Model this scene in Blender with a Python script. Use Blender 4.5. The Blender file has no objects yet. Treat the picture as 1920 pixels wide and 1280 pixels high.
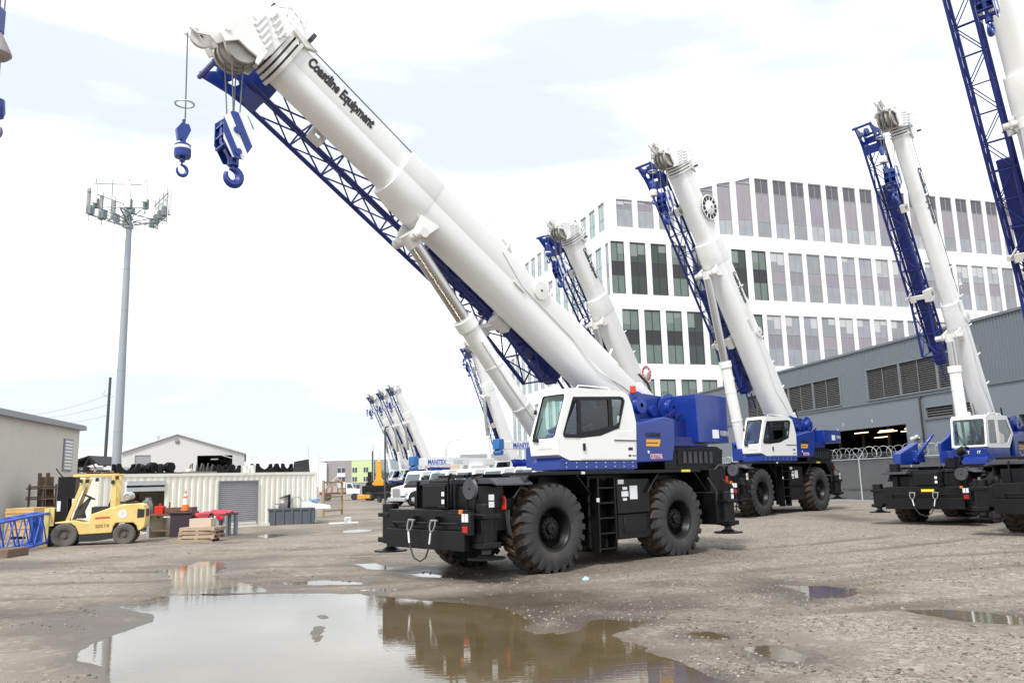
import bpy, bmesh, math, random
import numpy as np
from mathutils import Matrix, Vector
R = math.radians
PI = math.pi
random.seed(7)
rng = np.random.default_rng(7)
SC = bpy.context.scene
COL = SC.collection

# ------------------------------------------------------------------ camera
EYE, FPX, PITCH, ROLL = 1.75, 1540.0, R(9.6), R(-1.55)
fw = Vector((0, math.cos(PITCH), math.sin(PITCH)))
u0 = Vector((0, -math.sin(PITCH), math.cos(PITCH)))
x0 = Vector((1, 0, 0))
cx_ = math.cos(ROLL) * x0 + math.sin(ROLL) * u0
cu_ = -math.sin(ROLL) * x0 + math.cos(ROLL) * u0
cam_d = bpy.data.cameras.new('camera')
cam = bpy.data.objects.new('camera', cam_d)
COL.objects.link(cam)
m3 = Matrix((cx_, cu_, -fw)).transposed()
cam.matrix_world = Matrix.Translation((0, 0, EYE)) @ m3.to_4x4()
cam_d.sensor_width = 36.0
cam_d.lens = FPX / 1920 * 36
cam_d.clip_start = 0.1
cam_d.clip_end = 3000
SC.camera = cam

# ------------------------------------------------------------------ light
SUN_EL, SUN_AZ = R(52), R(205)      # azimuth clockwise from +Y (behind the camera, a little to the left)
w = bpy.data.worlds.new('World')
SC.world = w
w.use_nodes = True
nt = w.node_tree
nt.nodes.clear()
out = nt.nodes.new('ShaderNodeOutputWorld')
bg = nt.nodes.new('ShaderNodeBackground')
sky = nt.nodes.new('ShaderNodeTexSky')
sky.sky_type = 'NISHITA'
sky.sun_disc = False
sky.sun_elevation = SUN_EL
sky.sun_rotation = SUN_AZ
tc = nt.nodes.new('ShaderNodeTexCoord')
mp = nt.nodes.new('ShaderNodeMapping')
mp.inputs['Scale'].default_value = (1.0, 1.0, 2.6)
nz = nt.nodes.new('ShaderNodeTexNoise')
nz.inputs['Scale'].default_value = 2.1
nz.inputs['Detail'].default_value = 6
nz.inputs['Roughness'].default_value = 0.55
rp = nt.nodes.new('ShaderNodeValToRGB')
rp.color_ramp.elements[0].position = 0.40
rp.color_ramp.elements[0].color = (0.90, 0.90, 0.90, 1)
rp.color_ramp.elements[1].position = 0.64
rp.color_ramp.elements[1].color = (0.98, 0.98, 0.98, 1)
mx = nt.nodes.new('ShaderNodeMix')
mx.data_type = 'RGBA'
L = nt.links.new
L(tc.outputs['Generated'], mp.inputs['Vector'])
L(mp.outputs['Vector'], nz.inputs['Vector'])
L(nz.outputs['Fac'], rp.inputs['Fac'])
L(rp.outputs['Color'], mx.inputs['Factor'])
L(sky.outputs['Color'], mx.inputs['A'])
nz2 = nt.nodes.new('ShaderNodeTexNoise')
nz2.inputs['Scale'].default_value = 2.2
nz2.inputs['Detail'].default_value = 7
nz2.inputs['Roughness'].default_value = 0.5
mp2 = nt.nodes.new('ShaderNodeMapping')
mp2.inputs['Scale'].default_value = (1.0, 1.0, 4.5)
mp2.inputs['Location'].default_value = (3.1, 1.7, 0.4)
L(tc.outputs['Generated'], mp2.inputs['Vector'])
L(mp2.outputs['Vector'], nz2.inputs['Vector'])
rp2 = nt.nodes.new('ShaderNodeValToRGB')
rp2.color_ramp.elements[0].position = 0.40
rp2.color_ramp.elements[0].color = (0, 0, 0, 1)
rp2.color_ramp.elements[1].position = 0.85
rp2.color_ramp.elements[1].color = (1, 1, 1, 1)
L(nz2.outputs['Fac'], rp2.inputs['Fac'])
mx2 = nt.nodes.new('ShaderNodeMix')
mx2.data_type = 'RGBA'
mx2.inputs['A'].default_value = (3.55, 3.85, 4.10, 1)
mx2.inputs['B'].default_value = (9.2, 9.4, 9.6, 1)
L(rp2.outputs['Color'], mx2.inputs['Factor'])
L(mx2.outputs['Result'], mx.inputs['B'])
L(mx.outputs['Result'], bg.inputs['Color'])
bg.inputs['Strength'].default_value = 0.1
L(bg.outputs['Background'], out.inputs['Surface'])
sd = bpy.data.lights.new('sun', 'SUN')
sd.energy = 1.5
sd.angle = R(10)
sd.color = (1.0, 0.96, 0.9)
sun = bpy.data.objects.new('sun', sd)
COL.objects.link(sun)
sdir = Vector((math.sin(SUN_AZ) * math.cos(SUN_EL), math.cos(SUN_AZ) * math.cos(SUN_EL), math.sin(SUN_EL)))
sun.rotation_euler = sdir.to_track_quat('Z', 'Y').to_euler()
SC.view_settings.view_transform = 'Standard'
SC.view_settings.look = 'None'
SC.view_settings.exposure = 1.34
SC.view_settings.gamma = 1
SC.render.engine = 'CYCLES'
SC.cycles.max_bounces = 8
SC.cycles.transparent_max_bounces = 16


# ------------------------------------------------------------------ helpers
def ray(px, py):
    return FPX * fw + (px - 960) * cx_ + (640 - py) * cu_


def at(px, py, Y):
    d = ray(px, py)
    return Vector((0, 0, EYE)) + d * (Y / d.y)


def gp(px, py, z=0.0):
    d = ray(px, py)
    return Vector((0, 0, EYE)) + d * ((z - EYE) / d.z)


def mat(name, col, rough=0.5, metal=0.0, dstretch=None, var=0.0, vscale=3.0, dirt=None, dscale=1.5, dlo=0.5, dhi=0.7, bump=0.0, bscale=40.0, spec=0.5, coat=0.0, rvar=0.0):
    m = bpy.data.materials.new(name)
    m.use_nodes = True
    n = m.node_tree
    b = n.nodes['Principled BSDF']
    b.inputs['Base Color'].default_value = (*col, 1)
    b.inputs['Roughness'].default_value = rough
    b.inputs['Metallic'].default_value = metal
    b.inputs['Specular IOR Level'].default_value = spec
    b.inputs['Coat Weight'].default_value = coat
    b.inputs['Coat Roughness'].default_value = 0.08
    if var or dirt or bump or rvar:
        t = n.nodes.new('ShaderNodeTexCoord')
        c_out = None
        if var or rvar:
            a = n.nodes.new('ShaderNodeTexNoise')
            a.inputs['Scale'].default_value = vscale
            a.inputs['Detail'].default_value = 5
            n.links.new(t.outputs['Object'], a.inputs['Vector'])
            mm = n.nodes.new('ShaderNodeMix')
            mm.data_type = 'RGBA'
            mm.inputs['A'].default_value = (*[c * (1 - var) for c in col], 1)
            mm.inputs['B'].default_value = (*[min(1, c * (1 + var)) for c in col], 1)
            n.links.new(a.outputs['Fac'], mm.inputs['Factor'])
            c_out = mm.outputs['Result']
            if rvar:
                mr = n.nodes.new('ShaderNodeMapRange')
                mr.inputs['To Min'].default_value = max(0.02, rough - rvar)
                mr.inputs['To Max'].default_value = min(1, rough + rvar)
                n.links.new(a.outputs['Fac'], mr.inputs['Value'])
                n.links.new(mr.outputs['Result'], b.inputs['Roughness'])
        if dirt:
            a2 = n.nodes.new('ShaderNodeTexNoise')
            a2.inputs['Scale'].default_value = dscale
            a2.inputs['Detail'].default_value = 7
            a2.inputs['Roughness'].default_value = 0.65
            if dstretch:
                mpp = n.nodes.new('ShaderNodeMapping')
                mpp.inputs['Scale'].default_value = dstretch
                n.links.new(t.outputs['Object'], mpp.inputs['Vector'])
                n.links.new(mpp.outputs['Vector'], a2.inputs['Vector'])
            else:
                n.links.new(t.outputs['Object'], a2.inputs['Vector'])
            r = n.nodes.new('ShaderNodeMapRange')
            r.inputs['From Min'].default_value = dlo
            r.inputs['From Max'].default_value = dhi
            n.links.new(a2.outputs['Fac'], r.inputs['Value'])
            m2 = n.nodes.new('ShaderNodeMix')
            m2.data_type = 'RGBA'
            m2.inputs['B'].default_value = (*dirt, 1)
            if c_out is not None:
                n.links.new(c_out, m2.inputs['A'])
            else:
                m2.inputs['A'].default_value = (*col, 1)
            n.links.new(r.outputs['Result'], m2.inputs['Factor'])
            c_out = m2.outputs['Result']
        if c_out is not None:
            n.links.new(c_out, b.inputs['Base Color'])
        if bump:
            a3 = n.nodes.new('ShaderNodeTexNoise')
            a3.inputs['Scale'].default_value = bscale
            a3.inputs['Detail'].default_value = 4
            n.links.new(t.outputs['Object'], a3.inputs['Vector'])
            bp = n.nodes.new('ShaderNodeBump')
            bp.inputs['Strength'].default_value = bump
            bp.inputs['Distance'].default_value = 0.02
            n.links.new(a3.outputs['Fac'], bp.inputs['Height'])
            n.links.new(bp.outputs['Normal'], b.inputs['Normal'])
    return m


def glass(name, tint, rough=0.02):
    m = bpy.data.materials.new(name)
    m.use_nodes = True
    n = m.node_tree
    n.nodes.clear()
    o = n.nodes.new('ShaderNodeOutputMaterial')
    tr = n.nodes.new('ShaderNodeBsdfTransparent')
    tr.inputs['Color'].default_value = (*tint, 1)
    gl = n.nodes.new('ShaderNodeBsdfGlossy')
    gl.inputs['Roughness'].default_value = rough
    lw = n.nodes.new('ShaderNodeLayerWeight')
    lw.inputs['Blend'].default_value = 0.5
    pw = n.nodes.new('ShaderNodeMath')
    pw.operation = 'POWER'
    pw.inputs[1].default_value = 3.5
    n.links.new(lw.outputs['Facing'], pw.inputs[0])
    fr = n.nodes.new('ShaderNodeMapRange')
    fr.inputs['To Min'].default_value = 0.045
    fr.inputs['To Max'].default_value = 0.85
    n.links.new(pw.outputs[0], fr.inputs['Value'])
    mx_ = n.nodes.new('ShaderNodeMixShader')
    n.links.new(fr.outputs['Result'], mx_.inputs['Fac'])
    n.links.new(tr.outputs['BSDF'], mx_.inputs[1])
    n.links.new(gl.outputs['BSDF'], mx_.inputs[2])
    n.links.new(mx_.outputs['Shader'], o.inputs['Surface'])
    return m


def lamp_mat(name, col, strength):
    m = bpy.data.materials.new(name)
    m.use_nodes = True
    b = m.node_tree.nodes['Principled BSDF']
    b.inputs['Base Color'].default_value = (*col, 1)
    b.inputs['Emission Color'].default_value = (*col, 1)
    b.inputs['Emission Strength'].default_value = strength
    return m


WHITE = mat('white_paint', (0.83, 0.83, 0.815), 0.32, var=0.03, vscale=1.3, dirt=(0.66, 0.64, 0.60), dscale=1.1, dlo=0.56, dhi=0.86, coat=0.3)
CREAMW = mat('offwhite_paint', (0.70, 0.69, 0.655), 0.4, var=0.04)
BLUE = mat('blue_paint', (0.006, 0.031, 0.235), 0.35, var=0.14, vscale=2.2, coat=0.3, rvar=0.1, dirt=(0.014, 0.045, 0.30), dscale=3, dlo=0.55, dhi=0.8)
SHEAVE = mat('worn_sheave', (0.42, 0.40, 0.37), 0.5, metal=0.3, var=0.2)
JIBBLUE = mat('jib_blue_paint', (0.006, 0.018, 0.165), 0.4, var=0.15, vscale=2.5)
NAVY = mat('navy_paint', (0.007, 0.018, 0.16), 0.42, var=0.15, vscale=3)
BLACK = mat('black_paint', (0.0045, 0.0045, 0.0058), 0.42, var=0.25, vscale=2.5, dirt=(0.020, 0.015, 0.010), dscale=2.4, dlo=0.56, dhi=0.85, rvar=0.12, spec=0.35)
DECK = mat('deck_plate', (0.055, 0.055, 0.065), 0.5, var=0.2, vscale=4)
GREY = mat('grey_steel', (0.30, 0.30, 0.31), 0.4, metal=0.6, var=0.15)
CHROME = mat('chrome_rod', (0.55, 0.54, 0.53), 0.27, metal=1.0, var=0.08, vscale=1.5)
ZINC = mat('galvanised', (0.50, 0.53, 0.55), 0.45, metal=0.4, var=0.1)
RUBBER = mat('tyre_rubber', (0.036, 0.035, 0.036), 0.8, var=0.15, vscale=5, bump=0.15, bscale=30, dirt=(0.075, 0.065, 0.056), dscale=2.5, dlo=0.5, dhi=0.8)
MUDDY = mat('muddy_tread', (0.095, 0.060, 0.038), 0.75, var=0.3, vscale=7, bump=0.4, bscale=24, dirt=(0.045, 0.04, 0.038), dscale=3, dlo=0.45, dhi=0.65)
DARK = mat('dark_interior', (0.02, 0.02, 0.022), 0.6)
SEAT = mat('seat_fabric', (0.03, 0.03, 0.035), 0.9)
ROPE = mat('wire_rope', (0.16, 0.155, 0.15), 0.5, metal=0.5)
ROPE_D = mat('dark_cable', (0.03, 0.028, 0.028), 0.6)
RED = mat('red_paint', (0.62, 0.030, 0.015), 0.4)
AMBER = mat('amber_lens', (0.70, 0.18, 0.02), 0.25)
REDLENS = mat('red_lens', (0.40, 0.02, 0.015), 0.25)
LENS = mat('clear_lens', (0.75, 0.75, 0.75), 0.2)
STICK = mat('white_sticker', (0.74, 0.76, 0.77), 0.5)
YSTICK = mat('yellow_sticker', (0.80, 0.62, 0.05), 0.5)
OSTICK = mat('orange_badge', (0.75, 0.36, 0.04), 0.45)
INK = mat('black_lettering', (0.016, 0.017, 0.022), 0.5)
BLUEINK = mat('blue_lettering', (0.02, 0.06, 0.42), 0.5)
GREYINK = mat('grey_lettering', (0.42, 0.42, 0.44), 0.5)
PINKINK = mat('pale_red_lettering', (0.72, 0.40, 0.46), 0.5)
WSGLASS = glass('windscreen_glass', (0.86, 0.945, 0.925))
TINTGLASS = glass('tinted_glass', (0.42, 0.44, 0.46))
MIDBLUE = mat('mid_blue_paint', (0.03, 0.13, 0.36), 0.45, var=0.1)


class MB:
    def __init__(s):
        s.v, s.f, s.mi = [], [], []

    def add(s, vs, fs, mi=0):
        o = len(s.v)
        s.v += [tuple(p) for p in vs]
        s.f += [tuple(i + o for i in f) for f in fs]
        s.mi += [mi] * len(fs)
        return s

    def box(s, x0, x1, y0, y1, z0, z1, mi=0):
        v = [(x, y, z) for z in (z0, z1) for y in (y0, y1) for x in (x0, x1)]
        return s.add(v, [(0, 2, 3, 1), (4, 5, 7, 6), (0, 1, 5, 4), (2, 6, 7, 3), (0, 4, 6, 2), (1, 3, 7, 5)], mi)

    def prism(s, prof, a0, a1, axis='y', mi=0, caps=True):
        n = len(prof)
        def P(p, a):
            return {'y': (p[0], a, p[1]), 'x': (a, p[0], p[1]), 'z': (p[0], p[1], a)}[axis]
        v = [P(p, a0) for p in prof] + [P(p, a1) for p in prof]
        f = [(i, (i + 1) % n, n + (i + 1) % n, n + i) for i in range(n)]
        if caps:
            f += [tuple(range(n - 1, -1, -1)), tuple(range(n, 2 * n))]
        return s.add(v, f, mi)

    def loft(s, rings, mi=0, caps=True, close=True):
        n = len(rings[0])
        v = [p for r in rings for p in r]
        f = []
        for k in range(len(rings) - 1):
            for i in range(n if close else n - 1):
                j = (i + 1) % n
                f.append((k * n + i, k * n + j, (k + 1) * n + j, (k + 1) * n + i))
        if caps:
            f += [tuple(range(n - 1, -1, -1)), tuple(range((len(rings) - 1) * n, len(rings) * n))]
        return s.add(v, f, mi)

    def tube(s, p, q, r, n=8, mi=0, r2=None, caps=True):
        p, q = Vector(p), Vector(q)
        d = (q - p)
        if d.length < 1e-6:
            return s
        d.normalize()
        a = d.orthogonal().normalized()
        b = d.cross(a)
        r2 = r if r2 is None else r2
        rr = [[c + (a * math.cos(t) + b * math.sin(t)) * k for t in [2 * PI * i / n for i in range(n)]] for c, k in ((p, r), (q, r2))]
        return s.loft(rr, mi, caps)

    def path(s, pts, r, n=6, mi=0):
        pts = [Vector(p) for p in pts]
        rings = []
        prev = None
        for i, p in enumerate(pts):
            d = (pts[min(i + 1, len(pts) - 1)] - pts[max(i - 1, 0)]).normalized()
            a = d.orthogonal().normalized() if prev is None else (prev - d * prev.dot(d)).normalized()
            prev = a
            b = d.cross(a)
            rings.append([p + (a * math.cos(t) + b * math.sin(t)) * r for t in [2 * PI * k / n for k in range(n)]])
        return s.loft(rings, mi)

    def lathe(s, prof, c=(0, 0, 0), axis='y', n=32, mi=0, caps=False):
        rings = []
        for r, t in prof:
            ring = []
            for k in range(n):
                a = 2 * PI * k / n
                ca, sa = math.cos(a) * r, math.sin(a) * r
                p = {'y': (ca, t, sa), 'x': (t, ca, sa), 'z': (ca, sa, t)}[axis]
                ring.append((p[0] + c[0], p[1] + c[1], p[2] + c[2]))
            rings.append(ring)
        return s.loft(rings, mi, caps)

    def quad(s, a, b, c, d, mi=0):
        return s.add([a, b, c, d], [(0, 1, 2, 3)], mi)

    def slab(s, pts, nrm, t, mi=0):
        """polygon pts given a thickness t along nrm"""
        nrm = Vector(nrm)
        a = [Vector(p) for p in pts]
        return s.loft([a, [p + nrm * t for p in a]], mi)

    def build(s, name, mats, parent=None, M=None, bevel=0.0, smooth=35, loc=None):
        me = bpy.data.meshes.new(name)
        v = s.v
        if M is not None:
            v = [tuple(M @ Vector(p)) for p in v]
        me.from_pydata(v, [], s.f)
        for m in (mats if isinstance(mats, (list, tuple)) else [mats]):
            me.materials.append(m)
        me.polygons.foreach_set('material_index', s.mi)
        bm = bmesh.new()
        bm.from_mesh(me)
        bmesh.ops.recalc_face_normals(bm, faces=bm.faces)
        bm.to_mesh(me)
        bm.free()
        if smooth:
            me.polygons.foreach_set('use_smooth', [True] * len(me.polygons))
            me.set_sharp_from_angle(angle=R(smooth))
        me.update()
        o = bpy.data.objects.new(name, me)
        COL.objects.link(o)
        if parent is not None:
            o.parent = parent
        if loc is not None:
            o.location = loc
        if bevel:
            b = o.modifiers.new('bevel', 'BEVEL')
            b.width = bevel
            b.segments = 2
            b.limit_method = 'ANGLE'
            b.angle_limit = R(40)
        return o


def tag(o, label, cat, group=None, kind=None):
    if label:
        o['label'] = label
    if cat:
        o['category'] = cat
    if group:
        o['group'] = group
    if kind:
        o['kind'] = kind
    return o


def thing(name, label, cat, loc=(0, 0, 0), rz=0.0, s=1.0, group=None):
    o = bpy.data.objects.new(name, None)
    COL.objects.link(o)
    o.location = loc
    o.rotation_euler = (0, 0, rz)
    o.scale = (s, s, s)
    o.empty_display_size = 0.3
    return tag(o, label, cat, group)


def lettering(txt, size, M, material, parent, name='lettering', xs=0.8, bold=0.0, thick=0.004, align='LEFT'):
    cu = bpy.data.curves.new('txt', 'FONT')
    cu.body = txt
    cu.size = size
    cu.offset = bold * size
    cu.extrude = thick
    cu.align_x = align
    cu.resolution_u = 3
    o = bpy.data.objects.new('txt', cu)
    COL.objects.link(o)
    dg = bpy.context.evaluated_depsgraph_get()
    me = bpy.data.meshes.new_from_object(o.evaluated_get(dg))
    bpy.data.objects.remove(o)
    me.transform(M @ Matrix.Diagonal((xs, 1, 1, 1)))
    me.name = name
    me.materials.clear()
    me.materials.append(material)
    t = bpy.data.objects.new(name, me)
    COL.objects.link(t)
    if parent is not None:
        t.parent = parent
    return t


def basis(x, y, z, o):
    """matrix with the given column axes and origin"""
    M = Matrix((Vector(x), Vector(y), Vector(z))).transposed().to_4x4()
    M.translation = Vector(o)
    return M


def vnoise(x, y, seed=0):
    """smooth value noise on arrays, -1..1"""
    r = np.random.default_rng(seed).random((256, 256)) * 2 - 1
    xi, yi = np.floor(x).astype(int), np.floor(y).astype(int)
    fx, fy = x - xi, y - yi
    fx, fy = fx * fx * (3 - 2 * fx), fy * fy * (3 - 2 * fy)
    a, b = r[xi & 255, yi & 255], r[(xi + 1) & 255, yi & 255]
    c, d = r[xi & 255, (yi + 1) & 255], r[(xi + 1) & 255, (yi + 1) & 255]
    return (a * (1 - fx) + b * fx) * (1 - fy) + (c * (1 - fx) + d * fx) * fy


# ------------------------------------------------------------------ ground, puddles, gravel
PUDDLES = [
    ('wide still puddle mirroring the sky and the nearest crane across the yard', [(228, 1137), (300, 1118), (420, 1114), (520, 1112), (640, 1113), (720, 1117), (800, 1125), (880, 1130), (950, 1141), (985, 1156), (1003, 1166), (985, 1178), (1010, 1188), (1050, 1182), (1075, 1164), (1120, 1159), (1213, 1164), (1195, 1176), (1150, 1190), (1185, 1213), (1235, 1228), (1290, 1243), (1330, 1262), (1400, 1300), (1380, 1400), (700, 1420), (330, 1400), (215, 1290), (212, 1272), (190, 1250), (135, 1240), (150, 1218), (205, 1192), (285, 1166), (290, 1155), (285, 1150), (262, 1147)]),
    ('small puddle mirroring the cream container, just beyond the wide puddle', [(303, 1069), (345, 1062), (375, 1052), (418, 1054), (422, 1064), (400, 1080), (440, 1087), (505, 1104), (500, 1110), (400, 1113), (318, 1110), (322, 1090), (318, 1077)]),
    ('thin streak of standing water between the wide puddle and the crane', [(515, 1092), (600, 1087), (680, 1091), (682, 1095), (600, 1096), (540, 1097)]),
    ('shallow bright puddle by the bumper of the nearest crane', [(664, 1057), (700, 1056), (735, 1064), (728, 1068), (690, 1066)]),
    ('narrow bright puddle under the front outrigger of the nearest crane', [(760, 1076), (800, 1073), (842, 1080), (838, 1083), (790, 1081)]),
    ('brown puddle with a blue reflection on the gravel', [(1455, 1095), (1500, 1098), (1545, 1097), (1590, 1103), (1618, 1111), (1592, 1121), (1515, 1122), (1503, 1110)]),
    ('long puddle with a blue reflection at the side of the yard', [(1698, 1143), (1760, 1141), (1850, 1147), (1930, 1158), (1990, 1172), (1930, 1172), (1850, 1168), (1780, 1161), (1725, 1151)]),
    ('tiny brown puddle on the gravel', [(1290, 1185), (1330, 1184), (1362, 1191), (1350, 1198), (1310, 1193)]),
    ('small pale puddle among loose gravel', [(1388, 1214), (1430, 1210), (1470, 1214), (1522, 1228), (1510, 1240), (1460, 1240), (1420, 1230)]),
    ('small puddle in front of the grey scrap skip', [(478, 1004), (505, 1001), (541, 1002), (535, 1006), (495, 1008)]),
    ('bright streak of water in the track beyond the nearest crane', [(632, 994), (668, 992), (702, 994), (690, 997), (645, 997)]),
    ('bright streak of water left of the nearest crane', [(690, 1106), (720, 1103), (745, 1105), (722, 1108)]),
]
ISLES = [[(596, 1154), (606, 1152), (616, 1157), (608, 1160)], [(582, 1188), (596, 1174), (609, 1175), (606, 1196), (592, 1208)]]
WPOLY = [np.array([gp(*p)[:2] for p in pl]) for _, pl in PUDDLES]
IPOLY = [np.array([gp(*p)[:2] for p in pl]) for pl in ISLES]


def sdf(px, py, poly):
    d = np.full(px.shape, 1e9)
    inside = np.zeros(px.shape, bool)
    n = len(poly)
    for i in range(n):
        ax, ay = poly[i]
        bx, by = poly[(i + 1) % n]
        ex, ey = bx - ax, by - ay
        wx, wy = px - ax, py - ay
        t = np.clip((wx * ex + wy * ey) / (ex * ex + ey * ey + 1e-12), 0, 1)
        d = np.minimum(d, np.hypot(wx - t * ex, wy - t * ey))
        c = (ay > py) != (by > py)
        with np.errstate(divide='ignore', invalid='ignore'):
            c &= px < (bx - ax) * (py - ay) / (by - ay) + ax
        inside ^= c
    return np.where(inside, -d, d)


def pool_sdf(X, Y):
    S = np.full(X.shape, 1e9)
    for p in WPOLY:
        S = np.minimum(S, sdf(X, Y, p))
    for p in IPOLY:
        S = np.maximum(S, -sdf(X, Y, p))
    return S


def graded(a, b, step, lo, hi, g=1.13):
    c = list(np.arange(a, b, step))
    s, v = step, c[-1]
    while v < hi:
        s *= g
        v += s
        c.append(v)
    s, v = step, c[0]
    left = []
    while v > lo:
        s *= g
        v -= s
        left.append(v)
    return np.array(left[::-1] + c)


# wheel tracks: (point, direction in degrees, bend); each is a pair of ruts
TRACKS = [((-6.0, 13.5), 8, .012), ((-7.5, 17.5), 2, -.010), ((-9.0, 21.5), 12, .006), ((3.5, 11.8), 14, .014), ((7.0, 15.5), 20, -.01), ((9.5, 21.0), 32, .008), ((-2.0, 24.5), -4, .006)]


def track_mask(X, Y):
    m = np.zeros(X.shape)
    ph = np.zeros(X.shape)
    for (ox, oy), a, bend in TRACKS:
        ca, sa = math.cos(R(a)), math.sin(R(a))
        u = (X - ox) * ca + (Y - oy) * sa
        v = -(X - ox) * sa + (Y - oy) * ca - bend * u * u
        fade = np.exp(-(u / 9.0) ** 2) * (0.6 + 0.4 * vnoise(u * 0.5 + ox, v * 0 + oy, 31))
        for c in (-1.0, 1.0):
            q = np.exp(-((v - c) / 0.26) ** 4) * fade
            ph = np.where(q > m, u + 0.35 * np.abs(v - c), ph)
            m = np.maximum(m, q)
    return m, ph


def ground_height(X, Y, S):
    near = np.exp(-np.maximum(S, 0) / 0.5)
    rough = vnoise(X * 1.1, Y * 1.1, 1) * 0.5 + vnoise(X * 3.1, Y * 3.1, 2) * 0.3 + vnoise(X * 8.3, Y * 8.3, 3) * 0.2
    h = np.where(S > 0, 0.003 + 0.030 * (1 - np.exp(-S / 0.55)), -0.055 * (1 - np.exp(S / 0.40)))
    h = h + rough * np.where(S > 0, 0.014 + 0.008 * (1 - near), 0.013)
    ruts = vnoise(X * 0.9 + Y * 0.45, Y * 0.12 - X * 0.05, 9)
    h = h + np.where(S > 0.3, 0.014 * ruts * (1 - near), 0)
    tr, ph = track_mask(X, Y)
    h = h - np.where(S > 0.1, 1, 0) * tr * (0.030 + 0.014 * (np.sin(ph * 21) > 0.2)) * (1 - near)
    far = np.clip((np.hypot(X, Y) - 40) / 20, 0, 1)
    return h * (1 - far) + 0.03 * far * 0


gx = graded(-8.5, 9.0, 0.055, -900, 900)
gy = graded(6.0, 20.0, 0.055, -60, 1600)
GX, GY = np.meshgrid(gx, gy)
GS = pool_sdf(GX, GY)
GH = ground_height(GX, GY, GS)
nv = GX.size
ny, nx = GX.shape
me = bpy.data.meshes.new('ground')
me.vertices.add(nv)
me.vertices.foreach_set('co', np.stack([GX, GY, GH], -1).astype(np.float32).ravel())
idx = np.arange(nv).reshape(ny, nx)
qf = np.stack([idx[:-1, :-1], idx[:-1, 1:], idx[1:, 1:], idx[1:, :-1]], -1).reshape(-1, 4)
me.loops.add(qf.size)
me.loops.foreach_set('vertex_index', qf.astype(np.int32).ravel())
me.polygons.add(len(qf))
me.polygons.foreach_set('loop_start', (np.arange(len(qf)) * 4).astype(np.int32))
me.polygons.foreach_set('use_smooth', np.ones(len(qf), bool))
me.update(calc_edges=True)
wet = np.exp(-np.maximum(GS, 0) / 0.55) * (0.75 + 0.35 * vnoise(GX * 1.7, GY * 1.7, 5))
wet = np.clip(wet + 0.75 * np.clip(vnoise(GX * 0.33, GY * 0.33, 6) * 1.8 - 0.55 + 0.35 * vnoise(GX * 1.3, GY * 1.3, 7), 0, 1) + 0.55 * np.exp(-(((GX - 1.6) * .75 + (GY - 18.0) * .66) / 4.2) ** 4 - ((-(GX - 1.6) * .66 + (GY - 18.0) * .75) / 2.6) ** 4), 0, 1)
tk_ = me.attributes.new('track', 'FLOAT', 'POINT')
tk_.data.foreach_set('value', np.clip(track_mask(GX, GY)[0], 0, 1).astype(np.float32).ravel())
at_ = me.attributes.new('wet', 'FLOAT', 'POINT')
at_.data.foreach_set('value', wet.astype(np.float32).ravel())
ground = bpy.data.objects.new('ground', me)
COL.objects.link(ground)
tag(ground, 'muddy grey brown gravel yard with wheel tracks', 'ground', kind='structure')

gm = bpy.data.materials.new('gravel_mud')
gm.use_nodes = True
n = gm.node_tree
b = n.nodes['Principled BSDF']
K = n.links.new
t = n.nodes.new('ShaderNodeTexCoord')


def noise(scale, detail=5, rough=0.6, vec=None):
    a = n.nodes.new('ShaderNodeTexNoise')
    a.inputs['Scale'].default_value = scale
    a.inputs['Detail'].default_value = detail
    a.inputs['Roughness'].default_value = rough
    K(vec or t.outputs['Object'], a.inputs['Vector'])
    return a.outputs['Fac']


def mixc(fac, A, B):
    m_ = n.nodes.new('ShaderNodeMix')
    m_.data_type = 'RGBA'
    for k, v in (('Factor', fac), ('A', A), ('B', B)):
        if hasattr(v, 'is_linked'):
            K(v, m_.inputs[k])
        elif isinstance(v, tuple):
            m_.inputs[k].default_value = (*v, 1)
        else:
            m_.inputs[k].default_value = v
    return m_.outputs['Result']


def mrange(v, a0, a1, b0=0.0, b1=1.0):
    r_ = n.nodes.new('ShaderNodeMapRange')
    for k, q in (('From Min', a0), ('From Max', a1), ('To Min', b0), ('To Max', b1)):
        r_.inputs[k].default_value = q
    K(v, r_.inputs['Value'])
    return r_.outputs['Result']


stretch = n.nodes.new('ShaderNodeMapping')
stretch.inputs['Scale'].default_value = (0.35, 1.0, 1.0)
stretch.inputs['Rotation'].default_value = (0, 0, R(-12))
K(t.outputs['Object'], stretch.inputs['Vector'])
big = noise(0.35, 5, 0.6)
tracks = noise(0.9, 6, 0.6, stretch.outputs['Vector'])
c1 = mixc(mrange(big, 0.35, 0.65), (0.120, 0.096, 0.074), (0.298, 0.258, 0.213))
c1 = mixc(mrange(tracks, 0.44, 0.56), c1, (0.236, 0.202, 0.166))
vor = n.nodes.new('ShaderNodeTexVoronoi')
vor.inputs['Scale'].default_value = 34
K(t.outputs['Object'], vor.inputs['Vector'])
peb = n.nodes.new('ShaderNodeSeparateColor')
K(vor.outputs['Color'], peb.inputs['Color'])
c2 = mixc(mrange(peb.outputs['Red'], 0.0, 1.0), (0.070, 0.058, 0.047), (0.365, 0.318, 0.268))
vor2 = n.nodes.new('ShaderNodeTexVoronoi')
vor2.inputs['Scale'].default_value = 11
K(t.outputs['Object'], vor2.inputs['Vector'])
peb2 = n.nodes.new('ShaderNodeSeparateColor')
K(vor2.outputs['Color'], peb2.inputs['Color'])
sx_ = n.nodes.new('ShaderNodeSeparateXYZ')
K(t.outputs['Object'], sx_.inputs['Vector'])
ad = n.nodes.new('ShaderNodeMath')
ad.operation = 'ADD'
K(noise(0.55, 7, 0.68), ad.inputs[0])
K(mrange(sx_.outputs['X'], -8, 10, -0.10, 0.09), ad.inputs[1])
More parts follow.
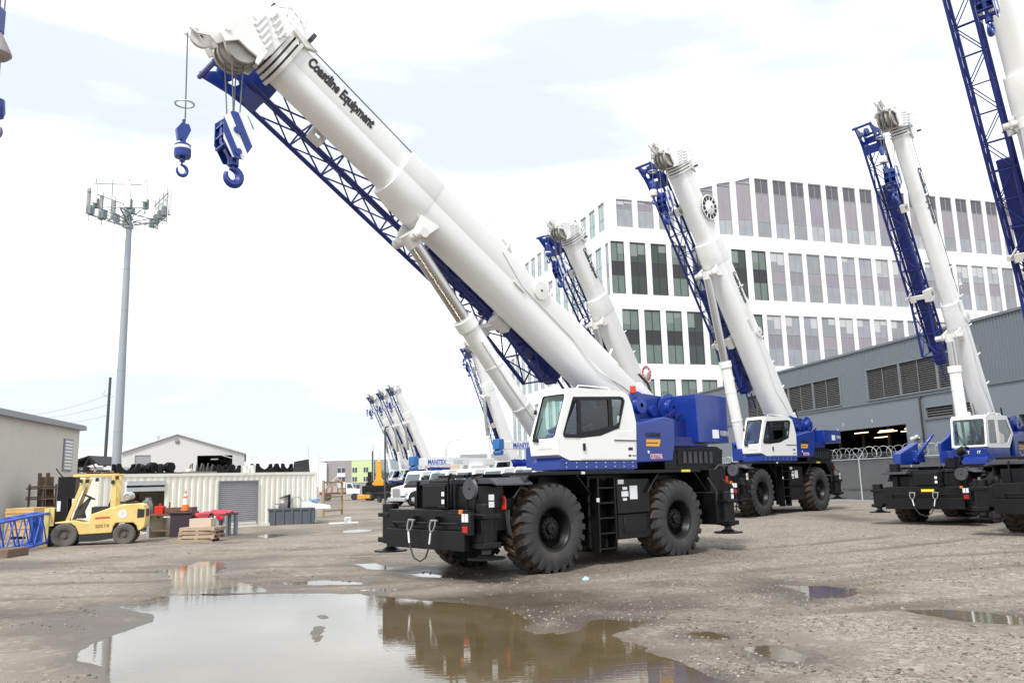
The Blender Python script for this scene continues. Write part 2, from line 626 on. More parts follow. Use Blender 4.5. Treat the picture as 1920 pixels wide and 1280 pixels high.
gmask = mrange(ad.outputs[0], 0.42, 0.60, 0.0, 0.75)
c3 = mixc(gmask, c1, c2)
c3 = mixc(mrange(peb2.outputs['Green'], 0.82, 0.95, 0.0, 0.5), c3, (0.40, 0.35, 0.30))
att = n.nodes.new('ShaderNodeAttribute')
att.attribute_name = 'wet'
atk = n.nodes.new('ShaderNodeAttribute')
atk.attribute_name = 'track'
c3 = mixc(mrange(atk.outputs['Fac'], 0.15, 0.9, 0.0, 0.85), c3, mixc(noise(6, 5, 0.6), (0.090, 0.065, 0.045), (0.180, 0.142, 0.106)))
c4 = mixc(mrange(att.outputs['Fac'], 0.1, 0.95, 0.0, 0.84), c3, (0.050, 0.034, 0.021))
K(c4, b.inputs['Base Color'])
K(mrange(att.outputs['Fac'], 0.15, 0.95, 0.9, 0.38), b.inputs['Roughness'])
b.inputs['Specular IOR Level'].default_value = 0.35
bp = n.nodes.new('ShaderNodeBump')
bp.inputs['Strength'].default_value = 0.55
bp.inputs['Distance'].default_value = 0.02
K(mixc(0.5, noise(28, 6, 0.7), vor.outputs['Distance']), bp.inputs['Height'])
K(bp.outputs['Normal'], b.inputs['Normal'])
me.materials.append(gm)

WATER = bpy.data.materials.new('muddy_water')
WATER.use_nodes = True
n = WATER.node_tree
K = n.links.new
b = n.nodes['Principled BSDF']
t = n.nodes.new('ShaderNodeTexCoord')
K(mixc(mrange(noise(0.6, 5), 0.35, 0.65), (0.098, 0.073, 0.038), (0.145, 0.108, 0.060)), b.inputs['Base Color'])
b.inputs['Roughness'].default_value = 0.015
b.inputs['IOR'].default_value = 1.42
b.inputs['Specular IOR Level'].default_value = 0.5
b.inputs['Coat Weight'].default_value = 0.12
b.inputs['Coat Roughness'].default_value = 0.012
bp = n.nodes.new('ShaderNodeBump')
bp.inputs['Strength'].default_value = 0.07
bp.inputs['Distance'].default_value = 0.012
st = n.nodes.new('ShaderNodeMapping')
st.inputs['Scale'].default_value = (0.6, 1.6, 1)
K(t.outputs['Object'], st.inputs['Vector'])
K(noise(9, 3, 0.5, st.outputs['Vector']), bp.inputs['Height'])
K(bp.outputs['Normal'], b.inputs['Normal'])
for (lab, _), poly in zip(PUDDLES, WPOLY):
    c = poly.mean(0)
    o = MB()
    ring = [(x + (x - c[0]) / max(0.2, math.hypot(x - c[0], y - c[1])) * 0.22, y + (y - c[1]) / max(0.2, math.hypot(x - c[0], y - c[1])) * 0.22, 0.0) for x, y in poly]
    o.add(ring, [tuple(range(len(ring)))])
    q = o.build('puddle_water', WATER, smooth=0)
    tag(q, lab, 'puddle', kind='structure')

# loose stones: one object nobody could count
ico = bmesh.new()
bmesh.ops.create_icosphere(ico, subdivisions=1, radius=1)
iv = np.array([v.co[:] for v in ico.verts])
jf = np.array([[v.index for v in f.verts] for f in ico.faces])
ico.free()
NS = 30000
r_ = 6.3 + 22 * rng.random(NS * 4) ** 2.2
a_ = (rng.random(NS * 4) - 0.5) * R(84)
sx, sy = r_ * np.sin(a_), r_ * np.cos(a_)
cl = vnoise(sx * 0.8, sy * 0.8, 21) * 0.6 + vnoise(sx * 2.3, sy * 2.3, 22) * 0.4 + np.clip(sx / 16, -0.25, 0.35)
sS = pool_sdf(sx, sy)
ok = (sS > -0.05) & (cl + 0.35 * rng.random(NS * 4) > 0.24)
sx, sy, sS = sx[ok][:NS], sy[ok][:NS], sS[ok][:NS]
NS = len(sx)
sz = 0.004 + 0.016 * rng.random(NS) ** 4
sh = ground_height(sx, sy, sS)
rot = rng.random(NS) * 2 * PI
dim = np.stack([sz * (0.8 + 0.7 * rng.random(NS)), sz * (0.8 + 0.5 * rng.random(NS)), sz * (0.45 + 0.35 * rng.random(NS))], -1)
P = iv[None] * dim[:, None] * (1 + 0.22 * (rng.random((NS, len(iv), 1)) - 0.5))
cr, sr = np.cos(rot)[:, None], np.sin(rot)[:, None]
P = np.stack([P[..., 0] * cr - P[..., 1] * sr + sx[:, None], P[..., 0] * sr + P[..., 1] * cr + sy[:, None], P[..., 2] + (sh + sz * 0.2)[:, None]], -1)
FI = (jf[None] + (np.arange(NS) * len(iv))[:, None, None]).reshape(-1, 3)
me = bpy.data.meshes.new('gravel')
me.vertices.add(NS * len(iv))
me.vertices.foreach_set('co', P.astype(np.float32).ravel())
me.loops.add(FI.size)
me.loops.foreach_set('vertex_index', FI.astype(np.int32).ravel())
me.polygons.add(len(FI))
me.polygons.foreach_set('loop_start', (np.arange(len(FI)) * 3).astype(np.int32))
me.polygons.foreach_set('material_index', np.repeat(rng.choice(4, NS, p=[.38, .32, .23, .07]), len(jf)).astype(np.int32))
me.update(calc_edges=True)
for k, c in enumerate([(0.26, 0.228, 0.195), (0.17, 0.145, 0.122), (0.09, 0.078, 0.068), (0.34, 0.305, 0.265)]):
    me.materials.append(mat('stone_%d' % k, c, 0.8, var=0.3, vscale=20))
g = bpy.data.objects.new('gravel', me)
COL.objects.link(g)
tag(g, 'loose gravel stones scattered over the yard', 'gravel', kind='stuff')
# a scrap of blue plastic beside the front tyre
c = gp(1098, 1090)
m = MB()
m.add([(-0.05, -0.03, 0.03), (0.05, -0.04, 0.035), (0.07, 0.03, 0.06), (0, 0.05, 0.075), (-0.06, 0.03, 0.05), (0, 0, 0.095)], [(0, 1, 5), (1, 2, 5), (2, 3, 5), (3, 4, 5), (4, 0, 5), (0, 4, 3, 2, 1)])
tag(m.build('plastic_scrap', mat('pale_blue_plastic', (0.25, 0.5, 0.62), 0.4), loc=(c.x, c.y, 0.0)), 'crumpled scrap of pale blue plastic on the mud by the front tyre', 'litter')

# ------------------------------------------------------------------ cranes
def holed(outer, holes, mapf, t0, t1, mb, mi=0):
    """flat panel with holes, thickness t0..t1, mapf(u, v, t) -> xyz"""
    bm = bmesh.new()
    loops = [outer] + list(holes)
    es = []
    for lp in loops:
        vs = [bm.verts.new((u, v, 0)) for u, v in lp]
        es += [bm.edges.new((vs[i], vs[(i + 1) % len(vs)])) for i in range(len(vs))]
    bmesh.ops.triangle_fill(bm, edges=es, use_beauty=True, use_dissolve=False)
    bm.verts.index_update()
    v2 = [(v.co.x, v.co.y) for v in bm.verts]
    f2 = [tuple(v.index for v in f.verts) for f in bm.faces]
    bm.free()
    k = len(v2)
    mb.add([mapf(u, v, t0) for u, v in v2] + [mapf(u, v, t1) for u, v in v2], [f[::-1] for f in f2] + [tuple(i + k for i in f) for f in f2], mi)
    for lp in loops:
        nn = len(lp)
        mb.add([mapf(u, v, t0) for u, v in lp] + [mapf(u, v, t1) for u, v in lp], [(i, (i + 1) % nn, nn + (i + 1) % nn, nn + i) for i in range(nn)], mi)
    return mb


def vpath(mb, pts, radii, n=10, mi=0):
    pts = [Vector(p) for p in pts]
    rings, prev = [], None
    for i, p in enumerate(pts):
        d = (pts[min(i + 1, len(pts) - 1)] - pts[max(i - 1, 0)]).normalized()
        a = d.orthogonal().normalized() if prev is None else (prev - d * prev.dot(d)).normalized()
        prev = a
        bb = d.cross(a)
        rings.append([p + (a * math.cos(t_) + bb * math.sin(t_)) * radii[i] for t_ in [2 * PI * k / n for k in range(n)]])
    return mb.loft(rings, mi)


def hook_shape(mb, c, r, th, mi=0):
    """hook hanging with its shank top at c; opening towards +x"""
    x, y, z = c
    pts, rad = [], []
    for k in range(3):
        pts.append((x, y, z - k * r * 0.22))
        rad.append(th * 0.75)
    cz = z - r * 1.62
    for k in range(15):
        a = R(80 + k * 22)
        pts.append((x + math.cos(a) * r * 0.72, y, cz + math.sin(a) * r * 0.80))
        rad.append(th * (0.85 + 0.45 * math.sin(PI * min(1, k / 12)) if k < 12 else 0.85 - 0.17 * (k - 12)))
    vpath(mb, pts, rad, 10, mi)


def clip_strip(poly, n_, lo_, hi_):
    """part of a convex polygon whose distance along n_ lies between lo_ and hi_"""
    for sg_, lim in ((1, lo_), (-1, -hi_)):
        out_ = []
        for i in range(len(poly)):
            p, q = poly[i], poly[(i + 1) % len(poly)]
            dp = sg_ * (p[0] * n_[0] + p[1] * n_[1]) - lim
            dq = sg_ * (q[0] * n_[0] + q[1] * n_[1]) - lim
            if dp >= 0:
                out_.append(p)
            if dp * dq < 0:
                f = dp / (dp - dq)
                out_.append((p[0] + (q[0] - p[0]) * f, p[1] + (q[1] - p[1]) * f))
        poly = out_
        if len(poly) < 3:
            return []
    return poly


TYRES = {}


def wheel(parent, x, y, side, D=1.72, wd=0.66, detail=2, bite=0.97):
    Rr = D / 2
    key = (D, wd, side, detail)
    cen = (x, y - side * wd * 0.5, Rr * bite)
    if key not in TYRES:
        rr = Rr * 0.465
        Rb = Rr - 0.068
        m = MB()
        h = wd
        prof = [(rr, -h * .40), (rr + .04, -h * .46), (Rr * .68, -h * .52), (Rb - .10, -h * .50), (Rb - .03, -h * .45), (Rb, -h * .36)]
        prof2 = [(Rb, h * .36), (Rb - .03, h * .45), (Rb - .10, h * .50), (Rr * .68, h * .52), (rr + .04, h * .46), (rr, h * .40)]
        nseg = 64 if detail > 1 else 32
        m.lathe(prof, n=nseg)
        m.lathe([prof[-1], prof2[0]], n=nseg, mi=1)
        m.lathe(prof2, n=nseg)
        if detail > 0:
            N = 24
            for sd_ in (-1, 1):
                for k in range(N):
                    a0 = 2 * PI * (k + (0.5 if sd_ > 0 else 0)) / N
                    path_ = [(0.02 * h, 0.0, Rr, Rb - .03), (0.20 * h, 0.07, Rr, Rb - .03), (0.36 * h, 0.13, Rr - .005, Rb - .03), (0.47 * h, 0.14, Rr - .035, Rb - .07), (0.515 * h, 0.14, Rb - .10, Rb - .15), (0.525 * h, 0.14, Rb - .20, Rb - .22)]
                    hw = [0.062, 0.066, 0.072, 0.074, 0.07, 0.05]
                    rings = []
                    for (t_, da, rt, rb_), q in zip(path_, hw):
                        tt = sd_ * t_
                        tb = sd_ * (t_ if t_ < 0.4 * h else t_ - 0.05)
                        ring = []
                        for aa, r_2, t2 in ((a0 + da - q * .85, rt, tt), (a0 + da + q * .85, rt, tt), (a0 + da + q, rb_, tb), (a0 + da - q, rb_, tb)):
                            ring.append((math.cos(aa) * r_2, t2, math.sin(aa) * r_2))
                        rings.append(ring)
                    m.loft(rings[:4], mi=1)
                    m.loft(rings[2:], mi=0)
        rim = MB()
        s_ = side
        rim.lathe([(rr + .035, s_ * h * .44), (rr + .03, s_ * h * .465), (rr - .005, s_ * h * .45), (rr - .03, s_ * h * .40), (rr - .045, s_ * h * .12), (rr * .80, s_ * h * .05), (rr * .62, s_ * h * .08), (rr * .56, s_ * h * .22), (rr * .50, s_ * h * .27), (rr * .30, s_ * h * .28), (rr * .26, s_ * h * .36), (0.02, s_ * h * .37)], n=40)
        rim.lathe([(rr + .03, -s_ * h * .44), (rr - .04, -s_ * h * .1), (0.02, -s_ * h * .08)], n=32)
        for k in range(12):
            a = 2 * PI * k / 12
            rim.tube((math.cos(a) * rr * .43, s_ * h * .25, math.sin(a) * rr * .43), (math.cos(a) * rr * .43, s_ * h * .315, math.sin(a) * rr * .43), .02, 6)
        T = m.build('tyre', [RUBBER, MUDDY], parent, loc=cen)
        Q = rim.build('rim', [BLACK, DECK], T)
        TYRES[key] = (T, Q)
        return T
    T0, Q0 = TYRES[key]
    T, Q = T0.copy(), Q0.copy()
    COL.objects.link(T)
    COL.objects.link(Q)
    T.parent = parent
    T.location = cen
    Q.parent = T
    T.rotation_euler = (0, rng.random() * 6, 0)
    return T


def sec(hw, top, bot):
    p = [(hw, 0.03), (hw - .014, 0.012), (hw - .014, -.02)]
    for k in range(1, 12):
        a = PI * k / 12
        p.append(((hw - .014) * math.copysign(abs(math.cos(a)) ** 0.75, math.cos(a)), -.02 + (bot + .02) * math.sin(a) ** 0.8))
    p += [(-hw + .014, -.02), (-hw + .014, 0.012), (-hw, 0.03), (-hw, top - .05), (-hw + .05, top), (hw - .05, top), (hw, top - .05)]
    return p


def loft_sec(m, sts, mi=0):
    m.loft([[(s_, y, n_) for y, n_ in sec(hw, top, bot)] for s_, hw, top, bot in sts], mi)


def crane(name, label, cat, O, ang, s=1.0, th=33.3, slew=0.0, bl=1.0, cylx=.75, wb=3.8, cab='round', cw=(-2.75, -4.15, 2.5, 3.62), detail=2, text=None, block=None, ball=None, hook_labels=None, reel=None, jib=True, group='cranes parked in the yard', inner_end=10.85, be=8.1, br=(4.05, 9.5), jl=None, ballm=None, jbox=(2.0, 6.3), bw=.82):
    root = thing(name, label, cat, (O[0], O[1], 0), PI + R(ang), s, group)
    SLEW = Matrix.Rotation(R(slew), 4, 'Z')
    th_ = R(th)
    PX, PZ = -2.14, 3.26
    ct, st_ = math.cos(th_), math.sin(th_)
    BM = SLEW @ basis((ct, 0, st_), (0, 1, 0), (-st_, 0, ct), (PX, 0, PZ))
    hb = wb / 2

    def loc(s_, y, n_):
        return BM @ Vector((s_, y, n_))
    bev = 0.012 if detail > 1 else 0
    # --- carrier
    m = MB()
    m.box(-3.5, 3.4, -.55, .55, .78, 1.55)
    m.box(3.32, 3.95, -1.17, 1.32, .55, .90).box(3.30, 3.88, -1.17, 1.32, .903, 1.26)
    m.box(2.95, 3.70, -.28, .62, 1.263, 1.74).box(3.0, 3.60, .623, 1.30, 1.263, 1.66)
    m.box(3.703, 3.76, -.20, .50, 1.30, 1.70)
    m.box(2.5, 3.3, -1.15, 1.15, .85, 1.60)
    m.box(-3.35, -2.95, -.9, .9, .85, 1.6).box(-1.1, 1.2, -.95, .85, .48, .779)  # low belly box is added to deepen the shade under the carrier
    m.box(-hb - .25, -hb + .25, -1.0, 1.0, .66, 1.02).box(hb - .25, hb + .25, -1.0, 1.0, .66, 1.02)
    m.lathe([(.32, -.5), (.34, 0), (.32, .5)], (hb, 0, .84), 'y', 16, caps=True)
    m.build('chassis', BLACK, root, bevel=bev)
    # deck with chamfered near and far edges
    m = MB()
    x1, x2 = 3.32, -3.35
    for sy in (1, -1):
        m.prism([(sy * .60, 1.70), (sy * 1.34, 1.70), (sy * 1.50, 1.66), (sy * 1.50, 1.70), (sy * 1.28, 1.81), (sy * .60, 1.81)], hb + .55, x1, 'x', 1)
        m.prism([(sy * .60, 1.83), (sy * 1.50, 1.83), (sy * 1.50, 1.90), (sy * .60, 1.90)], -hb - .85, hb + .548, 'x')
        # wheel arches: sloping ends
        for xc in (hb, -hb):
            for q in (1, -1):
                xa, xb_ = xc + q * .62, xc + q * 1.02
                m.slab([(xa, sy * .95, 1.828), (xa, sy * 1.49, 1.828), (xb_, sy * 1.49, 1.42), (xb_, sy * .95, 1.42)], (q * .7, 0, .7), .025)
        m.box(hb + .62, hb + 1.5, sy * .93 - .012, sy * .93 + .012, .72, 1.79)
        m.box(-hb + .1, hb - .1, sy * .96 - .02, sy * .96 + .02, 1.45, 1.828)
    m.box(x2, x1, -.598, .598, 1.60, 1.79)
    m.build('fender_deck', [BLACK, DECK], root, bevel=bev)
    for (x, sd_) in ((hb, 1), (hb, -1), (-hb, 1), (-hb, -1)):
        wheel(root, x, sd_ * 1.5, sd_, detail=min(detail, 2))
    # --- outriggers
    for fx, bx in ((1, 3.62), (-1, -3.74)):
        m = MB()
        if fx > 0:
            m.box(bx - .17, bx + .17, -1.55, 1.62, .70, 1.20)
        else:
            m.box(bx - .36, bx + .36, -1.42, 1.42, .62, 1.34)
        for sy in (1, -1):
            yy = sy * (1.52 if fx > 0 else 1.45)
            m.tube((bx, yy, .58), (bx, yy, 1.36), .165, 14)
            m.box(bx - .19, bx + .19, yy - .19, yy + .19, .60, .70).box(bx - .19, bx + .19, yy - .19, yy + .19, 1.10, 1.18)
        ob = m.build('outrigger_box', BLACK, root, bevel=bev)
        for sy in (1, -1):
            yy = sy * (1.52 if fx > 0 else 1.45)
            q = MB()
            q.tube((bx, yy, .44), (bx, yy, .6), .085, 12, mi=1)
            q.tube((bx, yy, .415), (bx, yy, .445), .33, 24).tube((bx, yy, .446), (bx, yy, .50), .2, 16, r2=.11)
            q.build('float_pad', [BLACK, DECK], ob)
    # lamp units
    for sy, xx in ((-1, 3.5), (1, 3.96)):
        yy = sy * 1.52 if sy < 0 else 1.40
        m = MB().box(xx - .06, xx + .02, yy - .14, yy + .14, .84, 1.24)
        lb = m.build('lamp_bracket', BLACK, root)
        if detail > 0:
            q = MB().box(xx + .021, xx + .035, yy - .085, yy - .01, 1.06, 1.20).box(xx + .021, xx + .035, yy + .01, yy + .085, 1.06, 1.20)
            q.build('headlight', LENS, lb)
            q = MB().box(xx + .021, xx + .035, yy - .07, yy + .07, .88, .99)
            q.build('tail_light', REDLENS, lb)
    # rear engine cover
    m = MB()
    m.prism([(-1.75, 1.903), (-3.90, 1.903), (-3.98, 2.34), (-3.75, 2.42), (-2.1, 2.42), (-1.75, 2.1)], -1.2, 1.28, 'y')
    m.box(-3.6, -2.2, 1.283, 1.30, 2.0, 2.33)
    for k in range(6):
        m.box(-3.5 + .2 * k, -3.38 + .2 * k, 1.303, 1.32, 2.03, 2.30, 1)
    m.box(-4.0, -3.36, -1.3, 1.3, 1.36, 1.88)
    m.build('engine_cover', [BLACK, DECK], root, bevel=bev)
    if detail > 0:
        # boxes, tank and steps between the axles
        m = MB()
        m.box(-1.02, .02, .98, 1.40, 1.02, 1.72).box(-1.16, -.02, .98, 1.36, .50, 1.0).box(-.9, -.2, 1.363, 1.38, .62, .95)
        m.build('tool_box', BLACK, root, bevel=bev)
        m = MB()
        for x in (.12, .62):
            m.box(x - .02, x + .02, 1.22, 1.44, .30, 1.75)
        for k in range(5):
            m.box(.141, .599, 1.18, 1.43, .34 + .30 * k, .37 + .30 * k)
        m.box(.1, .64, 1.10, 1.16, .36, 1.8)
        m.build('ladder', [BLACK, DECK], root)
        m = MB()
        m.box(.30, 1.0, .6, .95, .55, 1.2)
        m.build('fuel_tank', BLACK, root, bevel=bev)
    if detail > 1:
        for a in ((-.62, -.38, 1.30, 1.58, 1.402), (-.30, -.16, 1.50, 1.56, 1.402), (-.33, -.12, 1.36, 1.47, 1.402), (-.28, -.16, 1.28, 1.33, 1.402), (-.2, -.02, 1.62, 1.71, 1.402), (.60, .68, 1.28, 1.36, 1.442), (1.05, 1.15, 1.84, 1.89, 1.502)):
            MB().box(a[0], a[1], a[4], a[4] + .004, a[2], a[3]).build('warning_decal', STICK, root)
        m = MB()
        m.box(-2.36, -2.04, 1.502, 1.506, 1.84, 1.89)
        m.build('yellow_decal', YSTICK, root)
        # front furniture: hoops, round mirror, tow shackles, handles
        m = MB()
        for yy in (.66, 1.22):
            m.path([(3.72, yy - .1, .75), (3.72, yy - .1, 1.72), (3.72, yy - .06, 1.86), (3.72, yy, 1.90), (3.72, yy + .06, 1.86), (3.72, yy + .1, 1.72), (3.72, yy + .1, .75)], .022)
        for zz in (.72, 1.0, 1.30):
            m.box(3.70, 3.95, .57, .76, zz, zz + .03)
        m.path([(3.80, -.9, .86), (3.97, -.9, 1.02), (3.97, 1.2, 1.02)], .018)
        m.path([(3.97, .9, 1.20), (3.97, 1.32, 1.20)], .012)
        m.build('step_rail', BLACK, root)
        m = MB()
        m.lathe([(.02, 3.74), (.18, 3.75), (.21, 3.71), (.15, 3.66), (.02, 3.64)], (0, 1.22, 1.62), 'x', 24)
        m.path([(3.69, 1.22, 1.62), (3.65, 1.22, 1.80), (3.62, 1.45, 1.84)], .02)
        m.build('convex_mirror', DECK, root)
        for yy in (-.22, .50):
            m = MB()
            m.box(3.88, 4.0, yy - .035, yy + .035, .98, 1.14)
            sk = m.build('tow_eye', BLACK, root)
            m = MB()
            m.path([(4.02, yy - .07, 1.06), (4.04, yy - .08, .98), (4.06, yy - .05, .90), (4.07, yy, .87), (4.06, yy + .05, .90), (4.04, yy + .08, .98), (4.02, yy + .07, 1.06)], .016)
            m.tube((4.0, yy - .1, 1.07), (4.0, yy + .1, 1.07), .022)
            m.build('shackle', GREY, sk)
        m = MB()
        m.path([(4.07, -.22, .87), (4.08, -.16, .6), (4.09, -.02, .40), (4.09, .18, .34), (4.08, .34, .42), (4.07, .44, .62), (4.07, .50, .87)], .016)
        m.path([(4.075, -.215, .86), (4.085, -.175, .66)], .018, mi=1)
        m.path([(4.075, .495, .86), (4.075, .45, .66)], .018, mi=1)
        m.build('tow_cable', [ROPE_D, STICK], root)
        m = MB()
        holed([(-.085, -.12), (.085, -.12), (.085, .06), (.05, .12), (-.05, .12), (-.085, .06)], [[(-.04, -.05), (.04, -.05), (.04, .04), (.02, .07), (-.02, .07), (-.04, .04)]], lambda u, v, t_: (3.02 + t_, 1.30 - u, 1.36 + v), 0, .03, m, 1)
        m.build('tow_ring', [BLACK, RED], root)
        m = MB()
        m.path([(3.0, 1.36, 1.22), (3.02, 1.40, 1.0), (3.0, 1.42, .8), (2.9, 1.3, .75)], .02)
        m.path([(3.0, 1.43, 1.22), (3.04, 1.47, 1.0), (3.0, 1.48, .78), (2.9, 1.35, .7)], .02)
        m.path([(-3.2, 1.35, 1.7), (-3.3, 1.5, 1.4), (-3.35, 1.45, 1.15)], .02)
        m.path([(-3.8, 1.2, 1.72), (-3.95, 1.5, 1.5), (-4.12, 1.5, 1.2), (-4.12, 1.45, .9)], .016)
        m.build('hydraulic_hose', ROPE_D, root)
        for a in ((3.56, 3.68, 1.687, 1.692, 1.30, 1.40), (3.56, 3.68, 1.687, 1.692, 1.42, 1.52), (3.763, 3.768, .42, .50, 1.36, 1.44), (3.763, 3.768, .42, .50, 1.50, 1.58), (-3.80, -3.70, 1.62, 1.625, 1.20, 1.30), (-3.80, -3.70, 1.62, 1.625, 1.33, 1.43)):
            MB().box(*a).build('sticker', STICK, root)
        m = MB()
        m.tube((3.98, 1.28, 1.20), (3.98, 1.28, 1.27), .045, 12)
        m.build('marker_lamp', AMBER, root)
        m = MB()
        m.path([(-3.97, 1.2, 1.40), (-3.97, 1.2, 1.7)], .05, 10)
        m.tube((-4.02, 1.30, 1.55), (-4.02, 1.30, 1.72), .05, 12)
        m.build('rear_lamp', REDLENS, root)
        # grab rails on the rear
        m = MB()
        m.path([(-3.5, 1.35, 1.88), (-3.6, 1.40, 1.98), (-3.9, 1.40, 1.98)], .018)
        m.build('grab_rail', DECK, root)

    # --- superstructure (slews)
    m = MB()
    m.tube((-.2, 0, 1.86), (-.2, 0, 2.0), .72, 32, mi=1)
    m.box(-2.6, .5, -.62, .68, 2.0, 2.42).box(.5, 1.25, .0, .68, 2.0, 2.42)
    for y0, y1 in ((.56, .66), (-.66, -.56)):
        m.prism([(-2.85, 2.42), (.45, 2.423), (.45, 2.7), (-.25, 2.95), (-.85, 3.42), (-1.05, 3.56), (-1.9, 3.66), (-2.6, 3.62), (-2.85, 3.3)], y0, y1, 'y')
    m.tube((PX, -.75, PZ), (PX, .75, PZ), .13, 16)
    m.tube((cylx, -.3, 2.6), (cylx, .6, 2.6), .11, 16)
    m.prism([(-.55, 1.93), (1.74, 1.93), (1.74, 2.09), (-.55, 2.09)], .69, 1.50, 'y')
    m.slab([(1.43, .72, 2.092), (1.72, .72, 2.092), (1.58, .72, 2.2)], (0, 1, 0), .77)
    m.box(-.5, 1.0, 1.30, 1.46, 1.905, 1.928)
    if detail > 1:
        for k in range(8):
            m.tube((1.55 - .28 * k, 1.498, 2.06), (1.55 - .28 * k, 1.508, 2.06), .013, 6, mi=2).tube((1.55 - .28 * k, 1.498, 1.98), (1.55 - .28 * k, 1.508, 1.98), .013, 6, mi=2)
    m.build('slewing_frame', [BLUE, BLACK, STICK], root, M=SLEW, bevel=bev)
    m = MB()
    m.prism([(-.56, 2.05), (-1.82, 2.08), (-1.93, 2.45), (-1.97, 3.02), (-1.60, 3.05), (-.56, 2.86)], .80, 1.46, 'y')
    sbx = m.build('side_cabinet', BLUE, root, M=SLEW, bevel=0.03 if detail > 1 else 0)
    m = MB()
    m.box(-2.80, -1.95, .62, 1.16, 2.42, 3.0)
    for k in range(5):
        m.tube((-2.05 - .13 * k, 1.0 + .05 * (k % 2), 2.95), (-2.1 - .13 * k, 1.17, 3.15 + .06 * (k % 3)), .035, 8)
    m.box(-2.75, -1.96, 1.1, 1.4, 2.42, 2.62)
    m.build('valve_bank', NAVY, root, M=SLEW)
    for xw, zw, r_2 in ((-1.55, 3.36, .28), (-2.72, 3.34, .30)):
        m = MB()
        m.lathe([(.05, -.5), (r_2 + .05, -.5), (r_2 + .05, -.45), (r_2 - .04, -.44), (r_2 - .04, .44), (r_2 + .05, .45), (r_2 + .05, .5), (r_2 - .08, .51), (r_2 - .1, .62), (.05, .63)], (xw, .25, zw), 'y', 24)
        wn = m.build('winch_drum', BLUE, root, M=SLEW)
        m = MB()
        m.lathe([(r_2 - .035, -.43), (r_2 + .01, -.42), (r_2 + .01, .42), (r_2 - .035, .43)], (xw, .25, zw), 'y', 24)
        m.build('wound_rope', ROPE, wn, M=SLEW)
    a0, a1, b0, b1 = cw
    m = MB()
    m.prism([(a0, 1.50), (a0 - (a0 - a1) * .6, 1.50), (a1, 1.36), (a1, -1.36), (a0 - (a0 - a1) * .6, -1.50), (a0, -1.50)], b0, b1, 'z')
    cwt = m.build('counterweight', BLUE, root, M=SLEW, bevel=0.015 if detail else 0)
    if detail > 1:
        m = MB()
        m.box(a0 - .55, a0 - .80, 1.502, 1.506, b0 + .10, b0 + .30)
        m.slab([(a1 + .36, 1.435, b0 + .4), (a1 + .22, 1.405, b0 + .4), (a1 + .22, 1.405, b0 + .57), (a1 + .36, 1.435, b0 + .57)], (.2, .98, 0), .006)
        m.build('decal', STICK, cwt, M=SLEW)
        lettering('GR-800XL-4', .17, SLEW @ basis((-.976, -.22, 0), (0, 0, 1), (-.22, .976, 0), (a0 - (a0 - a1) * .62, 1.505, b0 + .16)), GREYINK, cwt, xs=.55, bold=.02)
    if detail > 1 and th < 40:
        m = MB()
        m.tube((-1.42, .75, 3.64), (-1.42, .75, 3.80), .075, 12, r2=.06)
        m.tube((-1.42, .75, 3.56), (-1.42, .75, 3.66), .03, 8, mi=1)
        m.build('warning_beacon', [RED, BLUE], root, M=SLEW)
    if detail > 1:
        lettering('COASTLINE', .135, SLEW @ basis((-1, 0, 0), (0, 0, 1), (0, 1, 0), (-.92, 1.466, 2.60)), INK, sbx, xs=.72, bold=.02)
        m = MB()
        m.prism([(-.93, 2.40), (-1.36, 2.40), (-1.42, 2.55), (-.93, 2.55)], 1.463, 1.467, 'y')
        m.build('badge', OSTICK, sbx, M=SLEW)
        m = MB().prism([(-.95, 2.465), (-1.30, 2.465), (-1.31, 2.485), (-.95, 2.485)], 1.468, 1.470, 'y')
        m.build('badge_line', INK, sbx, M=SLEW)
        lettering('OUTP96', .155, SLEW @ basis((-1, 0, 0), (0, 0, 1), (0, 1, 0), (-1.04, 1.466, 2.13)), PINKINK, sbx, xs=.72, bold=.03)
        m = MB().box(-1.02, -.96, 1.463, 1.467, 2.25, 2.31)
        m.build('decal', STICK, sbx, M=SLEW)
    # --- cab
    if cab == 'round':
        y0, y1 = .72, 1.50
        side = [(1.46, 2.11), (1.76, 2.22), (1.80, 2.50), (1.43, 3.46), (1.36, 3.53), (1.2, 3.55), (-.2, 3.55), (-.38, 3.47), (-.48, 3.27), (-.585, 2.9), (-.54, 2.11)]
        win = [(1.30, 3.36), (-.10, 3.43), (-.20, 3.41), (-.24, 3.34), (-.03, 2.77), (.55, 2.60), (1.1, 2.55), (1.55, 2.55), (1.61, 2.58), (1.61, 2.64)]
        cx0 = sum(p[0] for p in win) / len(win)
        cz0 = sum(p[1] for p in win) / len(win)
        hole = [(cx0 + (x - cx0) * .965, cz0 + (z - cz0) * .95) for x, z in win]
        m = MB()
        holed(side, [hole], lambda u, v, t_: (u, t_, v), y1 - .03, y1, m)
        holed(side, [hole], lambda u, v, t_: (u, t_, v), y0, y0 + .03, m)
        for i in range(len(side)):
            p, q = side[i], side[(i + 1) % len(side)]
            if i == 2:
                continue
            m.slab([(p[0], y0 + .03, p[1]), (q[0], y0 + .03, q[1]), (q[0], y1 - .03, q[1]), (p[0], y1 - .03, p[1])], (-.5 if i in (1,) else 0, 0, 0.001), .001)
        p, q = Vector((1.80, 0, 2.50)), Vector((1.43, 0, 3.46))
        d_ = (q - p)
        ln = d_.length
        d_.normalize()
        nn = Vector((d_.z, 0, -d_.x))
        wo = [(y0 + .03, 0), (y1 - .03, 0), (y1 - .03, ln), (y0 + .03, ln)]
        wi = [(y0 + .10, .05), (y1 - .12, .05), (y1 - .07, .10), (y1 - .07, ln - .08), (y1 - .12, ln - .04), (y0 + .10, ln - .04), (y0 + .07, ln - .08), (y0 + .07, .10)]
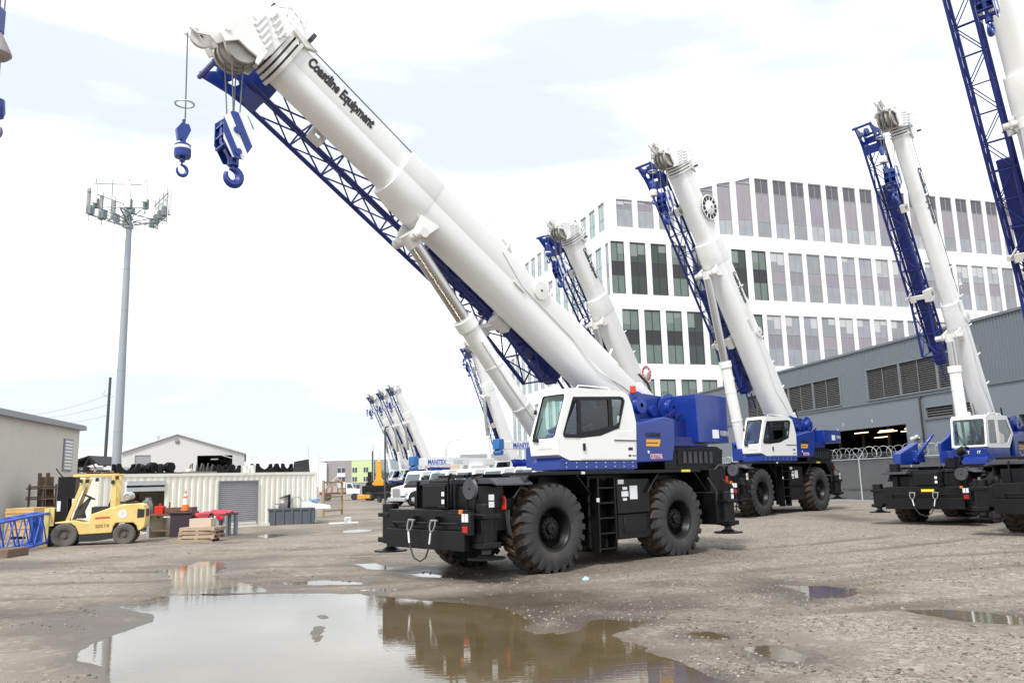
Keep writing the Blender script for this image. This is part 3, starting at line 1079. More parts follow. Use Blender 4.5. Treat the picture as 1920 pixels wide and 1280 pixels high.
        mf = lambda u, v, t_: tuple(p + d_ * v + Vector((0, u, 0)) + nn * t_)
        holed(wo, [wi], mf, -.03, 0, m)
        cabo = m.build('cab', WHITE, root, M=SLEW, smooth=30)
        m = MB()
        holed(wi, [[(y0 + .085 + (u - y0 - .07) * .955, .06 + (v - .05) * .975) for u, v in wi]], mf, -.02, .008, m, 1)
        m.loft([[mf(u, v, -.012) for u, v in wi], [mf(u, v, -.008) for u, v in wi]])
        ws = m.build('windscreen', [WSGLASS, BLACK], cabo, M=SLEW)
        m = MB()
        a, b_ = mf(y0 + .17, .0, .03), mf(y0 + .13, .52, .02)
        m.tube(a, b_, .012, 6).tube(mf(y0 + .21, .0, .03), mf(y0 + .25, .5, .02), .010, 6).tube(mf(y0 + .13, .02, .02), mf(y0 + .28, .0, .02), .03, 6)
        m.tube(mf(y0 + .02, .58, .05), mf(y0 + .02, .66, .05), .03, 8)
        m.build('wiper', BLACK, ws, M=SLEW)
        panes = [[(1.34, 3.27), (1.20, 3.30), (1.20, 2.62), (1.56, 2.62)], [(1.10, 3.30), (.28, 3.34), (.28, 2.80), (.62, 2.72), (1.10, 2.66)], [(.17, 3.36), (-.15, 3.37), (-.17, 3.33), (-.02, 2.86), (.15, 2.80)]]
        m = MB()
        holed(win, panes, lambda u, v, t_: (u, t_, v), y1 - .02, y1 + .012, m)
        sw = m.build('side_window', BLACK, cabo, M=SLEW)
        for pn, g_ in zip(panes, (WSGLASS, TINTGLASS, WSGLASS)):
            MB().prism(pn, y1 - .008, y1 - .004, 'y').build('pane', g_, sw, M=SLEW)
        MB().prism(hole, y0 + .012, y0 + .016, 'y').build('far_window', WSGLASS, cabo, M=SLEW)
        m = MB()
        dp = [(1.12, 2.13), (1.12, 2.54), (.55, 2.585), (.12, 2.70), (-.50, 2.72), (-.52, 2.13)]
        m.prism(dp, y1 + .001, y1 + .010, 'y')
        do = m.build('door', WHITE, cabo, M=SLEW, bevel=.004 if detail > 1 else 0)
        MB().box(1.03, 1.08, y1 + .012, y1 + .04, 2.30, 2.44).build('handle', BLACK, do, M=SLEW)
        MB().box(-.54, .15, y1 + .011, y1 + .02, 2.50, 2.525).build('trim_strip', DECK, do, M=SLEW)
        if detail > 1:
            lettering('TADANO', .10, SLEW @ basis((0, 1, 0), (0, 0, 1), (1, 0, 0), (1.775, .95, 2.33)), GREYINK, cabo, xs=.9, bold=.02)
            for a in ((-.42, -.28, 2.31, 2.37), (-.36, -.28, 2.18, 2.22), (-.52, -.40, 2.19, 2.21)):
                MB().box(a[0], a[1], y1 + .011, y1 + .014, a[2], a[3]).build('door_decal', INK, cabo, M=SLEW)
            m = MB()
            m.path([(1.1, 1.42, 3.56), (1.05, 1.42, 3.61), (.2, 1.42, 3.61), (.1, 1.42, 3.56)], .014)
            m.path([(.95, 1.2, 3.58), (.5, 1.1, 3.63), (.15, 1.25, 3.57)], .02, mi=1)
            m.build('roof_rail', [WHITE, BLACK], cabo, M=SLEW)
            MB().box(-.12, .0, y1 - .006, y1 - .004, 2.88, 3.02).build('paper_notice', STICK, sw, M=SLEW)
    else:
        y0, y1 = .36, 1.50
        side = [(1.50, 2.46), (1.62, 2.52), (1.50, 3.46), (1.40, 3.56), (-.15, 3.56), (-.52, 2.95), (-.1, 2.46)]
        w1 = [(1.36, 3.38), (.82, 3.40), (.80, 2.62), (1.42, 2.60)]
        w2 = [(.62, 3.40), (-.08, 3.42), (-.36, 2.95), (.0, 2.64), (.58, 2.62)]
        m = MB()
        for a, b_ in ((y1 - .03, y1), (y0, y0 + .03)):
            holed(side, [w1, w2], lambda u, v, t_: (u, t_, v), a, b_, m)
        for i in range(len(side)):
            p, q = side[i], side[(i + 1) % len(side)]
            if i in (0, 1):
                continue
            m.slab([(p[0], y0 + .03, p[1]), (q[0], y0 + .03, q[1]), (q[0], y1 - .03, q[1]), (p[0], y1 - .03, p[1])], (0, 0, 1), .001)
        p, q = Vector((1.62, 0, 2.50)), Vector((1.50, 0, 3.50))
        d_ = (q - p)
        ln = d_.length
        d_.normalize()
        nn = Vector((d_.z, 0, -d_.x))
        mf = lambda u, v, t_: tuple(p + d_ * v + Vector((0, u, 0)) + nn * t_)
        wo = [(y0, 0), (y1, 0), (y1, ln), (y0, ln)]
        wi = [(y0 + .10, .06), (y1 - .10, .06), (y1 - .06, .10), (y1 - .06, ln - .11), (y1 - .10, ln - .07), (y0 + .10, ln - .07), (y0 + .06, ln - .11), (y0 + .06, .10)]
        holed(wo, [wi], mf, -.03, .004, m)
        cabo = m.build('cab', WHITE, root, M=SLEW, smooth=30)
        m = MB()
        m.loft([[mf(u, v, -.012) for u, v in wi], [mf(u, v, -.008) for u, v in wi]])
        ws = m.build('windscreen', [WSGLASS, BLACK], cabo, M=SLEW)
        m = MB()
        m.tube(mf(y0 + .45, .0, .03), mf(y0 + .12, .55, .02), .012, 6).tube(mf(y0 + .5, .0, .03), mf(y0 + .17, .55, .02), .01, 6).tube(mf(y0 + .42, -.02, .03), mf(y0 + .55, -.02, .03), .04, 8)
        m.build('wiper', BLACK, ws, M=SLEW)
        for ww in (w1, w2):
            MB().prism(ww, y1 - .02, y1 - .015, 'y').build('side_window', TINTGLASS, cabo, M=SLEW)
            MB().prism(ww, y0 + .012, y0 + .016, 'y').build('far_window', WSGLASS, cabo, M=SLEW)
        m = MB()
        m.prism([(1.50, 2.08), (1.60, 2.20), (1.62, 2.455), (-.1, 2.455), (-.1, 2.08)], y0, y1, 'y')
        m.build('cab_base', BLUE, cabo, M=SLEW, bevel=.02)
        m = MB()
        m.prism([(.70, 2.62), (.30, 2.62), (.25, 2.9), (.6, 3.0)], y1 + .002, y1 + .006, 'y')
        m.build('door_panel', CREAMW, cabo, M=SLEW)
        if detail > 1:
            lettering('T', .13, SLEW @ basis((0, 1, 0), (0, 0, 1), (1, 0, 0), (1.63, .85, 2.28)), STICK, cabo, xs=.9, bold=.04)
            lettering('17', .13, SLEW @ basis((0, 1, 0), (0, 0, 1), (1, 0, 0), (1.63, 1.15, 2.28)), STICK, cabo, xs=.9, bold=.04)
            m = MB()
            m.path([(1.1, 1.42, 3.56), (1.05, 1.42, 3.63), (.2, 1.42, 3.63), (.1, 1.42, 3.56)], .016)
            m.tube((1.3, .9, 3.56), (1.3, .9, 3.7), .05, 10)
            m.build('roof_rail', WHITE, cabo, M=SLEW)
            # front machinery only this older crane shows
            m = MB()
            m.prism([(1.7, 1.98), (3.0, 1.98), (3.0, 2.35), (1.7, 2.75)], -1.0, -.75, 'y')
            m.box(1.6, 2.2, -1.45, -.6, 2.05, 2.45)
            m.tube((2.2, -.72, 2.1), (1.7, -.2, 3.0), .06, 8)
            m.build('slewing_bracket', BLUE, root, M=SLEW, bevel=.02)
            m = MB()
            m.tube((3.45, -.95, 1.66), (3.45, -.95, 2.02), .17, 16)
            m.box(3.2, 3.7, -1.3, -.5, 1.66, 1.74, 1)
            m.build('jack_cylinder', [BLACK, DECK], root, bevel=.01)
            m = MB()
            m.box(3.40, 3.60, .75, 1.02, 1.85, 2.15)
            m.path([(3.5, 1.0, 1.7), (3.5, 1.12, 2.0), (3.45, 1.2, 2.35)], .05)
            m.tube((3.45, 1.1, 2.28), (3.45, 1.3, 2.4), .13, 14)
            m.build('side_mirror', BLACK, root)
            m = MB().box(3.965, 3.97, .05, .45, 1.10, 1.18)
            m.build('yellow_decal', YSTICK, root)
    # cab interior
    m = MB()
    ym = (y0 + y1) / 2
    m.box(.15, .65, ym - .24, ym + .24, 2.35, 2.55)
    m.prism([(.05, 2.5), (.20, 2.5), (.06, 3.22), (-.08, 3.22)], ym - .22, ym + .22, 'y')
    m.box(-.03, .08, ym - .12, ym + .12, 3.25, 3.42)
    m.box(1.15, 1.45, y0 + .1, y1 - .1, 2.25, 2.50)
    m.box(.0, 1.4, y0 + .06, y1 - .06, 2.14, 2.16)
    m.tube((1.25, ym, 2.45), (1.08, ym, 2.78), .04, 8)
    M2 = Matrix.Translation((1.07, ym, 2.80)) @ Matrix.Rotation(R(-35), 4, 'Y')
    ringp = [M2 @ Vector((math.cos(a) * .19, math.sin(a) * .19, 0)) for a in [2 * PI * k / 18 for k in range(19)]]
    m.path(ringp, .016)
    m.box(.25, .6, y0 + .07, y0 + .2, 2.5, 2.75).box(.25, .6, y1 - .2, y1 - .09, 2.5, 2.72)
    m.build('cab_interior', SEAT, cabo, M=SLEW, bevel=.02 if detail > 1 else 0)
    # --- boom
    S = lambda v: v * bl
    B = bw

    def lsec(m_, sts, mi=0):
        loft_sec(m_, [(s_, h_ * B, t_ * B, b_ * B) for s_, h_, t_, b_ in sts], mi)
    m = MB()
    lsec(m, [(-.38, .47, .56, -.45), (-.30, .50, .58, -.50), (.6, .5, .60, -.60), (S(be - .85), .5, .60, -.60)])
    m.box(-.5, .35, -.46 * B, -.2, .2, .62).box(-.5, .35, .2, .46 * B, .2, .62)
    m.box(1.2, 3.3, .25 * B, .42 * B, .602 * B, .66 * B)
    for k in range(5):
        m.tube((S(1.5 + 1.1 * k), .35 * B, .60 * B), (S(1.5 + 1.1 * k), .35 * B, .74), .03, 8)
    base = m.build('boom_base_section', WHITE, root, M=BM, smooth=40)
    m = MB()
    lsec(m, [(S(be - .95), .503, .603, -.605), (S(be - .88), .515, .61, -.63), (S(be - .4), .515, .61, -.63), (S(be - .05), .51, .61, -.56), (S(be - .05), .44, .56, -.46)])
    m.slab([(S(be - 1.35), .36 * B, -.36 * B), (S(be - .9), .36 * B, -.50 * B), (S(be - .95), .36 * B, -.86), (S(be - 1.15), .36 * B, -.85)], (0, 1, 0), .05).slab([(S(be - 1.35), -.41 * B, -.36 * B), (S(be - .9), -.41 * B, -.50 * B), (S(be - .95), -.41 * B, -.86), (S(be - 1.15), -.41 * B, -.85)], (0, 1, 0), .05)
    m.build('boom_collar', WHITE, base, M=BM, smooth=40)
    if detail > 1:
        m = MB()
        m.path([(S(5.3), .515 * B, .33), (S(4.5), .515 * B, .06), (S(2.8), .515 * B, .04), (S(2.2), .515 * B, -.06), (S(1.7), .515 * B, -.10), (S(.9), .515 * B, .10), (.3, .515 * B, .18)], .011)
        m.build('hydraulic_line', CREAMW, base, M=BM)
        m = MB()
        m.path([(-.3, .2, .7), (.1, .3, .8), (.5, .35, .75)], .03).path([(-.45, .48, .3), (-.1, .53, .5), (.2, .52, .3)], .02)
        m.build('boom_hose', ROPE_D, base, M=BM)
        m = MB()
        m.tube((S(5.2), .30, .45), (S(5.2), .30, .68), .05, 10).tube((S(5.05), .30, .58), (S(5.4), .30, .66), .03, 8)
        m.build('boom_fitting', CREAMW, base, M=BM)
        MB().box(S(4.4), S(4.75), .50 * B, .50 * B + .03, -.02, .02).build('side_bracket', CREAMW, base, M=BM)
        MB().lathe([(.03, .50 * B), (.20, .50 * B + .01), (.20, .50 * B + .05), (.03, .50 * B + .06)], (S(4.05), 0, .32), 'y', 20).build('hose_reel', CREAMW, base, M=BM)
    m = MB()
    lsec(m, [(S(be - .1), .42, .54, -.43), (S(inner_end), .42, .54, -.43)])
    inner = m.build('boom_inner_section', WHITE, root, M=BM, smooth=40)
    e = S(inner_end)
    m = MB()
    for k in range(5):
        s0 = e + .012 + .105 * k
        sh_ = .50 - .03 * k
        lsec(m, [(s0 - .03, sh_, .68 - .03 * k, -.53 + .03 * k), (s0 + .035, sh_, .68 - .03 * k, -.53 + .03 * k)])
    lsec(m, [(e - .02, .39, .50, -.40), (e + .58, .34, .46, -.32)], 1)
    m.slab([(e - .25, .40 * B, .60 * B), (e + .28, .40 * B, .64 * B), (e + .28, .40 * B, .54 * B), (e - .05, .40 * B, .45 * B)], (0, 1, 0), .10)
    m.build('boom_end_frames', [CREAMW, DECK], inner, M=BM, smooth=40)
    # head
    e2 = e - 10.85
    m = MB()
    hp = [(11.15, -.40), (11.10, .45), (11.35, .62), (11.62, .60), (11.70, .30), (11.80, -.02), (11.98, -.40), (11.94, -.66), (11.80, -.72), (11.66, -.50), (11.45, -.50), (11.30, -.48)]
    rp_ = [(11.62, -.15), (11.78, -.05), (12.02, -.34), (12.33, -.70), (12.32, -.86), (12.18, -.84), (12.02, -.70), (11.86, -.72)]
    for y_ in (-.14, .10):
        m.prism([(p[0] + e2, p[1]) for p in rp_], y_, y_ + .04, 'y')
    m.box(11.75 + e2, 11.95 + e2, -.10, .10, -.5, -.3)
    for y_ in (-.36, .31):
        m.prism([(p[0] + e2, p[1]) for p in hp], y_, y_ + .05, 'y')
    for (a, b_, r_2) in ((11.5, .45, .05), (11.90, -.5, .05), (11.7, .1, .06), (11.2, .3, .08), (12.24, -.78, .03)):
        w3 = .15 if a > 12 else .38
        m.tube((a + e2, -w3, b_), (a + e2, w3, b_), r_2, 10)
    m.box(11.12 + e2, 11.6 + e2, -.31, .31, -.2, .42)
    m.box(11.62 + e2, 11.72 + e2, -.2, .2, .42, .62)
    for k in range(4):
        m.tube((11.0 + e2 + .12 * k, .36, .70 - .03 * k), (11.1 + e2 + .12 * k, .40, .85 - .03 * k), .02, 6)
        m.box(11.2 + .1 * k + e2, 11.24 + .1 * k + e2, .365, .42, .1 + .06 * k, .3 + .06 * k)
    m.tube((11.66 + e2, .15, .56), (12.28 + e2, .12, -.70), .010, 6).tube((11.66 + e2, .15, .56), (11.72 + e2, .30, .2), .010, 6)
    m.slab([(11.20 + e2, .365, -.28), (11.38 + e2, .365, -.20), (11.24 + e2, .365, -.62), (11.18 + e2, .365, -.62)], (0, 1, 0), .03)
    m.box(11.0 + e2, 11.3 + e2, -.34, .34, .50, .60).path([(11.55 + e2, .34, .62), (11.4 + e2, .36, .80), (11.1 + e2, .36, .74), (10.9 + e2, .34, .60)], .02).path([(11.62 + e2, -.2, .6), (11.5 + e2, -.25, .8), (11.2 + e2, -.25, .72)], .02)
    for k in range(5):
        m.box(11.25 + .09 * k + e2, 11.30 + .09 * k + e2, .362, .40, -.25 + .05 * k, -.05 + .08 * k)
    head = m.build('boom_head', WHITE, root, M=BM, bevel=.006 if detail > 1 else 0, smooth=40)
    for k, (sx_, sn_, r_2, ys) in enumerate(((11.56, -.46, .31, (-.24, -.08, .08, .24)), (12.10, -.76, .19, (0.0,)), (11.42, .50, .18, (-.1, .1)))):
        for y_ in ys:
            m = MB()
            m.lathe([(.03, -.03), (r_2 * .55, -.02), (r_2 * .7, -.03), (r_2, -.035), (r_2 - .035, 0), (r_2, .035), (r_2 * .7, .03), (r_2 * .55, .02), (.03, .03)], (sx_ + e2, y_, sn_), 'y', 28)
            m.build('sheave', CREAMW if k else SHEAVE, head, M=BM)
    if detail > 0:
        MB().box(10.78 + e2, 10.86 + e2, .42, .54, .50, .64).build('work_lamp', DECK, head, M=BM)
        MB().box(11.57 + e2, 11.66 + e2, .1, .2, .63, .74).build('work_lamp', DECK, head, M=BM)
    # hoist ropes along the boom top
    wq = SLEW @ Vector((-2.72, .1, 3.65))
    wq2 = SLEW @ Vector((-1.55, -.1, 3.66))
    m = MB()
    m.tube(wq, loc(11.45 + e2, .1, .70), .011, 6).tube(wq2, loc(11.45 + e2, -.1, .70), .011, 6)
    m.build('hoist_rope', ROPE_D, root)
    # cylinder
    top = BM @ Vector((S(be - 1.08), 0, -.76))
    bot = SLEW @ Vector((cylx, 0, 2.6))
    dv = (top - bot)
    lt = dv.length
    dv.normalize()
    m = MB()
    bl_ = min(3.15, lt * .72)
    m.tube(bot - dv * .15, bot + dv * bl_, .20, 24).tube(bot + dv * (bl_ - .18), bot + dv * (bl_ + .05), .235, 24)
    m.tube(bot + dv * .9, bot + dv * .95, .215, 24).tube(bot + dv * 2.0, bot + dv * 2.05, .21, 24)
    m.path([bot + dv * .3 + Vector((.1, .2, .05)), bot + dv * 1.5 + Vector((.1, .2, 0)), bot + dv * 2.6 + Vector((.08, .2, 0))], .02)
    cyl = m.build('lift_cylinder', WHITE, root)
    m = MB()
    m.tube(bot + dv * bl_, top - dv * .05, .15, 24)
    m.tube(top - dv * .18, top + dv * .12, .17, 16, mi=1)
    m.build('cylinder_rod', [CHROME, CREAMW], cyl)
    m = MB()
    tp = BM.inverted() @ top
    m.tube((tp.x, -.5, tp.z), (tp.x, .5, tp.z), .10, 12)
    m.build('cylinder_pin', CREAMW, cyl, M=BM)
    # --- lattice jib stowed along the far side of the boom
    if jib:
        m = MB()
        ys, ns = (-.60, -1.22), (-.34, .04)
        sa, sb = jbox[0] + .3, (jl or S(11.0))
        for y_ in ys:
            for n_ in ns:
                m.tube((sa, y_, n_ - .32 if n_ < 0 else n_), (sa + 1.9, y_, n_ - .0), .048, 8)
                m.tube((sa + 1.9, y_, n_), (sb, y_, n_), .048, 8)
        st2 = .82
        k = 0
        s0 = sa
        while s0 + st2 <= sb + .01:
            s1 = s0 + st2
            nlo = lambda q: -.34 - (.32 * max(0, (sa + 1.9 - q) / 1.9))
            for y_ in ys:
                a_, b_ = (nlo(s0), .04), (.04, nlo(s1))
                m.tube((s0, y_, a_[k % 2]), (s1 if True else s0, y_, (.04 if k % 2 == 0 else nlo(s1))), .019, 6)
                m.tube((s0, y_, nlo(s0)), (s0, y_, .04), .020, 6)
            for lo_ in (0, 1):
                nn0 = nlo(s0) if lo_ == 0 else .04
                nn1 = nlo(s1) if lo_ == 0 else .04
                m.tube((s0, ys[k % 2], nn0), (s1, ys[1 - k % 2], nn1), .017, 6)
                m.tube((s0, ys[0], nn0), (s0, ys[1], nn0), .020, 6)
            s0 = s1
            k += 1
        jb = m.build('lattice_jib', JIBBLUE, root, M=BM)
        m = MB()
        q1 = jbox[0]
        m.box(q1 - .2, S(jbox[1]), -1.04, -.70, -.20, .12)
        m.box(q1 - .1, q1 + .6, -.94, -.60, -.44, -.203)
        for k in range(6):
            m.box(q1 + .4 + .62 * k, q1 + .5 + .62 * k, -1.06, -.66, -.24, .15)
        m.tube((q1 + .05, -1.05, -.40), (q1 + .05, -.55, -.40), .06, 10).tube((q1 - .25, -.92, -.1), (q1 - .8, -.8, -.35), .03, 8).tube((q1 - .25, -.7, -.1), (q1 - .85, -.62, -.3), .03, 8)
        m.build('inner_jib_box', NAVY, jb, M=BM)
        m = MB()
        q0 = sb
        for y_ in (-.66, -1.24):
            holed([(q0 - .45, .10), (q0 - .45, -.36), (q0 + .1, -.42), (q0 + .62, -.56), (q0 + .70, -.50), (q0 + .5, -.25), (q0 + .35, .12)], [[(q0 + .06, -.10), (q0 + .10, -.22), (q0 + .22, -.26), (q0 + .30, -.18), (q0 + .26, -.06), (q0 + .14, -.03)]], lambda u, v, t_: (u, t_, v), y_, y_ + .04, m)
        m.tube((q0 + .64, -1.32, -.52), (q0 + .64, -.58, -.52), .05, 10).tube((q0 + .3, -1.24, .1), (q0 + .3, -.62, .1), .05, 10)
        m.lathe([(.04, -.04), (.17, -.04), (.14, 0), (.17, .04), (.04, .04)], (q0 + .38, -.95, -.28), 'y', 20)
        m.box(q0 - .42, q0 - .1, -1.24, -.62, -.38, -.34).box(q0 - .05, q0 + .2, -1.24, -.62, .06, .09)
        m.build('jib_head', BLUE, jb, M=BM)
        for ib_, sc_ in enumerate((S(br[0]), S(br[1]))):
            m = MB()
            wq_ = (.22, .15)[ib_]
            nq = (-.50, -.36)[ib_]
            mid_ = (nq - .04) / 2
            holed([(sc_ - wq_, -.04), (sc_ - wq_, nq), (sc_ + wq_, nq), (sc_ + wq_, -.04)], [[(sc_ - wq_ * .45, mid_ + .1), (sc_ - wq_ * .45, mid_ - .09), (sc_ + wq_ * .45, mid_ - .09), (sc_ + wq_ * .45, mid_ + .1)]], lambda u, v, t_: (u, t_, v), -.60, (-.36, -.40)[ib_], m)
            if ib_ == 0:
                m.box(sc_ - .08, sc_ + .08, -1.30, -.602, -.50, -.36).box(sc_ - .05, sc_ + .05, -1.32, -1.27, -.358, .12)
                m.box(sc_ - .15, sc_ + .1, -1.10, -.9, -.56, -.503).tube((sc_, -1.2, -.55), (sc_ + .25, -1.0, -.52), .03, 8)
            else:
                m.tube((sc_, -.6, -.2), (sc_, -.72, -.2), .04, 8)
            m.build('jib_bracket', CREAMW, base if ib_ == 0 else inner, M=BM, bevel=.01 if detail > 1 else 0)
    if reel:
        s_r, n_r, rr_, dark = reel
        yr = (.42 if s_r > be else .50) * B + .005
        m = MB()
        cx2 = (S(s_r), 0, n_r)
        m.lathe([(.05, yr), (rr_ * .55, yr + .02), (rr_ * .58, yr + .08), (rr_ * .3, yr + .14), (.05, yr + .16)], cx2, 'y', 24)
        for k in range(12):
            a = 2 * PI * k / 12
            m.tube((S(s_r) + math.cos(a) * rr_ * .5, yr + .06, n_r + math.sin(a) * rr_ * .5), (S(s_r) + math.cos(a) * rr_, yr + .08, n_r + math.sin(a) * rr_), .018, 6)
        m.path([(S(s_r) + math.cos(2 * PI * k / 24) * rr_, yr + .08, n_r + math.sin(2 * PI * k / 24) * rr_) for k in range(25)], .02)
        rl = m.build('cable_reel', WHITE, base if s_r < be else inner, M=BM)
        MB().lathe([(rr_ * .55, yr + .01), (rr_ * .92, yr + .01), (rr_ * .92, yr + .07), (rr_ * .55, yr + .07), (rr_ * .55, yr + .01)], cx2, 'y', 28).build('reel_cable', dark, rl, M=BM)
    # lettering on the inner section's near flank
    if text:
        sz, s_t, n_t, xs_, sy_ = text
        yy = (.42 if s_t > be else .50) * B + .004
        lettering('Coastline Equipment', sz, BM @ basis((-1, 0, 0), (0, 0, 1), (0, 1, 0), (S(s_t), yy, n_t)), INK, inner if s_t > be else base, xs=xs_, bold=.05)
    # --- hoist blocks hang from the head and are things of their own
    bpy.context.view_layer.update()
    W = root.matrix_world
    hc = loc(11.45 + e2, 0, -.62)
    if block:
        drop = block
        cz = hc.z - drop
        m = MB()
        for k, y_ in enumerate((-.24, -.08, .08, .24)):
            m.tube((hc.x + (.18 if k % 2 else -.10), y_ + hc.y, hc.z + .1), (hc.x + (.10 if k % 2 else -.06), y_ * .8 + hc.y, cz + .33), .011, 6)
        m.build('fall_rope', ROPE, root)
        hk = thing('hook_block', hook_labels[0], 'hook block', W @ Vector((hc.x, hc.y, cz)), PI + R(ang), s * .95, 'hook blocks hanging from crane booms')
        cheek = [(-.16, .42), (.12, .44), (.27, .30), (.27, -.12), (.10, -.42), (-.10, -.42), (-.27, -.12), (-.27, .22)]
        for sy in (1, -1):
            mb_ = MB()
            ya, yb = (.19, .215) if sy > 0 else (-.215, -.19)
            mb_.prism(cheek, ya, yb, 'y')
            ck = mb_.build('cheek_plate', BLUE, hk)
            yo = .2152 if sy > 0 else -.2192
            for lo_, hi_ in ((-.31, -.17), (-.02, .12), (.25, .36)):
                st3 = clip_strip(cheek, (.90, -.43), lo_, hi_)
                if len(st3) > 2:
                    MB().prism(st3, yo, yo + .004, 'y').build('white_stripe', WHITE, ck)
            MB().tube((.04, yo, .1), (.04, yo + (.03 if sy > 0 else -.03), .1), .06, 14).build('pin_boss', BLUE, ck)
        m = MB()
        m.prism([(-.24, .30), (-.10, .40), (.10, .40), (.24, .28), (.24, -.10), (.08, -.38), (-.08, -.38), (-.24, -.10)], -.05, .05, 'y')
        for k in (-.12, .12):
            m.lathe([(.03, k - .04), (.22, k - .04), (.19, k), (.22, k + .04), (.03, k + .04)], (0, 0, .08), 'y', 24)
        for z_ in (.18, -.02, -.22):
            m.box(.16, .262, -.19, .19, z_, z_ + .03)
        m.tube((0, -.26, .08), (0, .26, .08), .05, 12).tube((0, -.24, -.3), (0, .24, -.3), .06, 12)
        m.build('block_body', BLUE, hk)
        m = MB()
        m.tube((0, 0, -.36), (0, 0, -.50), .10, 16)
        hook_shape(m, (0, 0, -.41), .175, .066)
        m.build('hook', BLUE, hk)
    if ball:
        tc2 = loc(12.10 + e2, 0, -.76)
        tcx = tc2.x + .22
        cz = tc2.z - ball
        m = MB()
        m.tube((tcx, tc2.y, tc2.z), (tcx - .02, tc2.y, cz + .45), .011, 6)
        m.build('whip_rope', ROPE, root)
        hk = thing('overhaul_weight', hook_labels[1], 'crane hook', W @ Vector((tcx, tc2.y, cz)), PI + R(ang), s * .92, 'single line hooks hanging from crane booms')
        m = MB()
        m.lathe([(.02, -.22), (.13, -.21), (.145, -.17), (.14, .02), (.12, .04), (.02, .05)], (0, 0, 0), 'z', 24)
        wbd = m.build('weight_body', [ballm or BLUE], hk)
        MB().lathe([(.1415, -.13), (.1425, -.01)], (0, 0, 0), 'z', 24).build('white_band', WHITE, wbd)
        m = MB()
        m.box(-.03, .03, -.06, .06, .03, .16).prism([(-.05, .14), (.10, .10), (.13, .30), (.05, .42), (-.08, .42), (-.12, .32)], -.045, .045, 'y')
        m.tube((0, 0, .4), (0, 0, .5), .03, 8)
        m.build('rope_socket', BLUE, hk)
        m = MB()
        m.tube((0, 0, -.2), (0, 0, -.28), .05, 12)
        hook_shape(m, (0, 0, -.25), .12, .028)
        m.build('hook', BLUE, hk)
        m = MB()
        rz = .80
        m.path([(math.cos(2 * PI * k / 24) * .16, math.sin(2 * PI * k / 24) * .16, rz) for k in range(25)], .016)
        m.build('limit_ring', ZINC, hk)
    return root


crane('rough_terrain_crane', 'white and blue crane with its boom lowest of all, standing beside the big puddle', 'crane', (1.164, 18.28), 41.4, 1.0, 33.3, text=(.285, 10.55, .19, .66, 1), block=1.42, ball=2.0, inner_end=10.8,
      hook_labels=('blue hook block with broad white stripes, the largest hook in view', 'small blue and white hook on one long rope, under a grey ring'))
crane('rough_terrain_crane', 'white and blue crane carrying a black spoked cable reel high on its boom', 'crane', (10.82, 37.59), 45, 1.18, 58.9, -4.9, 1.02, wb=4.5, cw=(-2.6, -4.1, 2.62, 3.12), detail=2, reel=(9.2, .45, .48, BLACK), text=(.25, 6.6, .22, .62, 1), bw=.84, block=1.5, ball=1.7, ballm=CREAMW,
      hook_labels=('blue hook block hanging close to the boom with the black spoked reel', 'cream hook weight beside the boom with the black spoked reel'))
crane('rough_terrain_crane', 'crane with a square white cab on a blue base and a steep boom', 'crane', (15.5, 28.7), 41.4, .97, 67.8, -3.8, 1.045, cab='square', jbox=(2.9, 9.4), cylx=-.25, be=4.75, br=(5.2, 8.4), ballm=WHITE, cw=(-2.6, -3.6, 2.5, 3.2), detail=2, text=(.34, 9.6, .06, .74, 1), bw=.60, block=2.1, ball=2.0,
      hook_labels=('blue hook block beside the steep boom above the grey warehouse', 'round white hook weight beside the steep boom above the grey warehouse'))
crane('rough_terrain_crane', 'crane cut off at the picture edge, its blue lattice jib rising out of view', 'crane', (16.15, 23.3), 42, 1.07, 66.6, 0.6, 1.19, detail=2, block=2.2, ball=2.3, br=(4.0, 6.9), ballm=CREAMW,
      hook_labels=('blue hook block at the top edge beside the nearest lattice jib', 'brown and white hook weight at the top edge beside the nearest lattice jib'))
crane('rough_terrain_crane', 'crane hidden behind the lowest boom except its lettered boom and blue jib', 'crane', (5.56, 38.84), 44, 1.0, 56.7, detail=1, text=(.28, 10.4, .18, .64, 1), block=1.5, ball=1.3, reel=(3.6, .6, .4, RED),
      hook_labels=('blue hook block against the left flank of the half hidden lettered boom', 'small hook beside the tip of the half hidden lettered boom'))
crane('rough_terrain_crane', 'white crane boom standing alone between the lift cylinder and the row of three booms', 'crane', (-1.66, 75.15), 44, 1.0, 65.7, detail=0, block=1.6, ball=1.8, hook_labels=('small blue hook block hanging in front of the lone distant boom', 'tiny hook hanging in front of the lone distant boom'))
for k, (dx, dy) in enumerate(((0, 0), (-1.9, 4.5), (-3.9, 9.0))):
    pos = ('nearest and most upright to the right', 'in the middle', 'outermost with the lowest jib tip')[k]
    crane('rough_terrain_crane', 'distant white crane in the close row of three, ' + ('nearest of them', 'middle one', 'outermost by the dark pole')[k], 'crane', (-12.1 + dx, 102.36 + dy), 44, 1.0, 61.6 - .3 * k, detail=0, block=1.9, ball=2.4,
          hook_labels=('tiny blue hook block of the ' + ('nearest', 'middle', 'outermost')[k] + ' boom in the distant row of three', 'tiny single hook of the ' + ('nearest', 'middle', 'outermost')[k] + ' boom in the distant row of three'))

# ------------------------------------------------------------------ white office building
PANEL = mat('white_cladding', (0.80, 0.80, 0.80), 0.5, var=0.02, vscale=0.15, dirt=(0.74, 0.745, 0.76), dscale=0.12, dlo=0.5, dhi=0.75)


def wglass(name, col, rough=0.06, spec=0.6, var=0.25, vs=0.8):
    return mat(name, col, rough, var=var, vscale=vs, spec=spec)


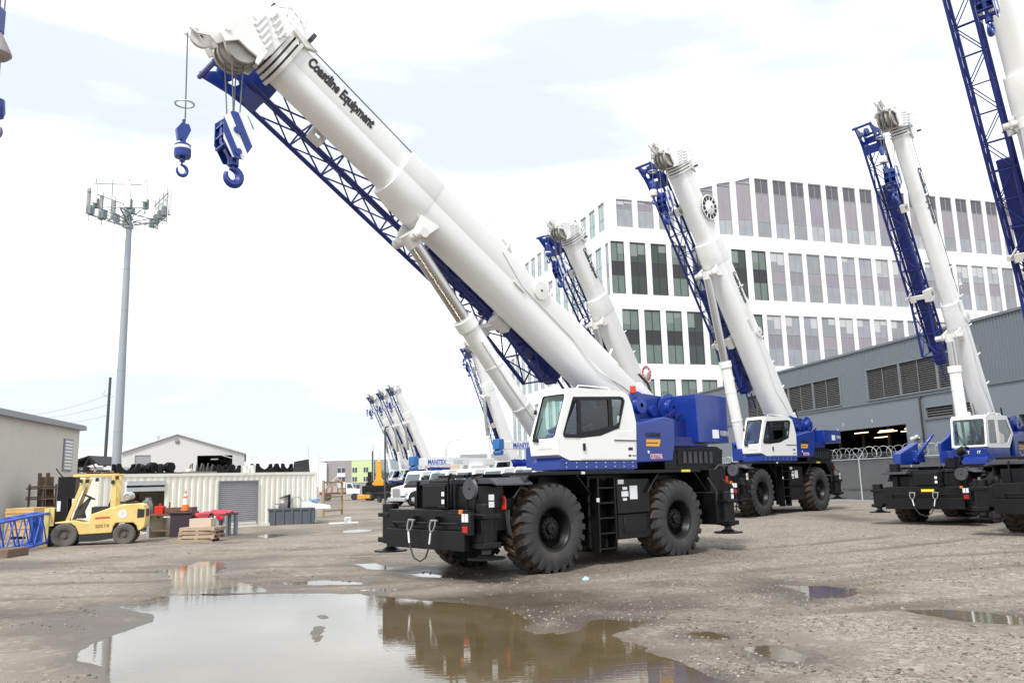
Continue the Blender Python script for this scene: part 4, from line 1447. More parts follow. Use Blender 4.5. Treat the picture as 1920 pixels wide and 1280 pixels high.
G_DARK = wglass('green_glass_dark', (0.030, 0.042, 0.038))
G_GREEN = wglass('green_glass_blind', (0.125, 0.165, 0.145), 0.12)
S_DARK = wglass('dark_spandrel', (0.016, 0.013, 0.018), 0.1)
G_PALE = wglass('pale_glass', (0.30, 0.32, 0.345), 0.1)  # bright sky reflection painted in as a pale base colour
S_MAUVE = wglass('mauve_spandrel', (0.265, 0.228, 0.278), 0.12, var=0.12)  # mauve is a reflection put into the spandrel's base colour
G_TOP = wglass('dark_mauve_glass', (0.085, 0.075, 0.090), 0.1)
G_AQUA = wglass('aqua_glass', (0.36, 0.47, 0.47), 0.1, var=0.12)
FRAME = mat('window_frame', (0.045, 0.052, 0.050), 0.45)
FRAME_L = mat('pale_window_frame', (0.33, 0.34, 0.35), 0.45)
PALES = [G_PALE] + [wglass('pale_glass_%d' % k, c_, 0.08) for k, c_ in enumerate(((0.24, 0.255, 0.27), (0.36, 0.375, 0.39), (0.29, 0.30, 0.34)))]
MAUVES = [S_MAUVE] + [wglass('mauve_spandrel_%d' % k, c_, 0.1, var=0.12) for k, c_ in enumerate(((0.235, 0.215, 0.245), (0.29, 0.255, 0.285)))]
BLIND = [mat('pale_blind', (0.50, 0.51, 0.52), 0.6), mat('green_grey_blind', (0.21, 0.25, 0.235), 0.6)]
c0 = at(1148, 550, 84)
OFF = thing('office_building', 'white office block with tall window bays rising behind the cranes', 'building', (c0.x, c0.y, 0), R(18))
dA = Vector((math.cos(R(18)), math.sin(R(18)), 0))
FM = basis((1, 0, 0), (0, 0, 1), (0, -1, 0), (0, 0, 0))       # (u, z, towards camera)
FB = basis((0, 1, 0), (0, 0, 1), (-1, 0, 0), (0, 0, 0))


def facade(rows, u1, roofline, M, name, nfloor):
    """rows: list of (z0, [(ua, ub, za, zb, style)...]).  The wall is one sheet with openings, 0.45 m thick."""
    holes, wins = [], []
    for z0, ws in rows:
        for (ua, ub, za, zb, style) in ws:
            holes.append([(ua, z0), (ub, z0), (ub, zb), (ua, za)])
            wins.append((ua, ub, z0, za, zb, style))
    mb = MB()
    holed(roofline, holes, lambda u, v, t_: (u, v, t_), -.45, 0, mb)
    mb.build(name, PANEL, OFF, M=M, smooth=0)
    for (ua, ub, z0, za, zb, style) in wins:
        q = MB()
        d = -.14
        mid = (ua + ub) / 2
        bands = {'split': [(0, .36, 0), (.36, .62, 1), (.62, 1, 0)], 'top': [(0, .27, 0), (.27, .75, 1), (.75, 1, 2)], 'low': [(0, .42, 0), (.42, 1, 0)], 'topshort': [(0, .68, 0), (.68, 1, 1)], 'slant': [(0, .30, 0), (.30, 1, 1)]}[style[0]]
        hz = lambda f, u: z0 + f * ((za + (zb - za) * (u - ua) / (ub - ua)) - z0)
        for f0, f1, mi in bands:
            q.loft([[(ua, hz(f0, ua), d), (ub, hz(f0, ub), d), (ub, hz(f1, ub), d), (ua, hz(f1, ua), d)], [(ua, hz(f0, ua), d - .05), (ub, hz(f0, ub), d - .05), (ub, hz(f1, ub), d - .05), (ua, hz(f1, ua), d - .05)]], mi)
            if f0 > 0:
                q.loft([[(ua, hz(f0, ua) - .03, d + .03), (ub, hz(f0, ub) - .03, d + .03), (ub, hz(f0, ub) + .03, d + .03), (ua, hz(f0, ua) + .03, d + .03)], [(ua, hz(f0, ua) - .03, d), (ub, hz(f0, ub) - .03, d), (ub, hz(f0, ub) + .03, d), (ua, hz(f0, ua) + .03, d)]], 3)
        q.box(mid - .03, mid + .03, z0, hz(1, mid), d, d + .045, 3)
        for ue in (ua + .035, ub - .035):
            q.box(ue - .035, ue + .035, z0, hz(1, ue), d, d + .06, 3)
        q.box(ua, ub, z0, z0 + .07, d, d + .065, 3).box(ua, ub, min(za, zb) - .12, min(za, zb), d, d + .065, 3)
        mats_ = list(style[1])
        if mats_[0] is G_PALE:
            mats_[0] = PALES[int(rng.integers(0, 4))]
            if mats_[1] is S_MAUVE:
                mats_[1] = MAUVES[int(rng.integers(0, 3))]
        mats_.append(BLIND[0 if style[1][0] in (G_PALE, G_AQUA) else 1])
        for half in (0, 1):
            if rng.random() < .55:
                xa, xb = (ua + .07, mid - .03) if half == 0 else (mid + .03, ub - .07)
                f0, f1, _ = bands[-1]
                zt = hz(f1, xa) - .14 if style[0] != 'slant' else hz(f1, ua) - .14
                zb_ = zt - (zt - hz(f0, xa)) * (.2 + .6 * rng.random())
                if style[0] not in ('top', 'slant'):
                    q.box(xa, xb, zb_, zt, d + .001, d + .012, 4)
        q.build('window', mats_, OFF, M=M, smooth=0)


lo = [G_DARK, S_DARK, G_GREEN, FRAME]
gr = [G_GREEN, S_DARK, G_GREEN, FRAME]
pa = [G_PALE, S_MAUVE, G_PALE, FRAME_L]
tp = [G_PALE, S_MAUVE, G_TOP, FRAME_L]
ts = [G_PALE, S_MAUVE, G_TOP, FRAME_L]
UE = 62.0
r1, r2, r3, r4 = [], [], [], []
for i in range(4):
    u = .95 + 2.52 * i
    r1.append((u, u + 1.9, 31.2, 31.2, ('topshort', ts)))
for ua, ub, za, zb in ((11.18, 12.93, 33.19, 33.71), (13.48, 15.2, 33.96, 34.35), (15.95, 17.87, 34.47, 35.11)):
    r1.append((ua, ub, za, zb, ('slant', ts)))
for i in range(18):
    u = 18.47 + 2.43 * i
    r1.append((u, u + 1.83, 35.1, 35.1, ('top', tp)))
r2.append((.06, 1.63, 26.49, 26.49, ('split', gr)))
for i in range(24):
    u = 2.29 + 2.49 * i if i < 6 else 17.36 + 2.43 * (i - 6)
    if u > 59:
        break
    r2.append((u, u + 1.87, 26.49, 26.49, ('split', (lo if i in (0, 1, 5) else gr) if i < 7 and i != 6 else pa) if i != 6 else ('split', gr)))
for i in range(22):
    u = 1.04 + 2.55 * i if i < 6 else 16.25 + 2.43 * (i - 6)
    if u > 50:
        break
    r3.append((u, u + 1.9, 19.17, 19.17, ('split', (gr if i != 3 else lo) if i < 7 else pa)))
for i in range(7):
    u = 2.5 + 2.5 * i
    r4.append((u, u + 1.85, 11.8, 11.8, ('low', gr)))
facade([(28.12, r1), (20.8, r2), (13.42, r3), (7.6, r4)], UE, [(0, 0), (UE, 0), (UE, 36.1), (18.0, 35.75), (9.3, 32.6), (0, 32.4)], FM, 'wall', 4)
b1, b2, b3, b4 = [], [], [], []
aq = [G_AQUA, G_AQUA, G_AQUA, FRAME_L]
for i in range(13):
    u = 1.1 + 2.5 * i
    b1.append((u, u + 1.6, 31.15, 31.15, ('low', aq)))
b2.append((.50, 1.3, 26.45, 26.45, ('split', [G_AQUA, S_MAUVE, G_AQUA, FRAME_L])))
for i in range(13):
    u = 2.3 + 2.5 * i
    b2.append((u, u + 1.6, 26.45, 26.45, ('split', aq)))
    b3.append((u - .9, u + .7, 19.0, 19.0, ('split', aq)))
    b4.append((u - .9, u + .7, 11.5, 11.5, ('split', aq)))
b3.append((33.6, 35.0, 18.9, 18.9, ('split', aq)))
b4.append((33.4, 35.0, 11.5, 11.5, ('split', aq)))
facade([(28.05, b1), (20.75, b2), (13.2, b3), (3.2, b4)], 36.5, [(.452, 0), (36.6, 0), (36.6, 31.9), (.452, 32.4)], FB, 'wall', 4)
mb = MB()
mb.box(.5, UE, 1.0, 36, 0, 31.4)
mb.quad((.2, .2, 31.7), (UE, .2, 31.7), (UE, 36.4, 31.7), (.2, 36.4, 31.7))
mb.build('roof', DECK, OFF, smooth=0)

# ------------------------------------------------------------------ grey warehouse
CORR = mat('grey_corrugated_steel', (0.140, 0.162, 0.185), 0.5, var=0.06, vscale=0.5)
SMOOTHW = mat('grey_wall_panel', (0.168, 0.192, 0.220), 0.55, var=0.05, vscale=0.6)
LOUV = mat('louvre_blade', (0.20, 0.20, 0.20), 0.5, var=0.1)
g0 = at(1614, 657, 53)
WH = thing('warehouse', 'dark grey corrugated warehouse with louvred bands behind the barbed fence', 'building', (g0.x, 53, 0), R(-79))
# local: x along the wall (towards the camera), y into the building
GM = basis((1, 0, 0), (0, 0, 1), (0, -1, 0), (0, 0, 0))
ua, ub = -32.4, 20.0
mb = MB()
prof = []
u = ua
P_ = .22
while u < ub:
    prof += [(u, 0), (u + P_ * .45, 0), (u + P_ * .55, .03), (u + P_ * .95, .03)]
    u += P_
lou = [(-16.2, -2.6, 6.2, 8.1), (.36, 10.2, 6.2, 8.1)]


def corr_strip(z0, z1, x0, x1):
    pts = [p for p in prof if x0 - 1e-6 <= p[0] <= x1]
    if not pts:
        return
    mb.loft([[(p[0], p[1] * -1 - .02, z0) for p in pts], [(p[0], p[1] * -1 - .02, z1) for p in pts]], 0, caps=False, close=False)


corr_strip(8.1, 9.42, ua, ub)
corr_strip(6.03, 6.2, ua, ub)
corr_strip(6.2, 8.1, ua, -16.2)
corr_strip(6.2, 8.1, -2.6, .36)
corr_strip(6.2, 8.1, 10.2, ub)
mb.build('wall_cladding', CORR, WH, smooth=0)
mb = MB().box(ua - .05, ub, -.12, .1, 9.42, 9.56).box(ua, ub, -.09, .06, 5.97, 6.03)
mb.build('roof_trim', CORR, WH, smooth=0)
mb = MB()
holed([(ua, 0), (ub, 0), (ub, 5.97), (ua, 5.97)], [[(-14.5, .15), (3.7, .15), (3.7, 4.46), (-14.5, 4.46)], [(5.6, 4.62), (10.3, 4.62), (10.3, 5.23), (5.6, 5.23)], [(12.3, 2.6), (15.8, 2.6), (15.8, 4.3), (12.3, 4.3)]], lambda a, b_, t_: (a, t_, b_), -.02, .25, mb)
mb.build('wall', SMOOTHW, WH, smooth=0)
mb = MB()
mb.box(ua, ub, .26, 20, 9.30, 9.42)
mb.box(ua, ub, 19.8, 20, 0, 9.3).box(ua - .02, ua + .2, .26, 19.8, 0, 9.3).box(ub - .2, ub, .26, 19.8, 0, 9.3)
mb.box(ua + .2, ub - .2, .3, .5, 6.0, 9.3).box(ua + .2, ub - .2, .5, 19.8, 5.2, 5.3)
mb.build('roof', DARK, WH, smooth=0)
GOODS = mat('dim_brown_goods', (0.09, 0.06, 0.045), 0.7)
for k in range(7):
    MB().box(-14 + 2.9 * k, -13.9 + 2.9 * k, 3, 3.2, .1, 5.1).build('column', GOODS, WH, smooth=0)
for k in range(5):
    MB().box(-13 + 3.2 * k, -11.6 + 3.2 * k, 5 + k % 2, 6.2 + k % 2, .1, 1.4 + .5 * (k % 3)).build('stored_goods', GOODS, WH, smooth=0)
for x0_, x1_, z0_, z1_ in lou + [(5.6, 10.3, 4.62, 5.23)]:
    np_ = max(1, round((x1_ - x0_) / 3.35)) if z0_ > 6 else 2
    w_ = (x1_ - x0_) / np_
    for k in range(np_):
        q = MB()
        a, b_ = x0_ + w_ * k + .06, x0_ + w_ * (k + 1) - .06
        nb = int((z1_ - z0_) / .125)
        for j in range(nb):
            z = z0_ + .03 + j * (z1_ - z0_ - .04) / nb
            q.loft([[(a, -.03, z), (a, .10, z + .075), (a, .11, z + .065), (a, -.02, z - .01)], [(b_, -.03, z), (b_, .10, z + .075), (b_, .11, z + .065), (b_, -.02, z - .01)]])
        for f in (0, .5, 1) if z0_ > 6 else (0, 1):
            xx = a + (b_ - a) * f
            q.box(xx - .02, xx + .02, -.05, -.031, z0_, z1_)
        q.box(a, b_, .12, .13, z0_, z1_, 1)
        q.build('louvre', [LOUV, DARK], WH, smooth=0)
    q = MB()
    for k in range(np_ + 1):
        xx = x0_ + w_ * k
        q.box(xx - .06, xx + .06, -.10, .1, z0_, z1_)
    q.box(x0_ - .06, x1_ + .06, -.095, .1, z0_ - .06, z0_).box(x0_ - .06, x1_ + .06, -.095, .1, z1_, z1_ + .06)
    q.build('louvre_frame', SMOOTHW, WH, smooth=0)
TUBE = lamp_mat('warm_strip_light', (1.0, 0.62, 0.36), 1.6)
for (x_, y_, z_, l_) in ((3.0, 1.0, 4.22, 1.6), (1.9, 1.6, 4.12, 1.8), (3.1, 1.7, 3.9, 1.0), (1.5, 2.2, 4.0, 1.4), (-.2, 1.4, 4.28, 1.4), (-1.8, 2.6, 4.28, 2.0), (.2, 3.4, 4.0, 1.6), (-3.2, 1.6, 4.3, 1.5), (-3.6, 3.4, 4.0, 1.6), (2.8, 3.0, 4.2, 1.2)):
    MB().box(x_ - l_ / 2, x_ + l_ / 2, y_ - .03, y_ + .03, z_, z_ + .05).build('strip_light', TUBE, WH, smooth=0)
MB().path([(5.3, -.08, 5.95), (5.3, -.14, 5.8), (5.33, -.14, 3.0), (5.33, -.14, .1)], .06).build('downpipe', DARK, WH)
for u_, t_ in ((-2.75, '3'), (.42, '4')):
    lettering(t_, .30, basis((1, 0, 0), (0, 0, 1), (0, -1, 0), (u_, -.03, 4.78)), STICK, WH, 'door_number', xs=.8, bold=.02)
q = MB().box(4.45, 4.85, -.2, -.03, 3.55, 3.62).tube((4.5, -.18, 3.6), (4.45, -.36, 3.5), .09, 10).tube((4.8, -.18, 3.66), (4.85, -.36, 3.6), .09, 10)
q.build('wall_lamp', WHITE, WH)

# ------------------------------------------------------------------ chain link fence with coiled razor wire
fo = gp(1614, 940)
FN = thing('security_fence', 'chain link fence topped with coiled razor wire in front of the grey warehouse', 'fence', (fo.x, fo.y, 0), R(-79))
MESHM = bpy.data.materials.new('chain_link_mesh')
MESHM.use_nodes = True
n = MESHM.node_tree
n.nodes.clear()
K = n.links.new
t = n.nodes.new('ShaderNodeTexCoord')
sp = n.nodes.new('ShaderNodeSeparateXYZ')
K(t.outputs['Object'], sp.inputs['Vector'])


def math_(op, a, b_=None):
    q_ = n.nodes.new('ShaderNodeMath')
    q_.operation = op
    for k, v in enumerate((a, b_)):
        if v is None:
            continue
        if hasattr(v, 'is_linked'):
            K(v, q_.inputs[k])
        else:
            q_.inputs[k].default_value = v
    return q_.outputs[0]


s1 = math_('FRACT', math_('MULTIPLY', math_('ADD', sp.outputs['X'], sp.outputs['Z']), 14.0))
s2 = math_('FRACT', math_('MULTIPLY', math_('SUBTRACT', sp.outputs['X'], sp.outputs['Z']), 14.0))
wire = math_('MAXIMUM', math_('LESS_THAN', s1, .13), math_('LESS_THAN', s2, .13))
trn = n.nodes.new('ShaderNodeBsdfTransparent')
dif = n.nodes.new('ShaderNodeBsdfDiffuse')
dif.inputs['Color'].default_value = (0.34, 0.36, 0.37, 1)
ms = n.nodes.new('ShaderNodeMixShader')
o_ = n.nodes.new('ShaderNodeOutputMaterial')
K(wire, ms.inputs['Fac'])
K(trn.outputs[0], ms.inputs[1])
K(dif.outputs[0], ms.inputs[2])
K(ms.outputs[0], o_.inputs['Surface'])
SCREEN = mat('dark_privacy_screen', (0.050, 0.050, 0.052), 0.85, var=0.2, vscale=1.2)
u0_, u1_ = -21.0, 27.5
MB().quad((u0_, 0, .1), (u1_, 0, .1), (u1_, 0, 2.42), (u0_, 0, 2.42)).build('chain_mesh', MESHM, FN, smooth=0)
MB().box(u0_, u1_, .06, .075, .75, 2.35).box(u0_, u1_, 1.0, 1.02, .0, .55, 1).build('privacy_screen', [SCREEN, mat('grey_low_wall', (0.13, 0.13, 0.135), 0.7)], FN, smooth=0)
MB().tube((u0_, 0, 2.44), (u1_, 0, 2.44), .03, 8).build('top_rail', ZINC, FN)
for k in range(11):
    u_ = -21 + 4.62 * (k) + .0 if k else -21
    u_ = -22.9 + 4.62 * k
    if u_ < u0_:
        continue
    q = MB().tube((u_, 0, 0), (u_, 0, 2.5), .045, 10)
    q.tube((u_, 0, 2.46), (u_, -.28, 2.82), .025, 8).tube((u_, 0, 2.46), (u_, .28, 2.82), .025, 8)
    q.build('post', ZINC, FN)
pts = []
turns = 74
for k in range(turns * 14):
    a = 2 * PI * k / 14
    f = k / (turns * 14)
    pts.append((u0_ + (u1_ - u0_) * f + .16 * math.sin(a * .5), math.sin(a) * .26, 2.80 + math.cos(a) * .31 + .03 * math.sin(f * 97)))
q = MB().path(pts, .012, 5)
for dz in (-.16, 0, .16):
    q.tube((u0_, .2 * (1 if dz else -1), 2.68 + dz * .6), (u1_, .2 * (1 if dz else -1), 2.68 + dz * .6), .006, 5)
q.build('razor_wire', ZINC, FN)
kerb = MB().box(u0_, u1_, -.12, .12, -.05, .10).build('kerb', mat('concrete_kerb', (0.36, 0.35, 0.34), 0.85, var=0.15), None, smooth=0)
kerb.location = (fo.x, fo.y, 0)
kerb.rotation_euler = (0, 0, R(-79))
tag(kerb, 'low concrete kerb under the fence', 'kerb', kind='structure')

# ------------------------------------------------------------------ beige shed at the left
SHEDW = mat('beige_render', (0.60, 0.57, 0.51), 0.8, var=0.05, vscale=0.5, dirt=(0.54, 0.51, 0.45), dscale=0.7, dlo=0.5, dhi=0.8)
sh = gp(139, 980)
SH = thing('shed', 'beige shed with a grey roof edge and one small slatted window', 'building', (sh.x, sh.y, 0), R(-79.8))
MB().box(0, 26, -8, 0, 0, 5.35).build('wall', SHEDW, SH, smooth=0)
MB().box(-.25, 26, -8.3, .30, 5.35, 5.62).box(-.2, 26, -8.2, .2, 5.621, 5.66).build('roof', mat('grey_fascia', (0.27, 0.27, 0.30), 0.5, var=0.1), SH, smooth=0)
q = MB().box(1.15, 2.55, .0, .06, 2.95, 4.75)
wn = q.build('window', mat('window_trim', (0.22, 0.22, 0.26), 0.5), SH, smooth=0)
q = MB()
for k in range(9):
    q.box(1.28, 2.42, .062, .085, 3.05 + .185 * k, 3.17 + .185 * k)
q.build('slats', STICK, wn, smooth=0)
q = MB().box(11.6, 12.5, .0, .05, 0, 2.55)
dr = q.build('door', mat('door_frame', (0.16, 0.20, 0.24), 0.5), SH, smooth=0)
MB().box(11.68, 12.42, .052, .07, .02, 2.47).box(12.3, 12.36, .072, .1, 1.1, 1.25).build('door_leaf', mat('pale_door', (0.55, 0.58, 0.64), 0.4), dr, smooth=0)
MB().box(19.3, 20.2, .0, .22, 4.2, 5.0).tube((19.75, .2, 4.6), (19.75, .5, 4.4), .15, 10).build('wall_light', mat('brown_lamp_case', (0.10, 0.06, 0.05), 0.5), SH)

# ------------------------------------------------------------------ container workshop
CONT = mat('cream_container_paint', (0.86, 0.835, 0.74), 0.6, var=0.04, vscale=0.6, dirt=(0.52, 0.46, 0.36), dscale=2.2, dlo=0.56, dhi=0.80, dstretch=(1.6, 1.6, 0.22))
co = gp(593, 980)
FLIP = Matrix.Diagonal((1, -1, 1, 1))
CT = thing('container_workshop', 'long cream corrugated container with a grey roller door and an open hatch', 'container', (co.x, co.y, 0), R(180 + 50))
# local: x runs from the far end towards the camera, y < 0 faces the yard
LC = 12.2
HC = 2.42


def cpx(px):
    d_ = ray(px, 930)
    dx = Vector((math.cos(R(230)), math.sin(R(230)), 0))
    # solve origin + x*dx parallel to ray in plan
    return (co.y * d_.x - co.x * d_.y) / (dx.x * d_.y - dx.y * d_.x)


LC = cpx(183)
xr0, xr1 = cpx(482), cpx(410)
xo0, xo1 = cpx(309), cpx(236)
prof = []
u = 0.12
while u < LC - .1:
    prof += [(u, 0), (u + .11, 0), (u + .14, .035), (u + .25, .035)]
    u += .28
mb = MB()


def cstrip(z0, z1, xa, xb):
    pts = [p for p in prof if xa <= p[0] <= xb]
    pts = [(xa, pts[0][1])] + pts + [(xb, pts[-1][1])]
    mb.loft([[(p[0], p[1] + .0, z0) for p in pts], [(p[0], p[1], z1) for p in pts]], 0, caps=False, close=False)


rt, ot = 2.02, 1.98
cstrip(.16, HC - .12, 0.02, xr0)
cstrip(rt, HC - .12, xr0, xr1)
cstrip(.16, HC - .12, xr1, xo0)
cstrip(ot, HC - .12, xo0, xo1)
cstrip(.16, HC - .12, xo1, LC - .02)
mb.box(0, LC, -.02, .05, 0.02, .16).box(0, LC, -.02, .06, HC - .12, HC)
for x_ in (0, LC - .1):
    mb.box(x_, x_ + .1, -.025, .08, .0, HC + .01)
mb.build('side_wall', CONT, CT, M=FLIP, smooth=0)
mb = MB().box(.02, LC - .02, .06, 2.4, HC - .06, HC - .005).box(.0, .03, .05, 2.4, 0.02, HC - .06).box(LC - .03, LC, .05, 2.4, .02, HC - .06).box(.03, LC - .03, 2.37, 2.4, .02, HC - .06)
mb.build('roof', CONT, CT, M=FLIP, smooth=0)
mb = MB().box(.04, LC - .04, .05, 2.3, .03, .10)
mb.build('floor_boards', DARK, CT, M=FLIP, smooth=0)
ROLL_M = mat('grey_roller_door', (0.36, 0.36, 0.38), 0.45, var=0.06, vscale=0.8)
mb = MB()
z = .26
while z < rt - .05:
    mb.loft([[(xr0 + .03, .02, z), (xr0 + .03, -.015, z + .035), (xr0 + .03, -.015, z + .06), (xr0 + .03, .02, z + .085)], [(xr1 - .03, .02, z), (xr1 - .03, -.015, z + .035), (xr1 - .03, -.015, z + .06), (xr1 - .03, .02, z + .085)]], 0, caps=False, close=False)
    z += .085
rd = mb.build('roller_door', ROLL_M, CT, M=FLIP, smooth=0)
mb = MB().box(xr0 - .03, xr0 + .03, -.05, .05, .16, rt).box(xr1 - .03, xr1 + .03, -.05, .05, .16, rt).box(xr0 - .03, xr1 + .03, -.055, .05, rt, rt + .06).box(xr0, xr1, -.03, .04, .17, .26, 1)
mb.build('door_surround', [mat('steel_surround', (0.22, 0.22, 0.23), 0.5), CONT], rd, M=FLIP, smooth=0)
mb = MB().box(xo0, xo1, -.06, .05, ot - .02, ot + .16).box(xo0, xo1, -.045, .04, ot - .26, ot - .10)
mb.build('rolled_shutter', mat('pale_shutter', (0.52, 0.54, 0.56), 0.4), CT, M=FLIP, smooth=0)
# shelving and tools seen through the open hatch
mb = MB()
for k in range(4):
    mb.box(xo0 + .1, xo1 - .1, 1.5, 1.9, .5 + .42 * k, .54 + .42 * k)
for k in range(26):
    x_ = xo0 + .15 + rng.random() * (xo1 - xo0 - .4)
    z_ = .54 + .42 * int(rng.integers(0, 4))
    mb.box(x_, x_ + .08 + .2 * rng.random(), 1.45, 1.75, z_ + .002, z_ + .1 + .22 * rng.random(), 1 + k % 3)
mb.build('tool_shelf', [DARK, mat('rusty_goods', (0.16, 0.07, 0.04), 0.7), mat('grey_goods', (0.20, 0.20, 0.21), 0.6), mat('red_goods', (0.30, 0.05, 0.03), 0.6)], CT, M=FLIP, smooth=0)

cdir = Vector((math.cos(R(230)), math.sin(R(230)), 0))
cin = Vector((cdir.y, -cdir.x, 0))


def onroof(px, dy=.6):
    x_ = cpx(px)
    p_ = Vector((co.x, co.y, 0)) + cdir * x_ + cin * dy
    return Vector((p_.x, p_.y, HC))


# things stored on the container roof
def cradle(px, wd, h, label, cut=True):
    p_ = onroof(px)
    tg = thing('steel_cradle', label, 'steel cradle', p_, R(230), 1, 'black steel cradles on the container roof')
    for k, y_ in enumerate((-.25, .2)):
        prof_ = [(-wd / 2, 0), (wd / 2, 0), (wd / 2, h), (wd / 2 - .1, h)]
        for j in range(9):
            a = PI * j / 8
            prof_.append((math.cos(a) * (wd / 2 - .16), h - .02 - math.sin(a) * (h - .16)))
        prof_.append((-wd / 2 + .1, h))
        prof_.append((-wd / 2, h))
        MB().prism(prof_, y_, y_ + .06, 'y').build('saddle_plate', BLACK, tg, smooth=0)
    MB().box(-wd / 2, wd / 2, -.19, .2, .0, .06).build('base_bar', BLACK, tg, smooth=0)
    return tg


cradle(247, .95, .42, 'black steel cradle with upswept ends above the open hatch')
cradle(508, 1.15, .42, 'black steel cradle standing alone above the scrap skip')
cradle(430, .80, .38, 'wider of two touching black cradles above the roller door')
cradle(447, .60, .34, 'narrower of two touching black cradles above the roller door')
cradle(551, .95, .42, 'black steel cradle half covered by a slanted steel plate')
p_ = onroof(572, .3)
q = MB().prism([(-.45, .0), (.5, .0), (.42, .50), (-.38, .62)], -.03, .03, 'y')
tag(q.build('steel_plate', mat('dark_slate_plate', (0.04, 0.043, 0.05), 0.5, var=0.2), loc=p_), 'slanted dark steel plate at the far end of the container roof', 'steel plate')['group'] = 'scrap on the container roof'
bpy.data.objects['steel_plate'].rotation_euler = (0, 0, R(230))
for (px_, k) in ((281, 0), (293, 1), (309, 2), (326, 3)):
    p_ = onroof(px_, .5)
    q = MB()
    r_2 = .17 + .03 * (k % 2)
    q.lathe([(.04, -.16), (r_2, -.16), (r_2 * 1.1, -.05), (r_2 * .7, 0), (r_2 * 1.05, .12), (r_2, .17), (.04, .17)], (0, 0, r_2 + .07), 'xyx'[k % 3] if k % 3 != 1 else 'y', 16)
    q.box(-.12, .14, -.2, .2, 0, .07).box(-.05, .2, -.1, .12, .07, .3 + .05 * k)
    o = q.build('machine_part', BLACK, loc=p_)
    o.rotation_euler = (0, 0, R(200 + 40 * k))
    tag(o, ('black hub like machine part beside the upswept cradle', 'black machine part with a pale gap beside it on the roof pallet', 'lumpy black machine part on the roof pallet', 'black machine part tipped like a wedge at the pallet end')[k], 'machine part', 'black machine parts on the container roof')
p_ = onroof(303, .5)
q = MB()
for k in range(3):
    q.box(-.95, .95, -.45 + .36 * k, -.30 + .36 * k, -.0, .05)
o = q.build('roof_rack', BLACK, loc=(p_.x, p_.y, p_.z - 0.0))
o.rotation_euler = (0, 0, R(230))
o.location.z = HC + .0
tag(o, 'flat black rack lying under the machine parts on the container roof', 'rack')
p_ = onroof(384, .5)
q = MB()
for k in range(7):
    q.tube((-.5 + .17 * k, 0, 0), (-.55 + .17 * k + .05 * (k % 3), .1, .38 + .05 * (k % 2)), .03, 6)
q.box(-.65, .65, -.3, .3, 0, .08)
o = q.build('rail_stack', mat('weathered_grey_bars', (0.15, 0.145, 0.14), 0.6, var=0.2), loc=p_)
o.rotation_euler = (0, 0, R(230))
tag(o, 'row of leaning grey bars on the container roof left of the cradles', 'bars')
for (px_, hh, lab) in ((467, .30, 'white bucket on the container roof'), (481, .34, 'pale tin on the container roof beside a black cradle'), (363, .2, 'white tub on the container roof')):
    p_ = onroof(px_, .4)
    q = MB().lathe([(.02, 0), (.13, 0), (.155, hh), (.145, hh), (.12, .02), (.02, .02)], (0, 0, 0), 'z', 18)
    q.tube((-.16, 0, hh * .9), (.16, 0, hh * .9), .01, 6)
    tag(q.build('bucket', CREAMW, loc=p_), lab, 'bucket', 'pails on the container roof')
p_ = onroof(205, .7)
q = MB()
for k in range(9):
    a = k * .7
    q.box(-.7 + .15 * k, -.2 + .15 * k, -.3 + .07 * (k % 4), -.1 + .07 * (k % 4), .04 * (k % 4), .04 * (k % 4) + .06, k % 2)
o = q.build('timber_heap', [mat('old_timber', (0.30, 0.19, 0.13), 0.8, var=0.3), BLACK], loc=p_, smooth=0)
o.rotation_euler = (0, 0, R(215))
tag(o, 'heap of brown timber offcuts on the container roof above the forklift', 'timber')

# ------------------------------------------------------------------ buildings further left
GABW = mat('pale_sheet_wall', (0.60, 0.59, 0.58), 0.7, var=0.04, vscale=0.4)
GB = thing('gabled_hall', 'white gabled hall with a wide dark opening behind the container', 'building', (-28.616, 70, 0), R(18))
mb = MB()
holed([(-4.2, 0), (5.45, 0), (5.45, 4.62), (0, 6.33), (-4.2, 4.88)], [[(-3.24, 1.8), (-2.01, 1.8), (-2.01, 4.66), (-3.24, 4.66)], [(1.63, 0.6), (4.47, 0.6), (4.47, 4.56), (1.63, 4.56)]], lambda u, v, t_: (u, t_, v), 0, .2, mb)
mb.build('wall', GABW, GB, smooth=0)
mb = MB()
for a, b_ in (((-4.5, 4.80), (0, 6.36)), ((0, 6.36), (5.6, 4.60))):
    mb.slab([(a[0], -.2, a[1]), (b_[0], -.2, b_[1]), (b_[0], 22, b_[1]), (a[0], 22, a[1])], (0, 0, 1), .1)
mb.box(-4.2, -4.0, .2, 22, 0, 4.8).box(5.25, 5.45, .2, 22, 0, 4.5).prism([(-4, 0), (5.2, 0), (5.2, 4.66), (0, 6.30), (-4, 4.90)], 21.8, 22, 'y')
mb.build('roof', mat('pale_roof_sheet', (0.62, 0.61, 0.60), 0.6), GB, smooth=0)
mb = MB().box(-3.24, -2.01, .08, .12, 1.8, 4.66)
for k in range(18):
    mb.box(-3.22, -2.03, .06, .079, 1.83 + .155 * k, 1.94 + .155 * k)
mb.build('roller_door', ROLL_M, GB, smooth=0)
mb = MB().box(1.3, 4.2, 1.2, 1.3, .6, 3.6)
mb.build('inner_wall', [mat('dim_grey_interior', (0.09, 0.085, 0.09), 0.8), DARK], GB, smooth=0)
mb = MB()
for k in range(6):
    mb.tube((1.6 + .33 * k, .9, .6), (1.75 + .33 * k, 1.0, 2.6 + .25 * (k % 3)), .04, 6)
mb.build('leaning_poles', GREY, GB)
MB().lathe([(.02, -.12), (.16, -.1), (.2, -.02), (.19, .0)], (0, 0, 5.78), 'y', 16).build('wall_lamp', GREY, GB)
